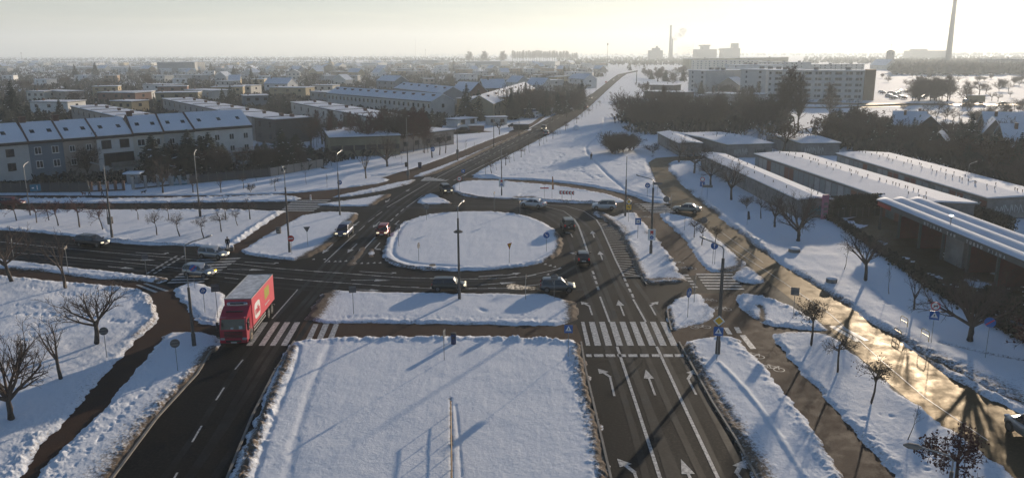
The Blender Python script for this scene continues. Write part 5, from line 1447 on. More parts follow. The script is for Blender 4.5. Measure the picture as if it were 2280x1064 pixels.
# conifers in the estate
for x, y, tp, lab in [(38, 292, 178, 'huge dark spruce on the estate edge'), (18, 300, 215, 'dark conifer beside the huge spruce'), (70, 300, 225, 'broad conifer right of the huge spruce'), (92, 296, 232, 'low conifer near the diagonal terrace'), (138, 280, 218, 'spruce just left of the diagonal terrace'), (148, 215, 180, 'narrow spruce above the diagonal terrace'), (213, 168, 138, 'slim tall conifer on the skyline of the estate'), (168, 172, 142, 'conifer next to the slim tall one'),
                      (345, 245, 212, 'dark conifer between the two diagonal terraces'), (355, 262, 222, 'spruce at the bend of the flat terrace'), (497, 240, 196, 'dark spruce before the yellow-ended house'), (516, 238, 187, 'tall spruce in the middle of the estate'), (572, 208, 172, 'broad dark spruce near the gabled white house'), (604, 250, 204, 'spruce standing before the blue grey house'), (637, 252, 212, 'spruce at the end of the stepped terrace'), (521, 172, 146, 'far spruce above the estate'), (560, 174, 150, 'small far spruce above the estate'),
                      (683, 192, 168, 'dark spruce between estate cubes'), (698, 192, 170, 'twin spruce between estate cubes'), (780, 230, 206, 'low spruce in front of the dormer terrace'), (911, 210, 192, 'narrow spruce at the second dormer terrace'), (1007, 192, 168, 'pointed spruce near the white cube house'), (1041, 268, 185, 'tallest dark spruce beside the olive house'), (1030, 268, 212, 'dark spruce left of the tallest one'), (1066, 268, 198, 'second dark spruce beside the olive house'), (1080, 264, 225, 'low spruce next to the kiosk'),
                      (963, 296, 240, 'spruce at the olive gable end'), (735, 146, 128, 'far conifer behind the sheds'), (1256, 172, 145, 'dark pointed spruce near the main road bend'), (1178, 240, 204, 'tall conifer at the chimney terrace end'), (1195, 238, 207, 'second conifer at the chimney terrace end'), (650, 176, 150, 'spruce far in the estate'), (470, 160, 138, 'spruce at the skyline shed'), (290, 165, 145, 'far conifer near the flat depot'), (1010, 150, 132, 'far spruce at the long dark hall')]:
    plant('spruce', x, y, tp, lab, wide=1.15)
for i in range(44):
    x = 1132 + i * 3.9 + _tr.uniform(-6, 6)
    y = 262 - (x - 1135) * .16 + _tr.uniform(-8, 10)
    plant(_tr.choice(['spruce', 'slim', 'mid', 'bushy', 'mid']), x, y, y - _tr.uniform(40, 70) * (1.15 - (x - 1132) / 400), 'dark tree in the belt between the estate and the main road', 'tree belt beside the main road')
for i in range(120):
    y = 139 + 128 * _tr.random() ** 1.5
    x = _tr.uniform(-40, 1300 - max(0, (y - 150)) * 1.9)
    if x > 640 and y > 235:
        continue
    hh = _tr.uniform(5, 9.5)
    kind = _tr.choice(['slim', 'spruce', 'mid', 'bushy', 'mid', 'leafbrown'])
    plant(kind, x, y, 0, ('dark conifer' if kind in ('slim', 'spruce') else 'bare brown tree') + (' among the houses of the far estate' if y < 165 else ' in the gardens of the old estate'), 'garden trees of the estate', h=hh, wide=1.35)
# round-crowned trees and poplar row on the skyline
for x, tp, lab in ((1045, 113, 'lone round tree on the skyline left of the poplars'), (1078, 112, 'broad round tree on the skyline'), (1120, 112, 'round tree just left of the poplar row')):
    plant('park', x, 141, tp, lab, wide=1.1)
for i in range(30):
    plant('tall', 1142 + i * 4.9 + _tr.uniform(-1.5, 1.5), 136.5 + _tr.uniform(-.6, .6), 112 + _tr.uniform(-1, 3) + (5 if i > 25 else 0), 'poplar in the long hazy row on the skyline', 'poplar row on the skyline', wide=1.5)
# along the main road: saplings with stakes on the field side
rs = [(1081.8, 391.5), (1094.6, 388), (1106.6, 381), (1118.4, 375.5), (1126, 370.4), (1135.7, 364), (1145, 360), (1160.4, 351.6), (1169, 347), (1178.6, 342), (1201.5, 326), (1211, 323), (1218, 318), (1231, 310.6), (1242.5, 303), (1248, 299), (1259, 292), (1263, 288), (1278.6, 279), (1284, 276), (1294.6, 268.5), (1303, 262), (1311, 256), (1320, 250), (1328, 244), (1336, 238), (1345, 230), (1352, 224), (1360, 216)]
for i, (x, y) in enumerate(rs):
    s = (y - 118)
    plant('ball' if i % 3 == 1 else 'young', x, y, y - s * .125, f'small roadside tree beside the main road, {onames[i] if i < 20 else "far one of the row"}{" counted from the junction" if i < 20 else ""}', 'saplings along the main road', lean=-3)
# trees along the service road
st = [('spread', 1511.6, 362, 296, 'first street tree beside the small garage block'), ('spread', 1545.6, 386.7, 312, 'second street tree along the service road bend'), ('spread', 1582, 413.5, 341, 'third street tree, by the parking signs'), ('spread', 1628, 446, 352, 'street tree with a slim crown against the graffiti wall'),
      ('shrub', 1662.6, 465, 432, 'tiny leaning bush below the graffiti wall'), ('ball', 1694, 487.5, 436, 'small tree left of two bigger ones near the totem'), ('spread', 1724.6, 506, 424, 'street tree between the small one and the big one near the totem'), ('broad', 1777, 538, 412, 'big wide street tree in front of the pink totem'),
      ('young', 1880, 601, 536, 'slender young tree left of the car wash tree'), ('spread', 1927, 625, 500, 'bare tree in front of the car wash bays'), ('young', 1979, 655, 586, 'thin sapling below the car wash'), ('vase', 2035, 689, 602, 'small forked tree casting a long shadow toward the road'),
      ('broad', 2159, 760, 574, 'largest multi-stemmed tree by the crossing sign')]
for k, x, y, tp, lab in st:
    plant(k, x, y, tp, lab, z=.2)
for k, x, y, tp, lab in [('young', 1523.5, 512, 478, 'thinnest sapling by the cycle path near the grey saloon'), ('ball', 1545.5, 529, 482, 'small tree second along the cycle path'), ('ball', 1562.5, 545.6, 490, 'small tree in front of the round grey sign'), ('ballleaf', 1592, 545, 500, 'bushy small tree behind the blue round sign'),
                         ('ballleaf', 1806, 769, 660, 'leafy-crowned small tree by the square grey board'), ('ball', 1865, 828, 734, 'second small tree along the golden wet road'), ('ballleaf', 1940, 898, 793, 'third small tree along the golden wet road'), ('young', 2022, 977, 898, 'leaning sapling along the golden wet road'),
                         ('redleaf', 2128, 1085, 940, 'dark red leafy tree at the bottom edge beside the lamp'), ('redleaf', 2300, 812, 690, 'red-leaved bush tree cut by the photo edge')]:
    plant(k, x, y, tp, lab, z=.2, lean=(16 if 'leaning sapling' in lab else 0))
# thicket between the field and the garages
def scatter(kind, n, poly, hr, label, group, wide=1.2):
    xs, ys = [p[0] for p in poly], [p[1] for p in poly]
    k = 0
    while k < n:
        x, y = _tr.uniform(min(xs), max(xs)), _tr.uniform(min(ys), max(ys))
        if inside(np.array([x]), np.array([y]), poly)[0]:
            plant(_tr.choice(kind), x, y, 0, label, group, h=_tr.uniform(*hr), wide=wide)
            k += 1
scatter(['bushy', 'mid', 'tall', 'mid'], 58, [(1385, 268), (1440, 252), (1560, 244), (1690, 248), (1730, 262), (1745, 300), (1560, 300), (1455, 303), (1395, 288)], (7, 13.5), 'bare brown tree in the dense thicket behind the garages', 'thicket behind the garages')
scatter(['bushy', 'shrub'], 14, [(1345, 338), (1400, 332), (1412, 345), (1350, 346)], (3.5, 6), 'dark bush in the clump at the field edge', 'bushes at the field edge')
scatter(['bushy', 'mid', 'spruce', 'leafbrown'], 34, [(1815, 330), (1850, 300), (1960, 296), (2000, 330), (1900, 334)], (6, 10), 'bare tree behind the back garage row', 'trees behind the back garages')
scatter(['bushy', 'spruce', 'slim', 'mid', 'leafbrown'], 78, [(1980, 336), (2010, 300), (2130, 300), (2290, 330), (2330, 400), (2330, 450), (2200, 405), (2080, 362)], (5, 9), 'dark tree in the overgrown gardens behind the garages', 'overgrown gardens behind the garages')
scatter(['mid', 'tall', 'mid'], 18, [(1440, 222), (1500, 214), (1720, 220), (1730, 246), (1560, 244), (1445, 248)], (6, 11), 'bare tree between the thicket and the apartment blocks', 'trees below the apartment blocks')
plant('spruce', 2152, 352, 252, 'tall broad spruce among the houses behind the garages', wide=1.4)
plant('spruce', 2215, 372, 283, 'pointed spruce between the dark gables')
plant('tall', 1756, 290, 142, 'tallest bare poplar in front of the apartment block', wide=1.5); plant('tall', 1736, 286, 168, 'bare poplar left of the tallest one', wide=1.4); plant('tall', 1778, 292, 160, 'bare poplar right of the tallest one', wide=1.3)
plant('tall', 1848, 268, 182, 'bare poplar hiding the middle of the five-storey block', wide=1.6); plant('tall', 1670, 262, 188, 'bare poplar at the brown house', wide=1.5)
plant('leafbrown', 1744, 339, 268, 'tree with clinging brown leaves at the garages', wide=1.3); plant('mid', 1690, 338, 290, 'bare tree at the painted garage wall'); plant('mid', 1600, 330, 292, 'bare tree before the snowy garage roof'); plant('mid', 1908, 336, 240, 'bare tree towering behind the tagged garage', wide=1.2); plant('slim', 1812, 303, 266, 'small dark conifer above the tagged garage')
plant('shrub', 1454, 342, 318, 'lone leafless bush by the service road bend', wide=1.5)
plant('leafbrown', 1433, 219, 181, 'lone layered tree on the snowfield by the apartment blocks', wide=1.1)
scatter(['park'], 17, [(2000, 221), (2060, 216), (2150, 222), (2165, 229), (2080, 231), (2005, 226)], (10, 14), 'round dense tree in the park group beyond the parked cars', 'park trees beyond the parked cars', wide=1.05)
scatter(['park', 'mid'], 60, [(2020, 150), (2110, 142), (2330, 142), (2330, 168), (2180, 166), (2060, 172)], (8, 13), 'hazy bare tree in the wood beyond the park', 'hazy wood beyond the park', wide=1.5)
scatter(['tall', 'mid'], 26, [(1815, 136), (1960, 134), (1960, 143), (1830, 143)], (9, 14), 'hazy tree near the church', 'hazy trees near the church', wide=1.3)
scatter(['mid', 'park', 'spruce'], 40, [(1330, 148), (1450, 150), (1535, 165), (1535, 200), (1460, 182), (1400, 158)], (6, 11), 'hazy tree left of the apartment blocks', 'hazy trees left of the apartment blocks', wide=1.3)
scatter(['mid', 'spruce', 'bushy'], 14, [(1535, 205), (1600, 200), (1660, 205), (1650, 214), (1540, 214)], (5, 9), 'tree in front of the brown gabled house', 'trees in front of the brown gabled house', wide=1.2)
for x, y, tp in ((2070, 265, 240), (2085, 267, 244), (2105, 268, 246), (2122, 270, 247), (2208, 224, 204), (2222, 226, 206), (2180, 262, 0), (2190, 246, 228), (2235, 265, 240), (2252, 267, 242), (2010, 250, 232), (2275, 235, 218), (2195, 208, 186), (2180, 212, 180)):
    plant('mid', x, y, tp or y - 22, 'scattered bare tree on the snowy meadow', 'scattered trees on the snowy meadow', wide=1.3)
scatter(['mid', 'bushy', 'shrub', 'mid'], 46, [(1955, 172), (2100, 168), (2330, 170), (2330, 232), (2190, 226), (2180, 200), (2000, 196)], (3.5, 8), 'scattered bare tree or scrub beyond the park group', 'scrub beyond the park group', wide=1.3)
scatter(['mid', 'bushy', 'shrub'], 26, [(2010, 242), (2330, 242), (2330, 272), (2100, 276)], (2.5, 6), 'bare bush on the meadow behind the gabled houses', 'bushes on the meadow behind the gabled houses', wide=1.2)
# hedges along the car wash and in front of the garages
def hedge(lab, pts, n, h, name='hedge'):
    rr = random.Random(n)
    t = MB()
    Pp = [G(x, y) for x, y in pts]
    seg = [(Pp[i], Pp[i + 1]) for i in range(len(Pp) - 1)]
    tot = sum((b - a).length for a, b in seg)
    for _ in range(int(n)):
        s = rr.uniform(0, tot)
        for a, b in seg:
            L = (b - a).length
            if s <= L:
                break
            s -= L
        p = a.lerp(b, min(1, s / L)) + Vector((rr.gauss(0, .42), rr.gauss(0, .42), 0))
        p.z = .1 + h * rr.uniform(0, 1) ** .8
        u = Vector((rr.gauss(0, 1), rr.gauss(0, 1), rr.gauss(0, 1))).normalized() * rr.uniform(.10, .26)
        w = u.cross(Vector((rr.gauss(0, 1), rr.gauss(0, 1), rr.gauss(0, 1)))).normalized() * rr.uniform(.08, .2)
        t.add([p - u, p + w, p + u, p - w], [(0, 1, 2, 3)])
    o = link(name, t.mesh(name, M['hedge']))
    return tag(o, lab, 'hedge')
M['hedge'] = mat('hedge_leaves', (0.030, 0.034, 0.020), .9, noise=(1.5, (0.06, 0.05, 0.03), .8))
hedge('long low dark hedge between the snowy verge and the car wash', [(1830, 483), (1862, 498), (1930, 545), (2010, 600), (2080, 650), (2150, 690), (2230, 735), (2330, 790)], 9000, .9)
hedge('clipped dark conifer hedge behind the car wash yard fence', [(1838, 487), (1880, 484), (1958, 478)], 5200, 3.4)
hedge('dark bushes in front of the tagged garage end', [(2120, 470), (2200, 500), (2250, 520)], 3600, 2.2)
hedge('dark bushes at the middle garage row behind the car wash', [(2020, 462), (2110, 476)], 2600, 2.6)
hedge('tangled dark bushes below the car wash corner', [(2190, 690), (2290, 730), (2360, 770)], 3600, 2.6)
hedge('dark trimmed hedge in front of the cream terraced houses', [(-60, 424), (110, 419), (200, 415), (285, 408)], 5200, 1.5)
# far woods that nobody could count
def woods(name, n, xr, yr, hr, seed):
    rr = random.Random(seed)
    t = MB()
    for _ in range(n):
        x = rr.uniform(*xr)
        y = rr.uniform(*yr)
        p = G(x, y)
        h = rr.uniform(*hr)
        w = h * rr.uniform(.35, .8)
        k = rr.uniform(0, 6)
        ring = [p + Vector((math.cos(k + q * 1.257) * w * rr.uniform(.7, 1.2), math.sin(k + q * 1.257) * w, h * rr.uniform(.25, .55))) for q in range(5)]
        top = p + Vector((rr.gauss(0, w * .2), 0, h))
        vs = [p] + ring + [top]
        t.add(vs, [(0, 1 + q, 1 + (q + 1) % 5) for q in range(5)] + [(1 + q, 6, 1 + (q + 1) % 5) for q in range(5)])
    o = link(name, t.mesh(name, M['wood']))
    o['kind'] = 'stuff'
M['wood'] = mat('far_wood', (0.034, 0.034, 0.029), 1.0)
woods('far_wood', 2600, (-80, 1120), (124.6, 137), (4, 9), 1)
woods('far_wood', 1100, (-200, 2480), (122.6, 125), (10, 20), 2)
woods('far_wood', 900, (1240, 1560), (126, 146), (4, 9), 3)
woods('far_wood', 1100, (1790, 2420), (126, 143), (5, 10), 4)
woods('far_wood', 1300, (1985, 2420), (141, 168), (6, 12), 5)
def undergrowth(name, n, poly, hr, seed, mt='twig'):
    rr = random.Random(seed)
    t = MB()
    xs, ys = [p[0] for p in poly], [p[1] for p in poly]
    px = np.array([rr.uniform(min(xs), max(xs)) for _ in range(n)]); py = np.array([min(ys) + (max(ys) - min(ys)) * rr.random() ** 1.9 for _ in range(n)])
    ok = inside(px, py, poly)
    for x, y in zip(px[ok], py[ok]):
        p = G(x, y, -.1)
        h = rr.uniform(*hr); w = h * rr.uniform(.5, 1.1)
        for _ in range(13):
            b = p + Vector((rr.gauss(0, w * .5), rr.gauss(0, w * .5), 0))
            tp = b + Vector((rr.gauss(0, w * .5), rr.gauss(0, w * .5), h * rr.uniform(.5, 1)))
            s = Vector((rr.gauss(0, 1), rr.gauss(0, 1), rr.gauss(0, .5))).normalized() * rr.uniform(.12, .34) * h ** .5
            t.add([b - s * .4, tp + s, tp - s, b + s * .4], [(0, 1, 2, 3)])
    o = link(name, t.mesh(name, M[mt]))
    o['kind'] = 'stuff'
M['growth'] = mat('garden_growth', (0.060, 0.050, 0.040), .95, noise=(.08, (0.028, 0.036, 0.024), .9))
undergrowth('garden_undergrowth', 15000, [(-60, 139), (1320, 139), (1355, 160), (1300, 200), (1190, 258), (1020, 255), (960, 300), (700, 285), (590, 290), (560, 262), (-60, 290)], (1.2, 4.2), 7, 'growth')
undergrowth('thicket_undergrowth', 700, [(1370, 262), (1440, 246), (1700, 240), (1745, 262), (1750, 302), (1560, 302), (1450, 306), (1390, 292)], (1.5, 4.5), 8, 'growth')
undergrowth('thicket_undergrowth', 1500, [(1815, 332), (1850, 298), (2010, 292), (2140, 298), (2300, 326), (2340, 400), (2340, 455), (2200, 407), (2080, 364), (1900, 336)], (1.2, 3.6), 9, 'growth')
undergrowth('garden_undergrowth', 1300, [(-60, 418), (-60, 385), (560, 372), (720, 345), (890, 330), (880, 342), (715, 372), (560, 398), (290, 412)], (.8, 2.6), 10, 'growth')
for k in P:
    for proto, _ in P[k]:
        for ch in list(proto.children):
            for g in list(ch.children):
                bpy.data.objects.remove(g)
            bpy.data.objects.remove(ch)
        bpy.data.objects.remove(proto)
# ------------------------------------------------------------------ cars
def paint(name, col, metal=.3):
    return mat(name, col, .28, metal, spec=.6)
CARC = {'black': paint('black_car_paint', (.012, .012, .014)), 'blue': paint('blue_car_paint', (.012, .035, .11)), 'red': paint('red_car_paint', (.34, .014, .014)), 'white': paint('white_car_paint', (.55, .56, .57), 0), 'grey': paint('grey_car_paint', (.10, .115, .13), .5),
        'silver': paint('silver_car_paint', (.36, .37, .38), .6), 'teal': paint('dark_teal_car_paint', (.022, .034, .036), .4), 'darkred': paint('dark_red_car_paint', (.10, .012, .012)), 'champagne': paint('champagne_car_paint', (.22, .22, .20), .5)}
M['head_on'] = mat('lit_headlamp', (.9, .85, .7), .2, emit=(1.0, .86, .55, .75))
M['amber'] = mat('lit_amber_lamp', (.9, .5, .05), .2, emit=(1.0, .62, .05, 1.4))
M['head'] = mat('headlamp', (.55, .56, .57), .12, .4)
M['tail'] = mat('tail_lamp', (.30, .012, .015), .25)
M['tail_on'] = mat('lit_tail_lamp', (.6, .02, .02), .25, emit=(1.0, .03, .02, .05))
M['plate'] = mat('licence_plate', (.66, .66, .64), .5)
STY = {  # L, W, H, belt z, bonnet z, boot z, cabin base rear/front, roof rear/front (fractions of L)
    'hatch': (3.95, 1.70, 1.48, .93, .86, .98, -.475, .29, -.41, .11), 'mini': (3.85, 1.72, 1.42, .95, .92, .98, -.475, .25, -.43, .15), 'sedan': (4.65, 1.82, 1.44, .93, .86, 1.0, -.38, .26, -.21, .08),
    'estate': (4.65, 1.80, 1.50, .95, .88, .98, -.48, .27, -.44, .10), 'suv': (4.4, 1.84, 1.78, 1.08, 1.05, 1.1, -.48, .25, -.45, .12), 'mpv': (4.7, 1.82, 1.70, 1.0, .92, 1.02, -.485, .29, -.45, .10), 'cross': (4.15, 1.80, 1.58, 1.0, .95, 1.04, -.475, .26, -.42, .11)}
def car(style, colour, label, f, r, lights='off', tails='off', amber=False, spare=False, group=None, roof=None, plate=True, z=0.0, name='car', rack=False):
    L, Wd, H, zb, zh, zt, c0, c1, r0, r1 = STY[style]
    F, B = G(*f), G(*r)
    ce = (F + B) / 2
    rz = math.atan2(F.y - B.y, F.x - B.x)
    t = thing(name, label, 'car', (ce.x, ce.y, z), rz, group)
    w = Wd / 2
    st = [(-L / 2, .80, .42, zt - .30), (-L / 2 + .10, .90, .30, zt - .08), (-L * .44, .955, .26, zt), (-L * .36, .985, .24, zb + .02), (-L * .12, 1.0, .22, zb), (L * .14, 1.0, .22, zb - .01), (L * .24, .985, .23, zh + .04), (L * .36, .955, .24, zh - .03), (L * .45, .90, .26, zh - .13), (L / 2 - .06, .82, .30, zh - .25), (L / 2, .70, .40, zh - .40)]
    b = MB()
    ring = lambda x, k, z0, z1: [(x, 0, z0), (x, w * k * .82, z0), (x, w * k * .97, z0 + .14), (x, w * k, (z0 + z1) / 2), (x, w * k * .975, z1 - .13), (x, w * k * .90, z1 - .02), (x, w * k * .6, z1 + .025), (x, 0, z1 + .035),
                                 (x, -w * k * .6, z1 + .025), (x, -w * k * .90, z1 - .02), (x, -w * k * .975, z1 - .13), (x, -w * k, (z0 + z1) / 2), (x, -w * k * .97, z0 + .14), (x, -w * k * .82, z0)]
    vs = [p for s in st for p in ring(*s)]
    n = 14
    fs = [(i * n + k, (i + 1) * n + k, (i + 1) * n + (k + 1) % n, i * n + (k + 1) % n) for i in range(len(st) - 1) for k in range(n)]
    fs += [tuple(range(n)), tuple(reversed(range((len(st) - 1) * n, len(st) * n)))]
    b.add(vs, fs)
    bo = part('body', b, CARC[colour], t, True)
    # cabin
    q0, q1, a0, a1 = c0 * L, c1 * L, r0 * L, r1 * L
    yb, yr = w * .93, w * .74
    g = MB()
    nr = 5
    top = []
    cols = [(a0 - .02, H - .07), (a0 + .10, H - .015), ((a0 + a1) / 2, H + .02), (a1 - .12, H - .02), (a1, H - .06)]
    lv = [(-yr, 0), (-yr * .8, .035), (0, .05), (yr * .8, .035), (yr, 0)]
    vs = [(x, y, zz + dz) for x, zz in cols for y, dz in lv]
    fs = [(i * 5 + k, (i + 1) * 5 + k, (i + 1) * 5 + k + 1, i * 5 + k + 1) for i in range(4) for k in range(4)]
    base = len(vs)
    zr, zf = zb + .0, zh + .03
    vs += [(q0, -yb, zr), (q0, yb, zr), (q1, yb, zf), (q1, -yb, zf)]
    fs += [(base, base + 1, 4, 3, 2, 1, 0), (base + 2, base + 3, 20, 21, 22, 23, 24), (base + 1, base + 2, 24, 19, 14, 9, 4), (base + 3, base, 0, 5, 10, 15, 20)]
    g.add(vs, fs)
    part('roof', g, CARC[roof or colour], t)
    def pane_(name, a, bq, c, d, ins=.07, off=.012, material=None):
        P_ = [Vector(v) for v in (a, bq, c, d)]
        ce_ = sum(P_, Vector()) / 4
        nn = (P_[1] - P_[0]).cross(P_[3] - P_[0]).normalized()
        Q = [p + (ce_ - p).normalized() * ins + nn * off for p in P_]
        m = MB(); m.add(Q + [q - nn * .02 for q in Q], [(0, 1, 2, 3), (0, 4, 5, 1), (1, 5, 6, 2), (2, 6, 7, 3), (3, 7, 4, 0)])
        part(name, m, material or M['glass'], t)
    pane_('windscreen', (q1, -yb, zf), (q1, yb, zf), (a1, yr, H - .06), (a1, -yr, H - .06))
    pane_('rear_window', (q0, yb, zr), (q0, -yb, zr), (a0 - .02, -yr, H - .07), (a0 - .02, yr, H - .07), .10)
    for s in (1, -1):
        mbx, mtx = (q0 + q1) / 2 - .1, (a0 + a1) / 2 - .05
        zm = (zr + zf) / 2
        for (x0, z0, x1, z1, X1, X0) in ((mbx, zm, q1, zf, a1, mtx), (q0, zr, mbx, zm, mtx, a0)):
            A, B_, C_, D_ = (x0, s * yb, z0), (x1, s * yb, z1), (X1, s * yr, H - .05), (X0, s * yr, H - .05)
            if s > 0:
                pane_('side_window', B_, A, D_, C_, .06)
            else:
                pane_('side_window', A, B_, C_, D_, .06)
    R_ = .31 if style not in ('suv',) else .36
    for fx in (.315, -.31):
        for s in (1, -1):
            m = MB(); m.cyl((0, 0, 0), (0, 1, 0), R_, .22, 18)
            wl_ = part('wheel', m, M['rubber'], t, loc=(fx * L, s * (w - .10), R_))
            m = MB(); m.cyl((0, s * .112, 0), (0, 1, 0), R_ * .66, .02, 14)
            for k in range(5):
                an = k * 1.2566
                m.box(-.03, s * .118 - .008, 0, .03, s * .118 + .008, R_ * .6, 0, Matrix.Rotation(an, 4, 'Y'))
            part('rim', m, M['rim'], wl_)
            m = MB(); m.cyl((fx * L, s * (w - .045), R_ + .02), (0, 1, 0), R_ + .06, .075, 18)
            part('wheel_arch', m, M['black'], t)
    for s in (1, -1):
        m = MB(); m.rbox(L * .44, s * w * .66 - .2, zh - .27, L * .492, s * w * .66 + .2, zh - .10, .03)
        part('headlight', m, M['amber'] if amber and s > 0 else (M['head_on'] if lights == 'on' else M['head']), t)
        m = MB(); m.rbox(-L * .497, s * w * .74 - .10, zt - .27, -L * .455, s * w * .74 + .10, zt - .07 + (.12 if style in ('suv', 'mpv', 'hatch', 'estate') else 0), .03)
        part('taillight', m, M['tail_on'] if tails == 'on' else M['tail'], t)
        m = MB(); m.rbox(q1 - .30, s * (w + .10) - .09, zf + .06, q1 - .14, s * (w + .10) + .09, zf + .21, .03)
        part('mirror', m, CARC[colour], t)
    m = MB(); m.rbox(L / 2 - .10, -w * .55, .30, L / 2 + .015, w * .55, zh - .32, .03); part('grille', m, M['black'], t)
    for sx, nm in ((L / 2 + .02, 1), (-L / 2 - .02, -1)):
        m = MB(); zz = .42 if nm > 0 else zt - .38; m.box(min(sx, sx - nm * .03), -.26, zz, max(sx, sx - nm * .03), .26, zz + .115); part('licence_plate', m, M['plate'], t)
    if spare:
        m = MB(); m.cyl((-L / 2 - .16, -.25, zt - .02), (1, 0, 0), .36, .22, 18); sp = part('spare_wheel', m, M['rubber'], t)
        m = MB(); m.cyl((-L / 2 - .275, -.25, zt - .02), (1, 0, 0), .2, .02, 14); part('hub', m, M['rim'], sp)
    if rack:
        m = MB()
        for s in (1, -1):
            m.tube([(a0 + .15, s * yr * .95, H + .09), (a1 - .2, s * yr * .95, H + .09)], .025)
        part('roof_rail', m, M['chrome'], t)
    return t
car('mpv', 'blue', 'dark blue people carrier with lit headlamps coming toward the viewer', (757, 533), (777, 515), 'on')
car('hatch', 'red', 'small red hatchback with lit headlamps beside the roundabout island', (848, 532), (860, 513), 'on')
car('suv', 'black', 'black off-roader with a spare wheel on its tailgate rounding the island', (1258, 501), (1270, 520), tails='on', spare=True, rack=True)
car('hatch', 'black', 'black hatchback with red tail lamps driving away past the island', (1295, 571), (1301, 597), tails='on')
car('mini', 'teal', 'rounded dark green compact car partly behind the lamp post', (1035, 645), (965, 645), 'on', roof='black')
car('hatch', 'grey', 'grey hatchback puffing exhaust behind the round sign', (1278, 647), (1205, 647), 'on')
car('sedan', 'white', 'white saloon with a glowing tail lamp at the top of the island', (1163, 458), (1212, 463), tails='on')
car('cross', 'white', 'white compact crossover waiting beside the cycle path crossing', (1321, 465), (1369, 466), tails='on', roof='champagne')
car('sedan', 'champagne', 'grey-beige saloon turning off the wet service road', (1504, 470), (1556, 474), tails='on')
car('estate', 'black', 'black car on the slip road next to the small triangular island', (1002, 435), (985, 422), 'on')
car('estate', 'black', 'black estate car on the left road beside the snow bank', (240, 549), (173, 545), 'on', rack=True)
car('hatch', 'silver', 'silver hatchback on the zebra crossing by the pedestrian', (509, 576), (444, 571), 'on')
car('hatch', 'silver', 'silver hatchback with a yellow indicator half behind the lamp post', (478, 617), (412, 611), 'on', amber=True)
car('estate', 'darkred', 'dark maroon car behind the round trees at the photo edge', (53, 457), (-2, 457))
car('suv', 'black', 'dark car with glaring roof coming down the main road', (1208, 296), (1214, 286), 'on', group=None)
car('estate', 'grey', 'grey car driving up the main road next to the dark one', (1220, 296), (1213, 305), tails='on')
car('suv', 'black', 'dark car farther up the main road, first of a pair', (1293, 241), (1299, 234), 'on')
car('hatch', 'darkred', 'reddish car beside the dark one farther up the main road', (1308, 238), (1302, 246), tails='on')
car('hatch', 'black', 'small dark car beyond the pair on the main road', (1312, 224), (1318, 218), 'on')
car('hatch', 'red', 'red car at the far bend of the main road', (1352, 183), (1347, 187), tails='on')
car('mpv', 'grey', 'grey van at the far bend of the main road', (1362, 183), (1367, 178), 'on', name='van')
car('hatch', 'black', 'farthest dark car on the main road', (1374, 173.5), (1379, 170))
car('suv', 'silver', 'silver car cut by the photo edge on the golden wet road', (2270, 957), (2338, 1002))
car('estate', 'blue', 'parked car with a bright blue cover by the olive house', (974, 277), (997, 279))
car('estate', 'black', 'dark parked car with a snowy roof next to the blue-covered one', (1001, 278), (1020, 280), roof='white')
car('hatch', 'black', 'dark car parked at the kiosk', (1133, 283), (1153, 284))
car('estate', 'teal', 'dark green car parked on the side lane near the kiosk', (1020, 292), (1042, 293))
car('estate', 'black', 'dark car parked on the kerb of the main road below the trees', (1268, 252), (1278, 246), roof='white')
car('sedan', 'black', 'dark saloon on the far meadow road', (2242, 233), (2224, 233.5))
pr = random.Random(5)
for i in range(40):
    x, y = 1952 + pr.uniform(0, 135), 204 + pr.uniform(0, 17)
    x = max(x, 1955 + (y - 204) * 2)
    car(pr.choice(['hatch', 'estate', 'sedan']), pr.choice(['grey', 'black', 'silver', 'white', 'darkred', 'teal']), 'tiny parked car in the crowded car park beside the five-storey block', (x - 9, y + .6), (x + 9, y - .6), group='cars in the far car park', roof=pr.choice(['white', None, 'silver']))
for x, y in ((1865, 235), (1840, 222), (1866, 226), (1892, 227), (1912, 228), (1828, 228), (1452, 212), (1475, 213), (1495, 212)):
    car(pr.choice(['hatch', 'estate']), pr.choice(['grey', 'black', 'silver']), 'small car parked at the foot of the apartment blocks', (x - 8, y + .5), (x + 8, y - .5), group='cars parked below the apartment blocks')

# ------------------------------------------------------------------ red box lorry
A, B = G(562, 758), G(600, 707)                           # feet of its front and rear wheels on the viewer's side
u = (A - B).normalized()
rz = math.atan2(u.y, u.x)
nrm = Vector((-u.y, u.x, 0))                               # the lorry's own left side
wb = (A - B).length
org = B - nrm * 1.25
sc = wb / 5.3
T = thing('lorry', 'red box lorry with a white rounded logo on its side at the zebra crossing', 'lorry', org, rz, scale=1.0)
M['lorry_red'] = mat('lorry_red', (.62, .050, .085), .45, noise=(.6, (.52, .06, .075), .5))
M['lorry_cab'] = mat('lorry_cab_red', (.42, .016, .045), .3, .1, spec=.6)
M['lorry_roof'] = mat('frosted_lorry_roof', (.34, .36, .38), .7, noise=(1.3, (.74, .76, .78), 1.0))
M['lime'] = mat('lime_stripe', (.36, .40, .03), .5)
hw, zt_, zf_ = 1.25, 3.85, 1.15
x0, x1 = -2.55, wb - .75
m = MB(); m.rbox(x0, -hw, zf_, x1, hw, zt_ - .04, .035); part('cargo_box', m, M['lorry_red'], T)
m = MB(); m.box(x0 + .02, -hw + .02, zt_ - .04, x1 - .02, hw - .02, zt_); part('box_roof', m, M['lorry_roof'], T)
m = MB()
for y in (-hw, hw - .05):
    m.box(x0, y, zt_ - .05, x1, y + .05, zt_ + .03)
m.box(x0, -hw + .05, zt_ - .05, x0 + .05, hw - .05, zt_ + .03).box(x1 - .05, -hw + .05, zt_ - .05, x1, hw - .05, zt_ + .03)
part('roof_frame', m, M['steel'], T)
cb0, cb1 = wb - .62, wb + 1.42
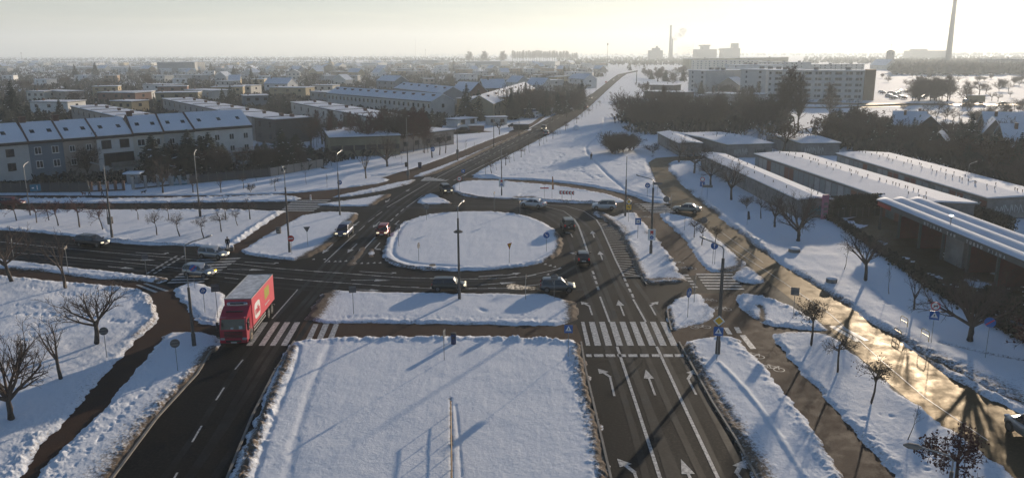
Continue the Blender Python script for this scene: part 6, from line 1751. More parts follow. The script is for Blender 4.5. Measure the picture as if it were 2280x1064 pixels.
m = MB()                                                   # cab: profile extruded across
prof = [(cb0, .55), (cb1 - .12, .45), (cb1, .60), (cb1, 1.55), (cb1 - .22, 2.60), (cb1 - .45, 2.72), (cb0 + .9, 3.05), (cb0 + .35, 3.30), (cb0, 3.30)]
n = len(prof)
w2 = 1.20
m.add([(x, -w2, z) for x, z in prof] + [(x, w2, z) for x, z in prof], [tuple(range(n)), tuple(reversed(range(n, 2 * n)))] + [(i, n + i, n + (i + 1) % n, (i + 1) % n) for i in range(n)])
cab = part('cab', m, M['lorry_cab'], T)
m = MB(); m.add([(cb1 - .005, -1.08, 1.62), (cb1 - .005, 1.08, 1.62), (cb1 - .215, 1.02, 2.52), (cb1 - .215, -1.02, 2.52)] + [(cb1 + .02, -1.08, 1.62), (cb1 + .02, 1.08, 1.62), (cb1 - .18, 1.02, 2.52), (cb1 - .18, -1.02, 2.52)], [(4, 5, 6, 7), (0, 1, 5, 4), (2, 3, 7, 6), (1, 2, 6, 5), (3, 0, 4, 7)])
ws = part('windscreen', m, M['glass'], T)
M['paper'] = mat('pale_paper', (.45, .55, .58), .6)
for bb in ((.55, 1.68, .85, 1.95), (-.2, 1.66, .05, 1.80)):
    m = MB(); m.box(cb1 - .02, bb[0], bb[1], cb1 + .03, bb[2], bb[3]); part('windscreen_paper', m, M['paper'], T)
m = MB(); m.rbox(cb1 - .36, -1.12, 2.66, cb1 + .06, 1.12, 2.74, .03); part('sun_visor', m, M['lorry_cab'], T)
m = MB(); m.box(cb0 + 1.0, -.75, 3.0, cb0 + 1.22, .75, 3.06); part('cab_vent', m, M['black'], T)
m = MB()
for k in range(5):
    m.rbox(cb1 - .02, -.82 + .04 * (k == 0), .82 + k * .13, cb1 + .035, .82, .90 + k * .13, .012)
part('grille', m, M['black'], T)
m = MB(); m.rbox(cb1 - .25, -1.24, .32, cb1 + .06, 1.24, .74, .05); part('bumper', m, M['lorry_cab'], T)
m = MB(); m.rbox(cb1 - .1, -.7, .40, cb1 + .075, .7, .62, .02); part('bumper_intake', m, M['black'], T)
for s in (1, -1):
    m = MB(); m.rbox(cb1 - .12, s * .98 - .2, .62, cb1 + .085, s * .98 + .2, .84, .03); part('headlight', m, M['head'], T)
    m = MB(); m.rbox(cb1 - .08, s * 1.38 - .08, 1.55, cb1 + .12, s * 1.38 + .08, 2.35, .04); part('mirror', m, M['black'], T)
    m = MB(); m.box(cb1 - .04, min(s * 1.18, s * 1.36), 2.2, cb1 + .02, max(s * 1.18, s * 1.36), 2.26); part('mirror_arm', m, M['black'], T)
    m = MB(); y = s * 1.205; m.box(cb0 + .95, min(y, y + s * .012), 1.62, cb1 - .36, max(y, y + s * .012), 2.42); dr = part('side_window', m, M['glass'], T)
    m = MB(); m.box(cb0 + .85, min(y, y + s * .008), .62, cb0 + .87, max(y, y + s * .008), 2.5).box(cb0 + .95, min(y, y + s * .05), 1.36, cb0 + 1.15, max(y, y + s * .05), 1.40); part('door_seam', m, M['black'], T)
    for fx, nm in ((wb, 'front'), (0, 'rear'), (-1.32, 'rear')):
        m = MB(); m.cyl((0, 0, 0), (0, 1, 0), .50, .30 if nm == 'front' else .45, 22)
        wl_ = part('wheel', m, M['rubber'], T, loc=(fx, s * (1.08 if nm == 'front' else 1.0), .50))
        m = MB(); m.cyl((0, s * (.152 if nm == 'front' else .228), 0), (0, 1, 0), .30, .02, 16); m.cyl((0, s * (.17 if nm == 'front' else .24), 0), (0, 1, 0), .12, .08, 10); part('rim', m, mat('dusty_rim', (.22, .17, .12), .7) if s > 0 and nm == 'front' else M['rim'], wl_)
    m = MB(); m.cyl((wb, s * 1.15, .60), (0, 1, 0), .62, .12, 20); part('wheel_arch', m, M['black'], T)
    m = MB()
    for zz in (.55, .85):
        m.box(1.0, s * 1.16 - .03, zz, wb - 1.1, s * 1.16 + .03, zz + .12)
    for xx in (1.1, 2.4, wb - 1.3):
        m.box(xx, s * 1.12 - .03, .5, xx + .08, s * 1.12 + .03, 1.15)
    part('side_guard', m, M['steel'], T)
m = MB(); m.box(x0 + .1, -.45, .72, wb + .5, .45, 1.14); part('chassis', m, M['black'], T)
m = MB(); m.rbox(-2.62, -1.2, .50, -2.40, 1.2, .66, .03); m.box(-2.5, -.5, .66, -2.4, -.4, 1.14).box(-2.5, .4, .66, -2.4, .5, 1.14); part('rear_bumper', m, M['black'], T)
m = MB(); m.rbox(x1 - .02, -.95, 3.05, x1 + .38, .95, 3.62, .12); fr = part('cooling_unit', m, M['chrome'], T)
m = MB(); m.box(x1 + .37, -.62, 3.44, x1 + .395, .62, 3.58).box(x1 + .37, -.70, 3.12, x1 + .395, -.28, 3.32).box(x1 + .37, .28, 3.12, x1 + .395, .70, 3.32); part('cooling_grille', m, M['black'], fr)
m = MB(); m.box(cb1 + .06, -.26, .36, cb1 + .085, .26, .47); part('licence_plate', m, M['plate'], T)
# artwork on its left side (the side facing the viewer): local frame X forward, so text runs from front to back
def side_shape(pts, name, material, off):
    m = MB(); m.add([(x, hw + off, z) for x, z in pts] + [(x, hw - .02, z) for x, z in pts], [tuple(reversed(range(len(pts))))] + [(i, (i + 1) % len(pts), len(pts) + (i + 1) % len(pts), len(pts) + i) for i in range(len(pts))])
    return part(name, m, material, T)
lc, lz, lw, lh = x1 - 1.75, 2.28, 1.02, .78
rr_ = []
for q in range(28):
    an = 2 * math.pi * q / 28
    cx_, sz_ = math.cos(an), math.sin(an)
    rr_.append((lc + lw * math.copysign(abs(cx_) ** .5, cx_) * 1.0, lz + lh * math.copysign(abs(sz_) ** .5, sz_)))
side_shape(rr_, 'logo_badge', M['sign_white'], .012)
MIR = Matrix(((-1, 0, 0, 0), (0, 0, 1, 0), (0, 1, 0, 0), (0, 0, 0, 1)))   # text x -> -X (front to back), text y -> Z, facing +Y
def side_text(body, size, cx_, z_, material, name, bold=0.0):
    return text_mesh(body, size, .004, name, material, T, Matrix.Translation((cx_, hw + .022, z_)) @ MIR, bold, 'CENTER')
side_text('mila', 1.02, lc, lz - .34, M['lorry_red'], 'logo_lettering', .035)
side_text('Zawsze od serca', .26, lc - 3.6, 1.72, M['letter'], 'small_lettering', .004)
for q in range(5):
    xx = lc - 2.9 - q * .36
    side_shape([(xx, 2.25 + .03 * q), (xx - .27, 2.25 + .03 * q), (xx - .27, 3.38), (xx, 3.38)], 'lime_stripe', M['lime'], .012)
# lit-up lorries far away
def small_lorry(lab, f, r, box_c, cab_c, L=7.0, H=3.2):
    F, B_ = G(*f), G(*r)
    ce = (F + B_) / 2
    t = thing('lorry', lab, 'lorry', ce, math.atan2(F.y - B_.y, F.x - B_.x))
    m = MB(); m.rbox(-L / 2, -1.2, .9, L / 2 - 1.9, 1.2, H, .05); part('cargo_box', m, box_c, t)
    m = MB(); m.rbox(L / 2 - 1.8, -1.1, .5, L / 2, 1.1, 2.4, .2); part('cab', m, cab_c, t)
    m = MB(); m.box(L / 2 - .01, -.95, 1.4, L / 2 + .02, .95, 2.15); part('windscreen', m, M['glass'], t)
    m = MB(); m.box(-L / 2 + .02, -1.18, H, L / 2 - 1.92, 1.18, H + .12); part('roof_snow', m, M['roof_snow'], t)
    for fx in (L / 2 - 1.0, -L / 2 + 1.2):
        for s in (1, -1):
            m = MB(); m.cyl((fx, s * 1.0, .45), (0, 1, 0), .45, .3, 14); part('wheel', m, M['rubber'], t)
    return t
small_lorry('blue-sided small lorry with a sunlit roof on the side lane', (1190, 262), (1176, 261), CARC['blue'], M['sign_white'], 6.5, 3.3)
small_lorry('ochre yellow lorry on the far meadow road', (2152, 231.5), (2182, 231.5), W['yellow'], M['sign_white'], 10, 4.2)
# ------------------------------------------------------------------ exhaust plume behind the grey hatchback
def cloud(name, lab, blobs, dens, col=(.9, .88, .85), aniso=.3):
    """a puff of vapour: one closed lumpy volume"""
    bm = bmesh.new()
    for (c, r, sq) in blobs:
        res = bmesh.ops.create_icosphere(bm, subdivisions=2, radius=1.0)
        for v in res['verts']:
            v.co = Vector((c[0] + v.co.x * r * sq[0], c[1] + v.co.y * r * sq[1], c[2] + v.co.z * r * sq[2]))
    me = bpy.data.meshes.new(name)
    bm.to_mesh(me); bm.free()
    mm = bpy.data.materials.new(name + '_vapour')
    mm.use_nodes = True
    nt = mm.node_tree
    nt.nodes.clear()
    o_ = nt.nodes.new('ShaderNodeOutputMaterial'); v_ = nt.nodes.new('ShaderNodeVolumePrincipled')
    v_.inputs['Color'].default_value = (*col, 1); v_.inputs['Density'].default_value = dens; v_.inputs['Anisotropy'].default_value = aniso
    tx, nz_, mr = nt.nodes.new('ShaderNodeTexCoord'), nt.nodes.new('ShaderNodeTexNoise'), nt.nodes.new('ShaderNodeMapRange')
    nz_.inputs['Scale'].default_value = 1.6 / max(b[1] for b in blobs)
    nz_.inputs['Detail'].default_value = 4
    nt.links.new(tx.outputs['Object'], nz_.inputs['Vector'])
    nt.links.new(nz_.outputs['Fac'], mr.inputs['Value'])
    mr.inputs['From Min'].default_value, mr.inputs['From Max'].default_value, mr.inputs['To Min'].default_value, mr.inputs['To Max'].default_value = .42, .72, 0.0, dens * 3
    nt.links.new(mr.outputs['Result'], v_.inputs['Density'])
    nt.links.new(v_.outputs['Volume'], o_.inputs['Volume'])
    me.materials.append(mm)
    o = link(name, me)
    o['kind'] = 'stuff'
    return o
e0 = G(1200, 649)
cloud('exhaust_smoke', '', [((e0.x - .2 - .36 * k, e0.y + .1 * math.sin(k * 2), .32 + .035 * k), .17 + .028 * k, (1.5, .9, .9)) for k in range(9)], 1.1, aniso=.55)
# ------------------------------------------------------------------ street lamps
def lamp_post(label, base, joint, top, end=None, r=.11, ring=None, box=None, banner=None, h_abs=None, z0=.1, thin=True):
    """tapered two-stage column; joint/top are rows in the photo; end = where the luminaire shows"""
    p = G(*base, z0)
    hj = height_at(base[0], base[1], joint[0], joint[1], z0)
    ht = height_at(base[0], base[1], top[0], top[1], z0)
    t = thing('street_lamp', label, 'street lamp', p)
    lean = 0
    m = MB(); m.tube([(0, 0, -.3), (0, 0, 1.2), (0, 0, 1.25), (0, 0, hj)], [r * 1.45, r * 1.4, r * 1.1, r * .85], 10)
    part('pole', m, M['pole'], t)
    pts = [Vector((0, 0, hj - .05)), Vector((0, 0, ht))]
    if end is not None:
        e = G(end[0], end[1], ht + z0 + .35)
        d = Vector((e.x - p.x, e.y - p.y, 0))
        if d.length > 3.2:
            d *= 3.2 / d.length
        pts += [Vector((0, 0, ht)) + d * .06 + Vector((0, 0, .18)), Vector((0, 0, ht + .30)) + d * .3, Vector((0, 0, ht + .38)) + d * .8]
        u = d.normalized()
    m = MB(); m.tube(pts, [.06] * len(pts), 8)
    part('arm', m, M['steel'], t)
    if end is not None:
        q = Vector((0, 0, ht + .38)) + d * .8
        Mx = Matrix.Translation(q) @ Matrix.Rotation(math.atan2(u.y, u.x), 4, 'Z') @ Matrix.Rotation(-.12, 4, 'Y')
        m = MB()
        ring_ = [(-.05, .05, .05), (.1, .13, .08), (.35, .15, .09), (.62, .11, .06), (.72, .03, .03)]
        vs = [Mx @ Vector((x, w * math.cos(k * math.pi / 4), hh * math.sin(k * math.pi / 4))) for x, w, hh in ring_ for k in range(8)]
        fs = [(i * 8 + k, (i + 1) * 8 + k, (i + 1) * 8 + (k + 1) % 8, i * 8 + (k + 1) % 8) for i in range(4) for k in range(8)] + [tuple(range(8)), tuple(reversed(range(32, 40)))]
        m.add(vs, fs)
        part('lamp_head', m, M['steel'], t)
    if ring:
        zz = height_at(base[0], base[1], ring[0], ring[1], z0)
        m = MB(); m.cyl((0, 0, zz), (0, 0, 1), .48, .10, 20).cyl((0, 0, zz + .1), (0, 0, 1), .3, .1, 16); part('flower_ring', m, M['pole'], t)
    if box:
        zz = height_at(base[0], base[1], box[0], box[1], z0)
        m = MB(); m.rbox(-.32, -.30, zz - .55, .28, -.10, zz + .55, .04).rbox(-.30, .10, zz - .5, .30, .3, zz + .5, .04); part('advert_box', m, M['concrete'] if box[2] == 'pale' else M['sign_back'], t)
    if banner:
        zz = height_at(base[0], base[1], banner[0], banner[1], z0)
        m = MB(); m.rbox(-.50, -.20, zz - .75, .50, -.13, zz + .75, .02); bn = part('banner', m, M['sign_white'], t)
        m = MB(); m.box(-.2, -.215, zz + .18, .2, -.201, zz + .55).box(-.2, -.215, zz + .02, -.06, -.201, zz + .14).box(.06, -.215, zz + .02, .2, -.201, zz + .14); part('banner_print', m, M['red'], bn)
        m = MB(); m.disc((0, -.206, zz - .36), (0, -1, 0), .25); part('banner_disc', m, M['blue'], bn)
        m = MB(); m.box(-.12, -.216, zz - .45, .12, -.209, zz - .41).box(-.1, -.216, zz - .34, .1, -.209, zz - .30); part('disc_mark', m, M['sign_white'], bn)
    return t
lamp_post('dark street lamp with a ring collar at the front edge of the roundabout', (1023, 666), (1021, 486), (1021.6, 464), (1030, 450), .12, ring=(1022, 516))
lamp_post('tall street lamp beside the no-entry sign', (645, 562), (630, 417), (628, 384), (628, 372), .12)
lamp_post('street lamp on the bank near the multi-stemmed tree', (757, 479), (749, 385), (747.5, 346), (763.6, 334.6), .11)
lamp_post('rust-brown street lamp with a grey cabinet among the round trees', (250, 530), (238, 420), (229, 372), (192, 362), .13, box=(242, 491, 'pale'))
lamp_post('slender pale street lamp at the far left verge', (67.7, 480), (56, 420), (50, 372), (65, 360), .08)
lamp_post('street lamp behind the front row of round trees', (445.5, 483), (437, 400), (431, 345), (440, 331), .11)
lamp_post('bent-arm street lamp on the path island beside the lorry', (432.6, 771), (418, 640), (409, 550), (469, 527), .13)
lamp_post('street lamp with a funnel-shaped collar by the birches', (909, 400), (907, 320), (906, 262), None, .11, box=(909, 385, 'dark'))
lamp_post('street lamp with a dark box on the sidewalk verge', (1019, 358), (1020, 290), (1020, 281), (1026, 276), .11, box=(1020, 338, 'dark'))
lamp_post('street lamp in front of the kiosk lane', (1099.6, 326.8), (1099, 280), (1098.7, 262), None, .11)
lamp_post('street lamp at the kiosk side road', (1155.7, 303.7), (1155, 270), (1154.7, 255), None, .11)
lamp_post('street lamp near the small blue lorry', (1230.7, 269), (1230, 248), (1230, 241), None, .10)
lamp_post('street lamp with a white banner at the far island', (1117, 436), (1114, 360), (1112.4, 324), None, .09, banner=(1117.5, 407))
lamp_post('tall plain lamp column beside the yellow diamond sign', (1392, 482), (1393, 400), (1393, 348), None, .12)
lamp_post('street lamp with a white advert banner on the cycle path verge', (1449, 565), (1450.5, 418), (1450.7, 404), (1409, 390), .14, banner=(1450, 522))
lamp_post('bent street lamp behind the priority sign at the zebra crossing', (1597.7, 788), (1610, 575), (1611, 555), (1552, 527), .15)
pt = G(2123, 1021, 8.8)
t = thing('street_lamp', 'street lamp leaning over the red-leaved tree at the bottom edge', 'street lamp', (pt.x, pt.y, 0))
m = MB(); m.tube([(0, 0, -.2), (0, 0, 8.2)], [.12, .08], 10); part('pole', m, M['pole'], t)
e = G(2028, 992, 9.1); d = Vector((e.x - pt.x, e.y - pt.y, 0))
m = MB(); m.tube([Vector((0, 0, 8.2)), Vector((0, 0, 8.7)), d * .15 + Vector((0, 0, 8.95)), d * .75 + Vector((0, 0, 9.1))], .04, 8); part('arm', m, M['steel'], t)
m = MB(); q = d * .74 + Vector((0, 0, 9.1)); u = d.normalized() * .75; s_ = Vector((-u.y, u.x, 0)).normalized()
m.tube([q, q + u * .2, q + u * .7, q + u], [.05, .13, .14, .04], 10); part('lamp_head', m, M['concrete'], t)
for k, (b, j, tp, en) in enumerate([((2150.6, 428), (2155, 395), (2159, 368), (2178, 360)), ((1417, 187), (1417, 160), (1417, 139), None), ((1296, 262), (1296, 246), (1296, 236), None), ((1262, 262), (1262, 240), (1262, 222), None), ((1313, 220), (1313, 205), (1313, 190), None), ((1327, 206), (1327, 194), (1327, 178), None)]):
    lamp_post(['thin lamp behind the last garage row', 'tall floodlight mast in the far snowfield', 'lamp on the tree side of the main road', 'lamp by the tree belt on the main road', 'distant lamp on the main road', 'farthest lamp on the main road'][k], b, j, tp, en, .09 if k != 1 else .3)

# ------------------------------------------------------------------ traffic signs
def sign(kind, base, face, label, size=.42, yaw=0.0, z0=.15, post_r=.03, dbl=False, cat='traffic sign', name='traffic_sign'):
    """face = where the middle of the plate shows; the plate looks at the viewer, turned by yaw degrees"""
    p = G(*base, z0)
    hc = height_at(base[0], base[1], face[0], face[1], z0)
    rz = math.atan2(-p.x, p.y) * 1.0 + math.radians(yaw)
    t = thing(name, label, cat, p, rz)
    m = MB()
    for dx in ((-.12, .12) if dbl else (0,)):
        m.tube([(dx, .03, -.3), (dx, .03, hc + size * .6)], post_r, 6)
        if dbl:
            part('post', m, M['steel'], t); m = MB()
    if m.v:
        part('post', m, M['steel'], t)
    def plate(pts, name, material, y0, y1):
        m = MB(); n = len(pts)
        m.add([(x, y0, hc + z) for x, z in pts] + [(x, y1, hc + z) for x, z in pts], [tuple(range(n)), tuple(reversed(range(n, 2 * n)))] + [(i, n + i, n + (i + 1) % n, (i + 1) % n) for i in range(n)])
        return part(name, m, material, t)
    circ = lambda r, cz=0, n=22: [(r * math.cos(2 * math.pi * k / n), cz + r * math.sin(2 * math.pi * k / n)) for k in range(n)]
    rect = lambda w, h, cz=0: [(-w, cz - h), (w, cz - h), (w, cz + h), (-w, cz + h)]
    tri = lambda r, up=1, cz=0: [(-r * .866, cz - .5 * r * up), (r * .866, cz - .5 * r * up), (0, cz + r * up)][::up]
    s = size
    def arrow_sym(ang, L=.62, mt=None):
        ca, sa = math.cos(ang), math.sin(ang)
        P_ = [(-L, -.09), (.1, -.09), (.1, -.28), (L, 0), (.1, .28), (.1, .09), (-L, .09)]
        return plate([((x * ca - y * sa) * s, (x * sa + y * ca) * s) for x, y in P_], 'arrow', mt or M['sign_white'], -.034, -.022)
    if kind == 'disc_back':
        plate(circ(s), 'plate', M['sign_back'], -.02, .0)
        m = MB(); m.box(-s * .8, -.04, hc + .1, s * .8, -.021, hc + .14).box(-s * .8, -.04, hc - .16, s * .8, -.021, hc - .12); part('bracket', m, M['steel'], t)
    elif kind == 'square_back':
        plate(rect(s, s), 'plate', M['sign_back'], -.02, 0)
        m = MB(); m.box(-s * .9, -.04, hc + .2, s * .9, -.021, hc + .24).box(-s * .9, -.04, hc - .26, s * .9, -.021, hc - .22); part('bracket', m, M['steel'], t)
    elif kind == 'blue_arrow':
        plate(circ(s), 'plate', M['blue'], -.02, 0); arrow_sym(-math.pi / 4)
    elif kind == 'blue_up':
        plate(circ(s), 'plate', M['blue'], -.02, 0); arrow_sym(math.pi / 2, .6)
    elif kind == 'blue_path':
        plate(circ(s), 'plate', M['blue'], -.02, 0)
        plate(rect(.03, s * .7), 'symbol', M['sign_white'], -.03, -.021); plate([(x - s * .38, z + s * .1) for x, z in circ(s * .13)], 'symbol', M['sign_white'], -.03, -.021); plate([(x - s * .38, z - s * .22) for x, z in rect(s * .12, s * .22)], 'symbol', M['sign_white'], -.03, -.021)
        plate([(x + s * .38, z) for x, z in circ(s * .24)], 'symbol', M['sign_white'], -.03, -.021)
    elif kind == 'no_entry':
        plate(circ(s), 'plate', M['red'], -.02, 0); plate(rect(s * .72, s * .16), 'bar', M['sign_white'], -.03, -.021)
    elif kind == 'yield_back':
        plate(tri(s * 1.15, -1), 'plate', M['sign_back'], -.02, 0)
    elif kind == 'yield':
        plate(tri(s * 1.15, -1), 'plate', M['red'], -.02, 0); plate(tri(s * .78, -1), 'field', M['yellow'], -.03, -.021)
    elif kind in ('ped', 'ban_ped', 'prio_ped'):
        off = {'ped': 0, 'ban_ped': -.02, 'prio_ped': -.02}[kind]
        plate(rect(s, s, off), 'plate', M['blue'], -.02, 0); plate(tri(s * .86, 1, off - .08 * s), 'field', M['sign_white'], -.03, -.021)
        f = [(-.04, .30), (.04, .36), (.10, .28), (.16, .05), (.10, .03), (.08, .16), (.05, -.02), (.16, -.30), (.09, -.32), (-.01, -.10), (-.12, -.32), (-.19, -.29), (-.06, -.02), (-.06, .12), (-.14, .0), (-.19, .03)]
        plate([(x * s, (z - .05) * s + off) for x, z in f], 'figure', M['black'], -.04, -.031)
        if kind == 'ban_ped':
            cz = s * 2.15
            plate(circ(s, cz), 'ban_plate', M['red'], -.02, 0); plate(circ(s * .78, cz), 'field', M['sign_white'], -.03, -.021)
            a = [(-.45, .12), (-.3, .22), (.35, .16), (.5, .3), (.55, .18), (.42, .05), (.42, -.32), (.32, -.32), (.28, -.06), (-.2, -.04), (-.24, -.32), (-.34, -.32), (-.34, .02)]
            plate([(x * s, z * s + cz) for x, z in a], 'animal', M['black'], -.04, -.031)
            plate([(-.6 * s, cz - .52 * s), (-.52 * s, cz - .6 * s), (.6 * s, cz + .52 * s), (.52 * s, cz + .6 * s)], 'slash', M['red'], -.05, -.041)
        if kind == 'prio_ped':
            cz = s * 2.3
            plate([(-s * 1.2, cz), (0, cz - s * 1.2), (s * 1.2, cz), (0, cz + s * 1.2)], 'diamond', M['sign_white'], -.02, 0)
            plate([(-s * .85, cz), (0, cz - s * .85), (s * .85, cz), (0, cz + s * .85)], 'field', M['yellow'], -.03, -.021)
    elif kind == 'prio_arrow':
        plate(rect(s * .9, s * .9), 'plate', M['yellow'], -.02, 0)
        P_ = [(.45, -.6), (.2, -.6), (.2, .05), (-.15, .05), (-.15, -.15), (-.6, .2), (-.15, .55), (-.15, .35), (.45, .35)]
        plate([(x * s * .8, z * s * .8) for x, z in P_], 'arrow', M['black'], -.03, -.021)
        cz = s * 2.0
        plate([(-s, cz), (0, cz - s), (s, cz), (0, cz + s)], 'diamond', M['sign_white'], -.02, 0); plate([(-s * .7, cz), (0, cz - s * .7), (s * .7, cz), (0, cz + s * .7)], 'field', M['yellow'], -.03, -.021)
    elif kind == 'parking':
        plate(rect(s, s * 1.15), 'plate', M['blue'], -.02, 0); plate(rect(s * .55, s * .6), 'field', M['sign_white'], -.03, -.021); plate([(-.3 * s, -.2 * s), (.3 * s, -.2 * s), (.1 * s, .3 * s)], 'symbol', M['black'], -.04, -.031)
    elif kind == 'ban_blue':
        plate(circ(s, s * 2.1), 'ban_plate', M['red'], -.02, 0); plate(circ(s * .72, s * 2.1), 'field', M['sign_white'], -.03, -.021)
        plate(rect(s, s * 1.1), 'plate', M['blue'], -.02, 0); plate(rect(s * .2, s * .6, -.1 * s), 'symbol', M['sign_white'], -.03, -.021)
    elif kind == 'ban':
        plate(circ(s), 'plate', M['red'], -.02, 0); plate(circ(s * .78), 'field', M['sign_white'], -.03, -.021); plate(rect(s * .45, s * .2), 'symbol', M['black'], -.04, -.031)
    elif kind == 'blue_slash':
        plate(circ(s), 'plate', M['blue'], -.02, 0); plate([(-.75 * s, -.5 * s), (-.6 * s, -.68 * s), (.75 * s, .5 * s), (.6 * s, .68 * s)], 'slash', M['red'], -.03, -.021)
    elif kind == 'blue_square':
        plate(rect(s, s), 'plate', M['blue'], -.02, 0); plate(tri(s * .6), 'field', M['sign_white'], -.03, -.021)
    elif kind == 'board':
        plate(rect(s * 1.6, s * .42), 'plate', M['sign_back'], -.02, 0)
    elif kind == 'board_white':
        plate(rect(s * 1.6, s * .42), 'plate', M['concrete'], -.02, 0)
    elif kind == 'board_blue':
        plate(rect(s * 1.4, s), 'plate', mat('tealblue', (.02, .16, .25), .4), -.02, 0); plate([(x - .6 * s, z) for x, z in rect(s * .3, s * .2)], 'symbol', M['sign_white'], -.03, -.021); plate([(x + .5 * s, z) for x, z in rect(s * .1, s * .6)], 'symbol', M['sign_white'], -.03, -.021)
    elif kind == 'street_name':
        plate(rect(s * 1.4, s * .2), 'plate', M['red'], -.02, 0)
    return t
sign('no_entry', (650, 566), (648, 531), 'red no-entry sign in front of the lamp post on the triangular verge')
sign('yield_back', (685.5, 548), (683, 509), 'grey back of a give-way triangle on the triangular verge', .46)
sign('disc_back', (950, 490), (948, 460), 'grey back of a round sign at the top edge of the roundabout island', .48)
sign('square_back', (888.5, 548), (886, 504), 'tall narrow sign back on the west edge of the roundabout island', .36, 50)
sign('disc_back', (933, 581), (932, 546.5), 'round sign seen almost edge-on on the roundabout island', .40, 68)
sign('yield', (1134.5, 585), (1132.5, 546), 'yellow give-way triangle turned aside on the roundabout island', .46, 52)
sign('blue_arrow', (1216.5, 560), (1216.5, 523.7), 'round blue sign with a diagonal white arrow on the roundabout island')
sign('board_white', (1101, 473), (1100, 430), 'yellow-lit sign edge at the top of the roundabout island', .42, 80)
sign('board_white', (1158, 477), (1157, 449), 'sign edge right of the yellow-lit one at the top of the island', .40, 78)
sign('ban', (1023, 424), (1022, 398), 'round red-ringed ban sign at the tip of the far island', .46)
sign('blue_square', (1031.6, 400), (1031.6, 381), 'small blue square crossing sign by the far zebra', .36)
sign('street_name', (1212, 443), (1206, 419), 'red street-name plate on the far island', .55, cat='sign', name='street_name_sign')
sign('parking', (1419.7, 530), (1420.6, 493), 'blue rectangular sign with a white field beside the hatched area', .42)
sign('prio_arrow', (1399, 494), (1399.6, 461.5), 'yellow diamond above a yellow bent-arrow plate', .44)
sign('blue_path', (1441, 440), (1441.4, 413), 'round blue path sign on the snowfield corner', .48)
sign('board', (1463, 437), (1463.6, 409), 'dark rectangular board by the service road corner', .56)
sign('disc_back', (1482.4, 477.5), (1484, 444), 'grey round sign back beside the grey-beige saloon', .50)
sign('disc_back', (1493.5, 477.7), (1494, 437), 'thin post with an edge-on plate beside the grey-beige saloon', .3, 86)
sign('ban_blue', (1562.5, 435.7), (1564, 410), 'red-ringed disc above a blue plate near the third street tree', .42)
sign('board_white', (1574, 445.5), (1576.5, 415), 'pale board next to the red-ringed disc', .55)
sign('disc_back', (1566, 527), (1568, 490), 'grey round sign back behind the small cycle path trees', .46)
sign('blue_up', (1588.7, 588), (1590, 547), 'round blue arrow sign on twin posts at the end of the cycle path verge', .46, dbl=True)
sign('blue_path', (1531.6, 706), (1531.6, 651), 'blue round sign seen edge-on on the teardrop island', .5, 62)
sign('disc_back', (1546, 672), (1547.5, 618), 'edge-on plate on the thin post of the teardrop island', .3, 86)
sign('square_back', (1766, 703), (1770.6, 648.5), 'square grey sign back beside the wet road', .40)
sign('prio_ped', (1596, 801), (1598.8, 736.8), 'priority diamond above a blue pedestrian crossing sign', .40)
sign('ban_ped', (2073, 764), (2081.7, 701.7), 'red-ringed animal ban above a blue pedestrian crossing sign', .40)
sign('blue_slash', (2193, 800), (2207.4, 717.8), 'round blue sign with a red slash under the largest tree', .44)
sign('ped', (1265, 793), (1269, 732), 'blue pedestrian crossing sign at the corner of the wide snowy median', .36)
sign('square_back', (990, 801), (987, 742), 'narrow turned sign on the wide snowy median', .34, 72)
sign('square_back', (787.5, 698), (783, 644), 'square grey sign back on the strip before the roundabout', .36)
sign('disc_back', (1171, 666), (1170, 616), 'edge-on pale sign on the strip before the roundabout', .30, 84)
sign('disc_back', (1233.7, 666), (1234.5, 617), 'round grey sign back in front of the grey hatchback', .38)
sign('disc_back', (238, 795), (228.5, 737), 'round grey sign back on the lawn under the wide bare tree', .36)
sign('disc_back', (396, 826), (389, 764), 'round grey sign back on the verge beside the near road', .38)
sign('blue_path', (456.6, 695), (450.5, 647), 'round blue path sign on the small island by the lorry', .34)
sign('square_back', (485, 706), (477.5, 641), 'large dark square sign back on the small island by the lorry', .40)
sign('blue_slash', (434, 642), (428.5, 597), 'round blue sign with a red slash in front of the silver hatchback', .40)
sign('square_back', (327, 617.5), (321, 572), 'small square sign back on the left road verge', .34)
sign('board_white', (153, 607), (141, 552), 'pale narrow board half hidden by the twin-stemmed tree', .40, 75)
sign('disc_back', (32, 581), (22, 536), 'edge-on sign by the cycle path at the photo edge', .32, 80)
sign('board_blue', (82, 443), (82, 418), 'teal information board by the far left footpath', .62, dbl=True)
sign('blue_path', (757, 424), (756.6, 406.6), 'small round blue sign behind the lamp on the bank', .45)
sign('blue_path', (964, 352), (959.5, 332.6), 'bright blue round sign at the three round trees', .55)
# red-white chevron board
pa, pb = G(1250, 445, .15), G(1273, 446, .15)
mid_ = (pa + pb) / 2
hc = height_at(1262, 445, 1264, 428.6, .15)
t = thing('chevron_board', 'wide red and white chevron board facing the roundabout', 'traffic sign', mid_, math.atan2(pb.y - pa.y, pb.x - pa.x))
Lc = (pb - pa).length * 1.5
for s in (-1, 1):
    m = MB(); m.tube([(s * Lc / 3.4, .04, -.2), (s * Lc / 3.4, .04, hc)], .035, 6); part('post', m, M['steel'], t)
m = MB(); m.box(-Lc / 2, -.03, hc - .34, Lc / 2, 0, hc + .34); part('plate', m, M['sign_white'], t)
for k in range(5):
    x = -Lc / 2 + Lc * (k + .12) / 5
    w_ = Lc / 5 * .42
    m = MB(); m.add([(x, -.04, hc), (x + w_, -.04, hc + .33), (x + 2 * w_, -.04, hc + .33), (x + w_, -.04, hc), (x + 2 * w_, -.04, hc - .33), (x + w_, -.04, hc - .33)], [(0, 3, 2, 1), (0, 5, 4, 3)]); part('chevron_mark', m, M['red'], t)
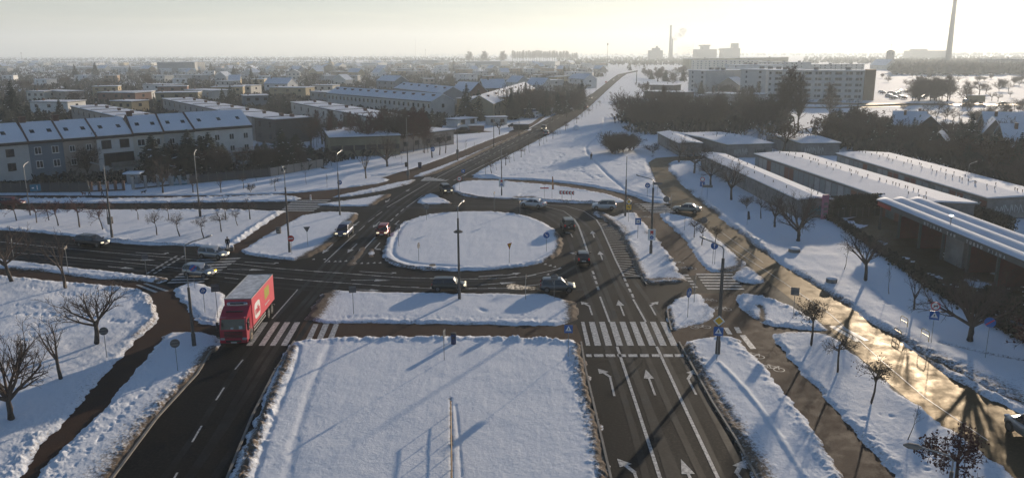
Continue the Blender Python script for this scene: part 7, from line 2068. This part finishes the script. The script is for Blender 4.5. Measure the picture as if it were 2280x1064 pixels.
# feather flag, marker stick
def flag(lab, base, top, colour, w):
    p = G(*base, .15); h = height_at(base[0], base[1], top[0], top[1], .15)
    t = thing('flag', lab, 'flag', p, .25)
    m = MB(); m.tube([(0, 0, -.2), (0, 0, h)], [.03, .015], 6); part('pole', m, M['steel'], t)
    m = MB(); n = 10
    vs = [(x_ * w * (1 - .5 * k / n) + .02, .03 * math.sin(k * 1.3 + x_), h * (.42 + .57 * k / n)) for k in range(n + 1) for x_ in (0, 1)]
    m.add(vs + [(a, b + .012, c) for a, b, c in vs], [(2 * k, 2 * k + 1, 2 * k + 3, 2 * k + 2) for k in range(n)] + [(22 + 2 * k, 22 + 2 * k + 2, 22 + 2 * k + 3, 22 + 2 * k + 1) for k in range(n)])
    part('cloth', m, colour, t)
flag('orange feather flag on the far island', (1229, 443), (1229, 393), mat('faded_orange_cloth', (.45, .20, .08), .8), .32)
flag('small dark flag on a stick below the graffiti wall', (1663, 503), (1664, 470), M['black'], .5)

# ------------------------------------------------------------------ bins, bollards, rails, manholes
def bin_(lab, base, r, h, colour, lid=True):
    t = thing('litter_bin', lab, 'litter bin', G(*base, .1))
    m = MB(); m.tube([(0, 0, 0), (0, 0, .06), (0, 0, h - .1), (0, 0, h)], [r * .9, r, r * 1.05, r * 1.12], 14); part('body', m, colour, t)
    m = MB(); m.tube([(0, 0, h + .01), (0, 0, h + .08), (0, 0, h + .12)], [r * 1.15, r * 1.1, r * .5], 14); part('lid', m, M['black'], t)
    m = MB(); m.box(-r * .5, -r * 1.14, h * .6, r * .5, -r * .98, h * .8); part('opening', m, M['black'], t)
bin_('blue and black litter bin at the edge of the wide snowy median', (1010, 766), .24, 1.0, CARC['blue'])
bin_('concrete litter bin on the triangular verge', (620.7, 520), .36, .85, M['concrete'])
bin_('dark blue bin on the footpath near the birches', (935, 374), .42, 1.2, CARC['blue'])
bin_('dark bin beside the funnel-collar lamp post', (905, 372), .36, 1.0, M['black'])
t = thing('bollard', 'sunlit pale bollard at the footpath corner', 'bollard', G(692, 446)); m = MB(); m.tube([(0, 0, 0), (0, 0, .9), (0, 0, 1.0)], [.16, .16, .08], 12); part('post', m, M['sign_white'], t)
m = MB(); m.tube([(0, 0, .7), (0, 0, .8)], .165, 12); part('band', m, M['red'], t)
t = thing('bollard', 'snow-capped low stone bollard beside the pedestrian', 'bollard', G(517, 558)); m = MB(); m.tube([(0, 0, 0), (0, 0, .4), (0, 0, .6)], [.25, .3, .14], 12); part('post', m, M['concrete'], t)
m = MB(); m.tube([(0, 0, .55), (0, 0, .72), (0, 0, .78)], [.26, .22, .06], 12); part('snow_cap', m, M['roof_snow'], t)
# rusty rail across the near median
ra, rb_ = G(1003.5, 893, 1.1), G(1007.5, 1180, 1.1)
ra.z = rb_.z = 0
d = rb_ - ra
t = thing('railing', 'rusty yellow railing running through the wide snowy median', 'railing', ra, math.atan2(d.y, d.x))
L = d.length
m = MB(); m.tube([(0, 0, 1.1), (L, 0, 1.1)], .045, 8); part('rail', m, mat('rusty_yellow', (.42, .24, .07), .6, noise=(4.0, (.16, .07, .035), .9)), t)
m = MB(); m.tube([(0, 0, .55), (L, 0, .55)], .03, 8); part('rail', m, M['brass'], t)
nps = int(L / 2.0) + 1
for k in range(nps):
    m = MB(); m.tube([(k * 2.0 + .05, 0, -.2), (k * 2.0 + .05, 0, 1.1)], .035, 8); part('post', m, M['bark'], t)
def hoop(lab, a, b, top):
    A_, B_ = G(*a, .1), G(*b, .1)
    h = height_at(a[0], a[1], a[0], top, .1)
    d = B_ - A_
    t = thing('barrier_hoop', lab, 'barrier', A_, math.atan2(d.y, d.x), 'yellow hoops by the crossing')
    L = d.length
    m = MB(); m.tube([(0, 0, -.1), (0, 0, h - .15), (.15, 0, h), (L - .15, 0, h), (L, 0, h - .15), (L, 0, -.1)], .035, 8); part('hoop', m, M['brass'], t)
    m = MB(); m.tube([(0, 0, h * .55), (L, 0, h * .55)], .025, 6); part('cross_bar', m, M['brass'], t)
hoop('golden barrier hoop farther from the crossing sign', (2004, 722), (2019.5, 731), 701)
hoop('golden barrier hoop next to the crossing sign', (2050, 753), (2067, 763), 729)
hoop('low half-buried golden hoop at the path edge', (1991, 738), (2006, 748), 727)
def manhole(lab, base, r):
    t = thing('manhole_ring', lab, 'manhole', G(*base, .1))
    m = MB(); m.tube([(0, 0, 0), (0, 0, .55), (0, 0, .6)], [r, r, r * .96], 22); part('ring', m, M['concrete'], t)
    m = MB(); m.tube([(0, 0, .6), (0, 0, .7), (0, 0, .76)], [r * .98, r * .85, r * .4], 22); part('snow_cap', m, M['roof_snow'], t)
manhole('snow-capped concrete manhole ring near the big street tree', (1768, 563), .75)
manhole('snow-capped concrete manhole ring below the car wash tree', (1851, 631), .62)
t = thing('manhole_cover', 'bare brown manhole lid on the roundabout island snow', 'manhole', G(963, 590, .30)); m = MB(); m.tube([(0, 0, 0), (0, 0, .06)], [.42, .40], 20); part('lid', m, M['bark'], t)
t = thing('snowball', 'huge rolled snowball on the open snowfield', 'snowball', G(1282.5, 290, .1)); m = MB()
n1, n2 = 12, 8
m.add([(math.sin(math.pi * j / n2) * math.cos(2 * math.pi * i / n1) * .95, math.sin(math.pi * j / n2) * math.sin(2 * math.pi * i / n1) * .9, .8 + .95 * math.cos(math.pi * j / n2)) for j in range(n2 + 1) for i in range(n1)], [(j * n1 + i, (j + 1) * n1 + i, (j + 1) * n1 + (i + 1) % n1, j * n1 + (i + 1) % n1) for j in range(n2) for i in range(n1)])
part('ball', m, M['roof_snow'], t, True)
for i, (b, lab) in enumerate((((1060, 291), 'long brown skip on the side lane'), ((985, 309), 'dark brown container behind the birches'), ((1160, 288), 'dark bin shelter near the kiosk road'))):
    t = thing('skip', lab, 'container', G(*b), .05); m = MB(); m.add([(-2.6, -1, 0), (2.6, -1, 0), (2.6, 1, 0), (-2.6, 1, 0), (-2.9, -1.15, 1.7), (2.9, -1.15, 1.7), (2.9, 1.15, 1.7), (-2.9, 1.15, 1.7)], [(0, 3, 2, 1), (4, 5, 6, 7), (0, 1, 5, 4), (1, 2, 6, 5), (2, 3, 7, 6), (3, 0, 4, 7)]); part('tub', m, W['rust'] if i < 2 else M['black'], t)
    m = MB(); m.rbox(-2.7, -1.05, 1.71, 2.7, 1.05, 1.9, .06); part('snow_cap', m, M['roof_snow'], t)

# ------------------------------------------------------------------ garden fences of the near terrace
def fence(lab, a, b, h, style, n, colour):
    A_, B_ = G(*a, .1), G(*b, .1); d = B_ - A_; L = d.length
    t = thing('garden_fence', lab, 'fence', A_, math.atan2(d.y, d.x))
    for k in range(n + 1):
        x = L * k / n
        m = MB(); w = .22 if style != 'board' else .07
        m.box(x - w, -w, -.2, x + w, w, h + .15).box(x - w * 1.3, -w * 1.3, h + .15, x + w * 1.3, w * 1.3, h + .25); part('pillar', m, {'brick': M['chimney'], 'white': W['grey'], 'board': M['pole']}[style], t)
        if k < n:
            m = MB(); x0, x1 = x + w + .02, L * (k + 1) / n - w - .02
            if style == 'board':
                m.box(x0, -.03, .05, x1, .03, h)
            else:
                c_ = int((x1 - x0) / .16)
                for q in range(c_):
                    m.box(x0 + (x1 - x0) * (q + .3) / c_, -.02, .3, x0 + (x1 - x0) * (q + .6) / c_, .02, h)
                m.box(x0, -.03, .3, x1, .03, .36).box(x0, -.03, h - .1, x1, .03, h - .04)
                m.box(x0, -.1, -.2, x1, .1, .28)
            part('panel', m, colour, t)
    return t
fence('long dark board fence at the left end of the footpath', (-60, 431), (198, 428), 1.9, 'board', 12, W['dark'])
fence('low fence with red brick pillars behind the dog walkers', (204, 428), (276, 425), 1.7, 'brick', 4, M['pole'])
fence('fence with tall white pillars and dark fields', (297, 423), (380, 414), 2.3, 'white', 3, W['dark'])
fence('white-framed fence with teal panels right of the white pillars', (384, 414), (420, 411), 1.7, 'white', 2, mat('teal_panel', (.03, .14, .17), .6))
fence('long dark fence below the spruces', (424, 410), (600, 394), 1.8, 'board', 9, W['dark'])
fence('dark fence at the corner by the low building', (602, 394), (720, 372), 1.9, 'board', 7, W['brown'])
fence('wire fence with pale posts in front of the clipped hedge', (1838, 488), (1960, 482), 1.4, 'board', 9, M['hedge'])
t = thing('garden_shed', 'little hut with a thick snow cap behind the white pillars', 'hut', G(296, 412), .1)
m = MB(); m.box(-1.1, 0, 0, 1.1, 2.0, 2.2); part('wall', m, W['grey'], t); m = MB(); m.rbox(-1.7, -.4, 2.2, 1.7, 2.4, 2.55, .1); part('roof', m, M['roof_snow'], t); m = MB(); m.box(-.3, -.03, 1.2, .5, .02, 1.9); part('window', m, M['pane'], t)

# ------------------------------------------------------------------ people and dogs
def skin_mesh(name, joints, bones, radii, material, parent, levels=2):
    me = bpy.data.meshes.new(name)
    me.from_pydata(joints, bones, [])
    ob = bpy.data.objects.new(name, me)
    COL.objects.link(ob)
    sk = ob.modifiers.new('skin', 'SKIN')
    sv = me.skin_vertices[0].data
    for i, r in enumerate(radii):
        sv[i].radius = (r, r) if not hasattr(r, '__len__') else r
    sv[0].use_root = True
    ss = ob.modifiers.new('sub', 'SUBSURF'); ss.levels = ss.render_levels = levels
    m2 = bpy.data.meshes.new_from_object(ob.evaluated_get(bpy.context.evaluated_depsgraph_get()))
    bpy.data.objects.remove(ob)
    m2.name = name
    m2.materials.clear()
    m2.materials.append(material)
    m2.polygons.foreach_set('use_smooth', [True] * len(m2.polygons))
    return link(name, m2, parent)
M['coat'] = mat('dark_coat', (.018, .018, .021), .9)
M['jeans'] = mat('blue_jeans', (.06, .085, .12), .9)
M['trousers'] = mat('dark_trousers', (.022, .024, .03), .9)
M['green_coat'] = mat('green_coat', (.03, .055, .045), .9)
M['skin'] = mat('skin', (.42, .26, .19), .6)
M['hair'] = mat('dark_hair', (.025, .018, .014), .8)
def person(label, base, rz, coat, legs, h=1.74, hood=False, stride=.26, bag=False):
    t = thing('person', label, 'person', G(*base, .10), rz, scale=h / 1.74)
    s = stride
    # body: one continuous figure, x forward, z up
    J = [(0, 0, .94), (0, 0, 1.14), (0, 0, 1.34), (0, 0, 1.47), (.015, 0, 1.555), (.03, 0, 1.645), (.025, 0, 1.71),
         (0, .10, .90), (s * .55, .10, .50), (s * .55 - .02, .10, .09), (s * .55 + .16, .11, .04), (0, -.10, .90), (-s * .25, -.10, .50), (-s * .95, -.10, .12), (-s * .95 + .14, -.11, .04),
         (0, .19, 1.42), (-.07, .25, 1.16), (.02, .25, .93), (.05, .245, .84), (0, -.19, 1.42), (.06, -.25, 1.16), (.17, -.24, .95), (.21, -.235, .87)]
    E = [(0, 1), (1, 2), (2, 3), (3, 4), (4, 5), (5, 6), (0, 7), (7, 8), (8, 9), (9, 10), (0, 11), (11, 12), (12, 13), (13, 14), (2, 15), (15, 16), (16, 17), (17, 18), (2, 19), (19, 20), (20, 21), (21, 22)]
    Rr = [.14, .13, .15, .075, .055, .098, .075, .09, .065, .045, .04, .09, .065, .045, .04, .065, .052, .038, .03, .065, .052, .038, .03]
    b = skin_mesh('body', J, E, Rr, M['skin'], t)
    skin_mesh('jacket', [(0, 0, .82), (0, 0, 1.0), (0, 0, 1.2), (0, 0, 1.38), (0, 0, 1.48), (0, .20, 1.41), (-.07, .255, 1.16), (.015, .25, .95), (0, -.20, 1.41), (.06, -.255, 1.16), (.16, -.24, .97)],
              [(0, 1), (1, 2), (2, 3), (3, 4), (3, 5), (5, 6), (6, 7), (3, 8), (8, 9), (9, 10)], [.175, .165, .165, .175, .085, .085, .07, .055, .085, .07, .055], coat, t)
    skin_mesh('trousers', [(0, 0, .92), (0, .10, .86), (s * .55, .10, .50), (s * .55 - .02, .10, .12), (0, -.10, .86), (-s * .25, -.10, .50), (-s * .95 + .01, -.10, .15)], [(0, 1), (1, 2), (2, 3), (0, 4), (4, 5), (5, 6)], [.14, .105, .08, .065, .105, .08, .065], legs, t)
    m = MB(); n1, n2 = 12, 6
    rr = .125 if hood else .112
    m.add([(.012 + rr * math.sin(math.pi * .62 * j / n2) * math.cos(2 * math.pi * i / n1) - .012, rr * .92 * math.sin(math.pi * .62 * j / n2) * math.sin(2 * math.pi * i / n1), 1.655 + rr * 1.12 * math.cos(math.pi * .62 * j / n2)) for j in range(n2 + 1) for i in range(n1)], [(j * n1 + i, (j + 1) * n1 + i, (j + 1) * n1 + (i + 1) % n1, j * n1 + (i + 1) % n1) for j in range(n2) for i in range(n1)])
    part('hood' if hood else 'hair', m, coat if hood else M['hair'], t, True)
    for s_ in (1, -1):
        fx = s * .55 + .05 if s_ > 0 else -s * .95 + .06
        m = MB(); m.rbox(fx - .1, s_ * .10 - .055, 0, fx + .19, s_ * .10 + .055, .115, .035); part('shoe', m, M['black'], t)
    if bag:
        m = MB(); m.rbox(-.30, -.16, 1.05, -.13, .16, 1.45, .05); part('backpack', m, M['black'], t)
    return t
person('pedestrian in a dark coat and blue jeans waiting at the zebra crossing', (508, 556), -1.2, M['coat'], M['jeans'], 1.8)
person('person in dark clothes walking the trodden track across the snowfield', (1316.5, 357), 1.9, M['coat'], M['trousers'], 1.8, hood=True, bag=True)
person('dog walker in a green coat on the footpath by the brick pillars', (200, 437), -2.8, M['green_coat'], M['jeans'], 1.7, hood=True)
person('dog walker in black on the footpath behind the brown lamp post', (228, 436), -2.6, M['coat'], M['jeans'], 1.78)
def dog(label, base, rz, colour, sc=1.0):
    t = thing('dog', label, 'dog', G(*base, .08), rz, scale=sc)
    J = [(-.28, 0, .46), (-.02, 0, .45), (.24, 0, .47), (.38, 0, .58), (.47, 0, .67), (.60, 0, .63), (.68, 0, .61), (-.40, 0, .50), (-.55, 0, .62),
         (.24, .085, .36), (.25, .09, .19), (.25, .09, .04), (.29, .09, .025), (.24, -.085, .36), (.30, -.09, .20), (.27, -.09, .04), (.31, -.09, .025),
         (-.28, .085, .38), (-.22, .09, .25), (-.34, .09, .15), (-.31, .09, .03), (-.28, -.085, .38), (-.30, -.09, .25), (-.42, -.09, .15), (-.40, -.09, .03), (.44, .06, .75), (.44, -.06, .75)]
    E = [(0, 1), (1, 2), (2, 3), (3, 4), (4, 5), (5, 6), (0, 7), (7, 8), (2, 9), (9, 10), (10, 11), (11, 12), (2, 13), (13, 14), (14, 15), (15, 16), (0, 17), (17, 18), (18, 19), (19, 20), (0, 21), (21, 22), (22, 23), (23, 24), (4, 25), (4, 26)]
    Rr = [.105, .11, .13, .085, .085, .05, .035, .04, .02, .06, .035, .03, .03, .06, .035, .03, .03, .075, .045, .03, .03, .075, .045, .03, .03, .02, .02]
    skin_mesh('body', J, E, Rr, colour, t)
dog('small ginger dog trotting ahead of the walker in green', (187, 435), 3.1, mat('ginger_fur', (.20, .08, .035), .95), .9)
dog('black dog out on the footpath near the leaning tree', (320, 432), 0.1, mat('black_fur', (.014, .014, .014), .95), 1.05)

# ------------------------------------------------------------------ chimneys, masts and the power station on the skyline
M['hazed_concrete'] = mat('chimney_concrete', (.20, .19, .18), .9)
def stack(lab, base, topy, r0, r1, bands=0, name='chimney_stack'):
    p = G(*base); h = height_at(base[0], base[1], base[0], topy)
    t = thing(name, lab, 'chimney', p)
    m = MB(); m.tube([(0, 0, -1), (0, 0, h * .3), (0, 0, h)], [r0, r0 * .6 + r1 * .4, r1], 20); part('shaft', m, M['hazed_concrete'], t)
    m = MB(); m.tube([(0, 0, h - 3), (0, 0, h + .3)], r1 + .35, 20); part('rim', m, M['black'], t)
    for k in range(bands):
        zz = h * (.35 + .2 * k)
        m = MB(); m.tube([(0, 0, zz), (0, 0, zz + 1)], r0 + (r1 - r0) * (zz / h) + 1.0, 20); part('gallery', m, M['steel'], t)
    return t, h
stack('giant tapering chimney rising out of the frame corner sky', (2110, 142), 1, 6.2, 3.6, 3)
_, hch = stack('slim tall power station chimney beside the smoke', (1491, 134), 57, 5.0, 2.8, 0)
stack('thin lower flue next to the tall power station chimney', (1495.5, 134), 88, 3.0, 2.3, 0)
def works(lab, boxes, base):
    p = G(*base)
    t = thing('power_station_hall', lab, 'building', p)
    k = math.hypot(p.x, p.y) / FPX
    for (x0, x1, z0, z1, dp) in boxes:
        m = MB(); m.box(x0 * k, 0, z0 * k, x1 * k, dp, z1 * k); part('block', m, M['hazed_concrete'], t)
works('stepped hazy factory block left of the chimney', [(-14, 12, 0, 20, 60), (-8, 6, 20.05, 25, 40), (-2, 1, 25.05, 29, 15)], (1463, 134))
works('hazy works building with a flat table-like roof', [(-20, 22, 0, 22, 60), (-8, 6, 22.05, 28, 40), (-10, 8, 28.05, 31, 50)], (1572, 134))
works('hazy works building with a tall block and side arm', [(-16, 18, 0, 24, 60), (4, 14, 24.05, 34, 40), (-26, -16.1, 20, 23, 15)], (1628, 134))
works('long hazy hall at the foot of the giant chimney', [(-40, 30, 0, 15, 60), (-34, -10, 15.05, 18, 40)], (2075, 131))
def mast(lab, base, topy, r, head=True):
    p = G(*base); h = height_at(base[0], base[1], base[0], topy)
    t = thing('radio_mast', lab, 'mast', p)
    m = MB(); m.tube([(0, 0, -1), (0, 0, h)], [r, r * .5], 6); part('mast_pole', m, M['pole'], t)
    if head:
        m = MB(); m.tube([(0, 0, h - 4), (0, 0, h - 1)], [r * 2.2, r * 2.6], 8); part('antenna', m, M['pole'], t)
mast('thin radio mast on the skyline above the dark hall', (926, 135), 88, .35, False)
mast('shorter mast with a broad head beside the thin one', (948, 135), 110, .5)
mast('lone mast in the haze near the main road', (1352, 150), 96, .45)
mast('dark pole on the skyline at the far left', (50, 141), 117, .6)
mast('thin mast in the haze left of the round trees', (1046, 137), 105, .3, False)
pw = G(1492, 134)
k = math.hypot(pw.x, pw.y) / FPX
sr = random.Random(3)
cloud('chimney_smoke', '', [((pw.x + (3 + 3.2 * i) * k, pw.y + 30, (41 + 2.0 * i + 4 * math.sin(i * 1.7)) * k), (2.2 + .62 * i) * k, (1.25, .8, .8)) for i in range(9)], .075, (.28, .30, .32), aniso=0.0)
cloud('chimney_smoke', '', [((pw.x + (22 + 4.5 * i + 2 * math.sin(i * 2.3)) * k, pw.y + 60, (13 + 4.5 * (i % 3) + .8 * i) * k), (5.5 + .7 * (i % 4)) * k, (1.1, .8, .9)) for i in range(9)], .03, (.62, .63, .63), aniso=0.0)
# ------------------------------------------------------------------ hazy winter air
hz = MB()
hz.box(-7600, -320, -1.5, 7600, 7600, 190.0)
haze_m = bpy.data.materials.new("haze_air")
haze_m.use_nodes = True
hn = haze_m.node_tree
hn.nodes.clear()
ho = hn.nodes.new('ShaderNodeOutputMaterial')
hv = hn.nodes.new('ShaderNodeVolumePrincipled')
hv.inputs['Color'].default_value = (0.87, 0.95, 0.98, 1)
hv.inputs['Density'].default_value = 0.00025
hv.inputs['Anisotropy'].default_value = 0.32
hn.links.new(hv.outputs['Volume'], ho.inputs['Volume'])
hzo = link('haze', hz.mesh('haze', haze_m))
hzo['kind'] = 'stuff'
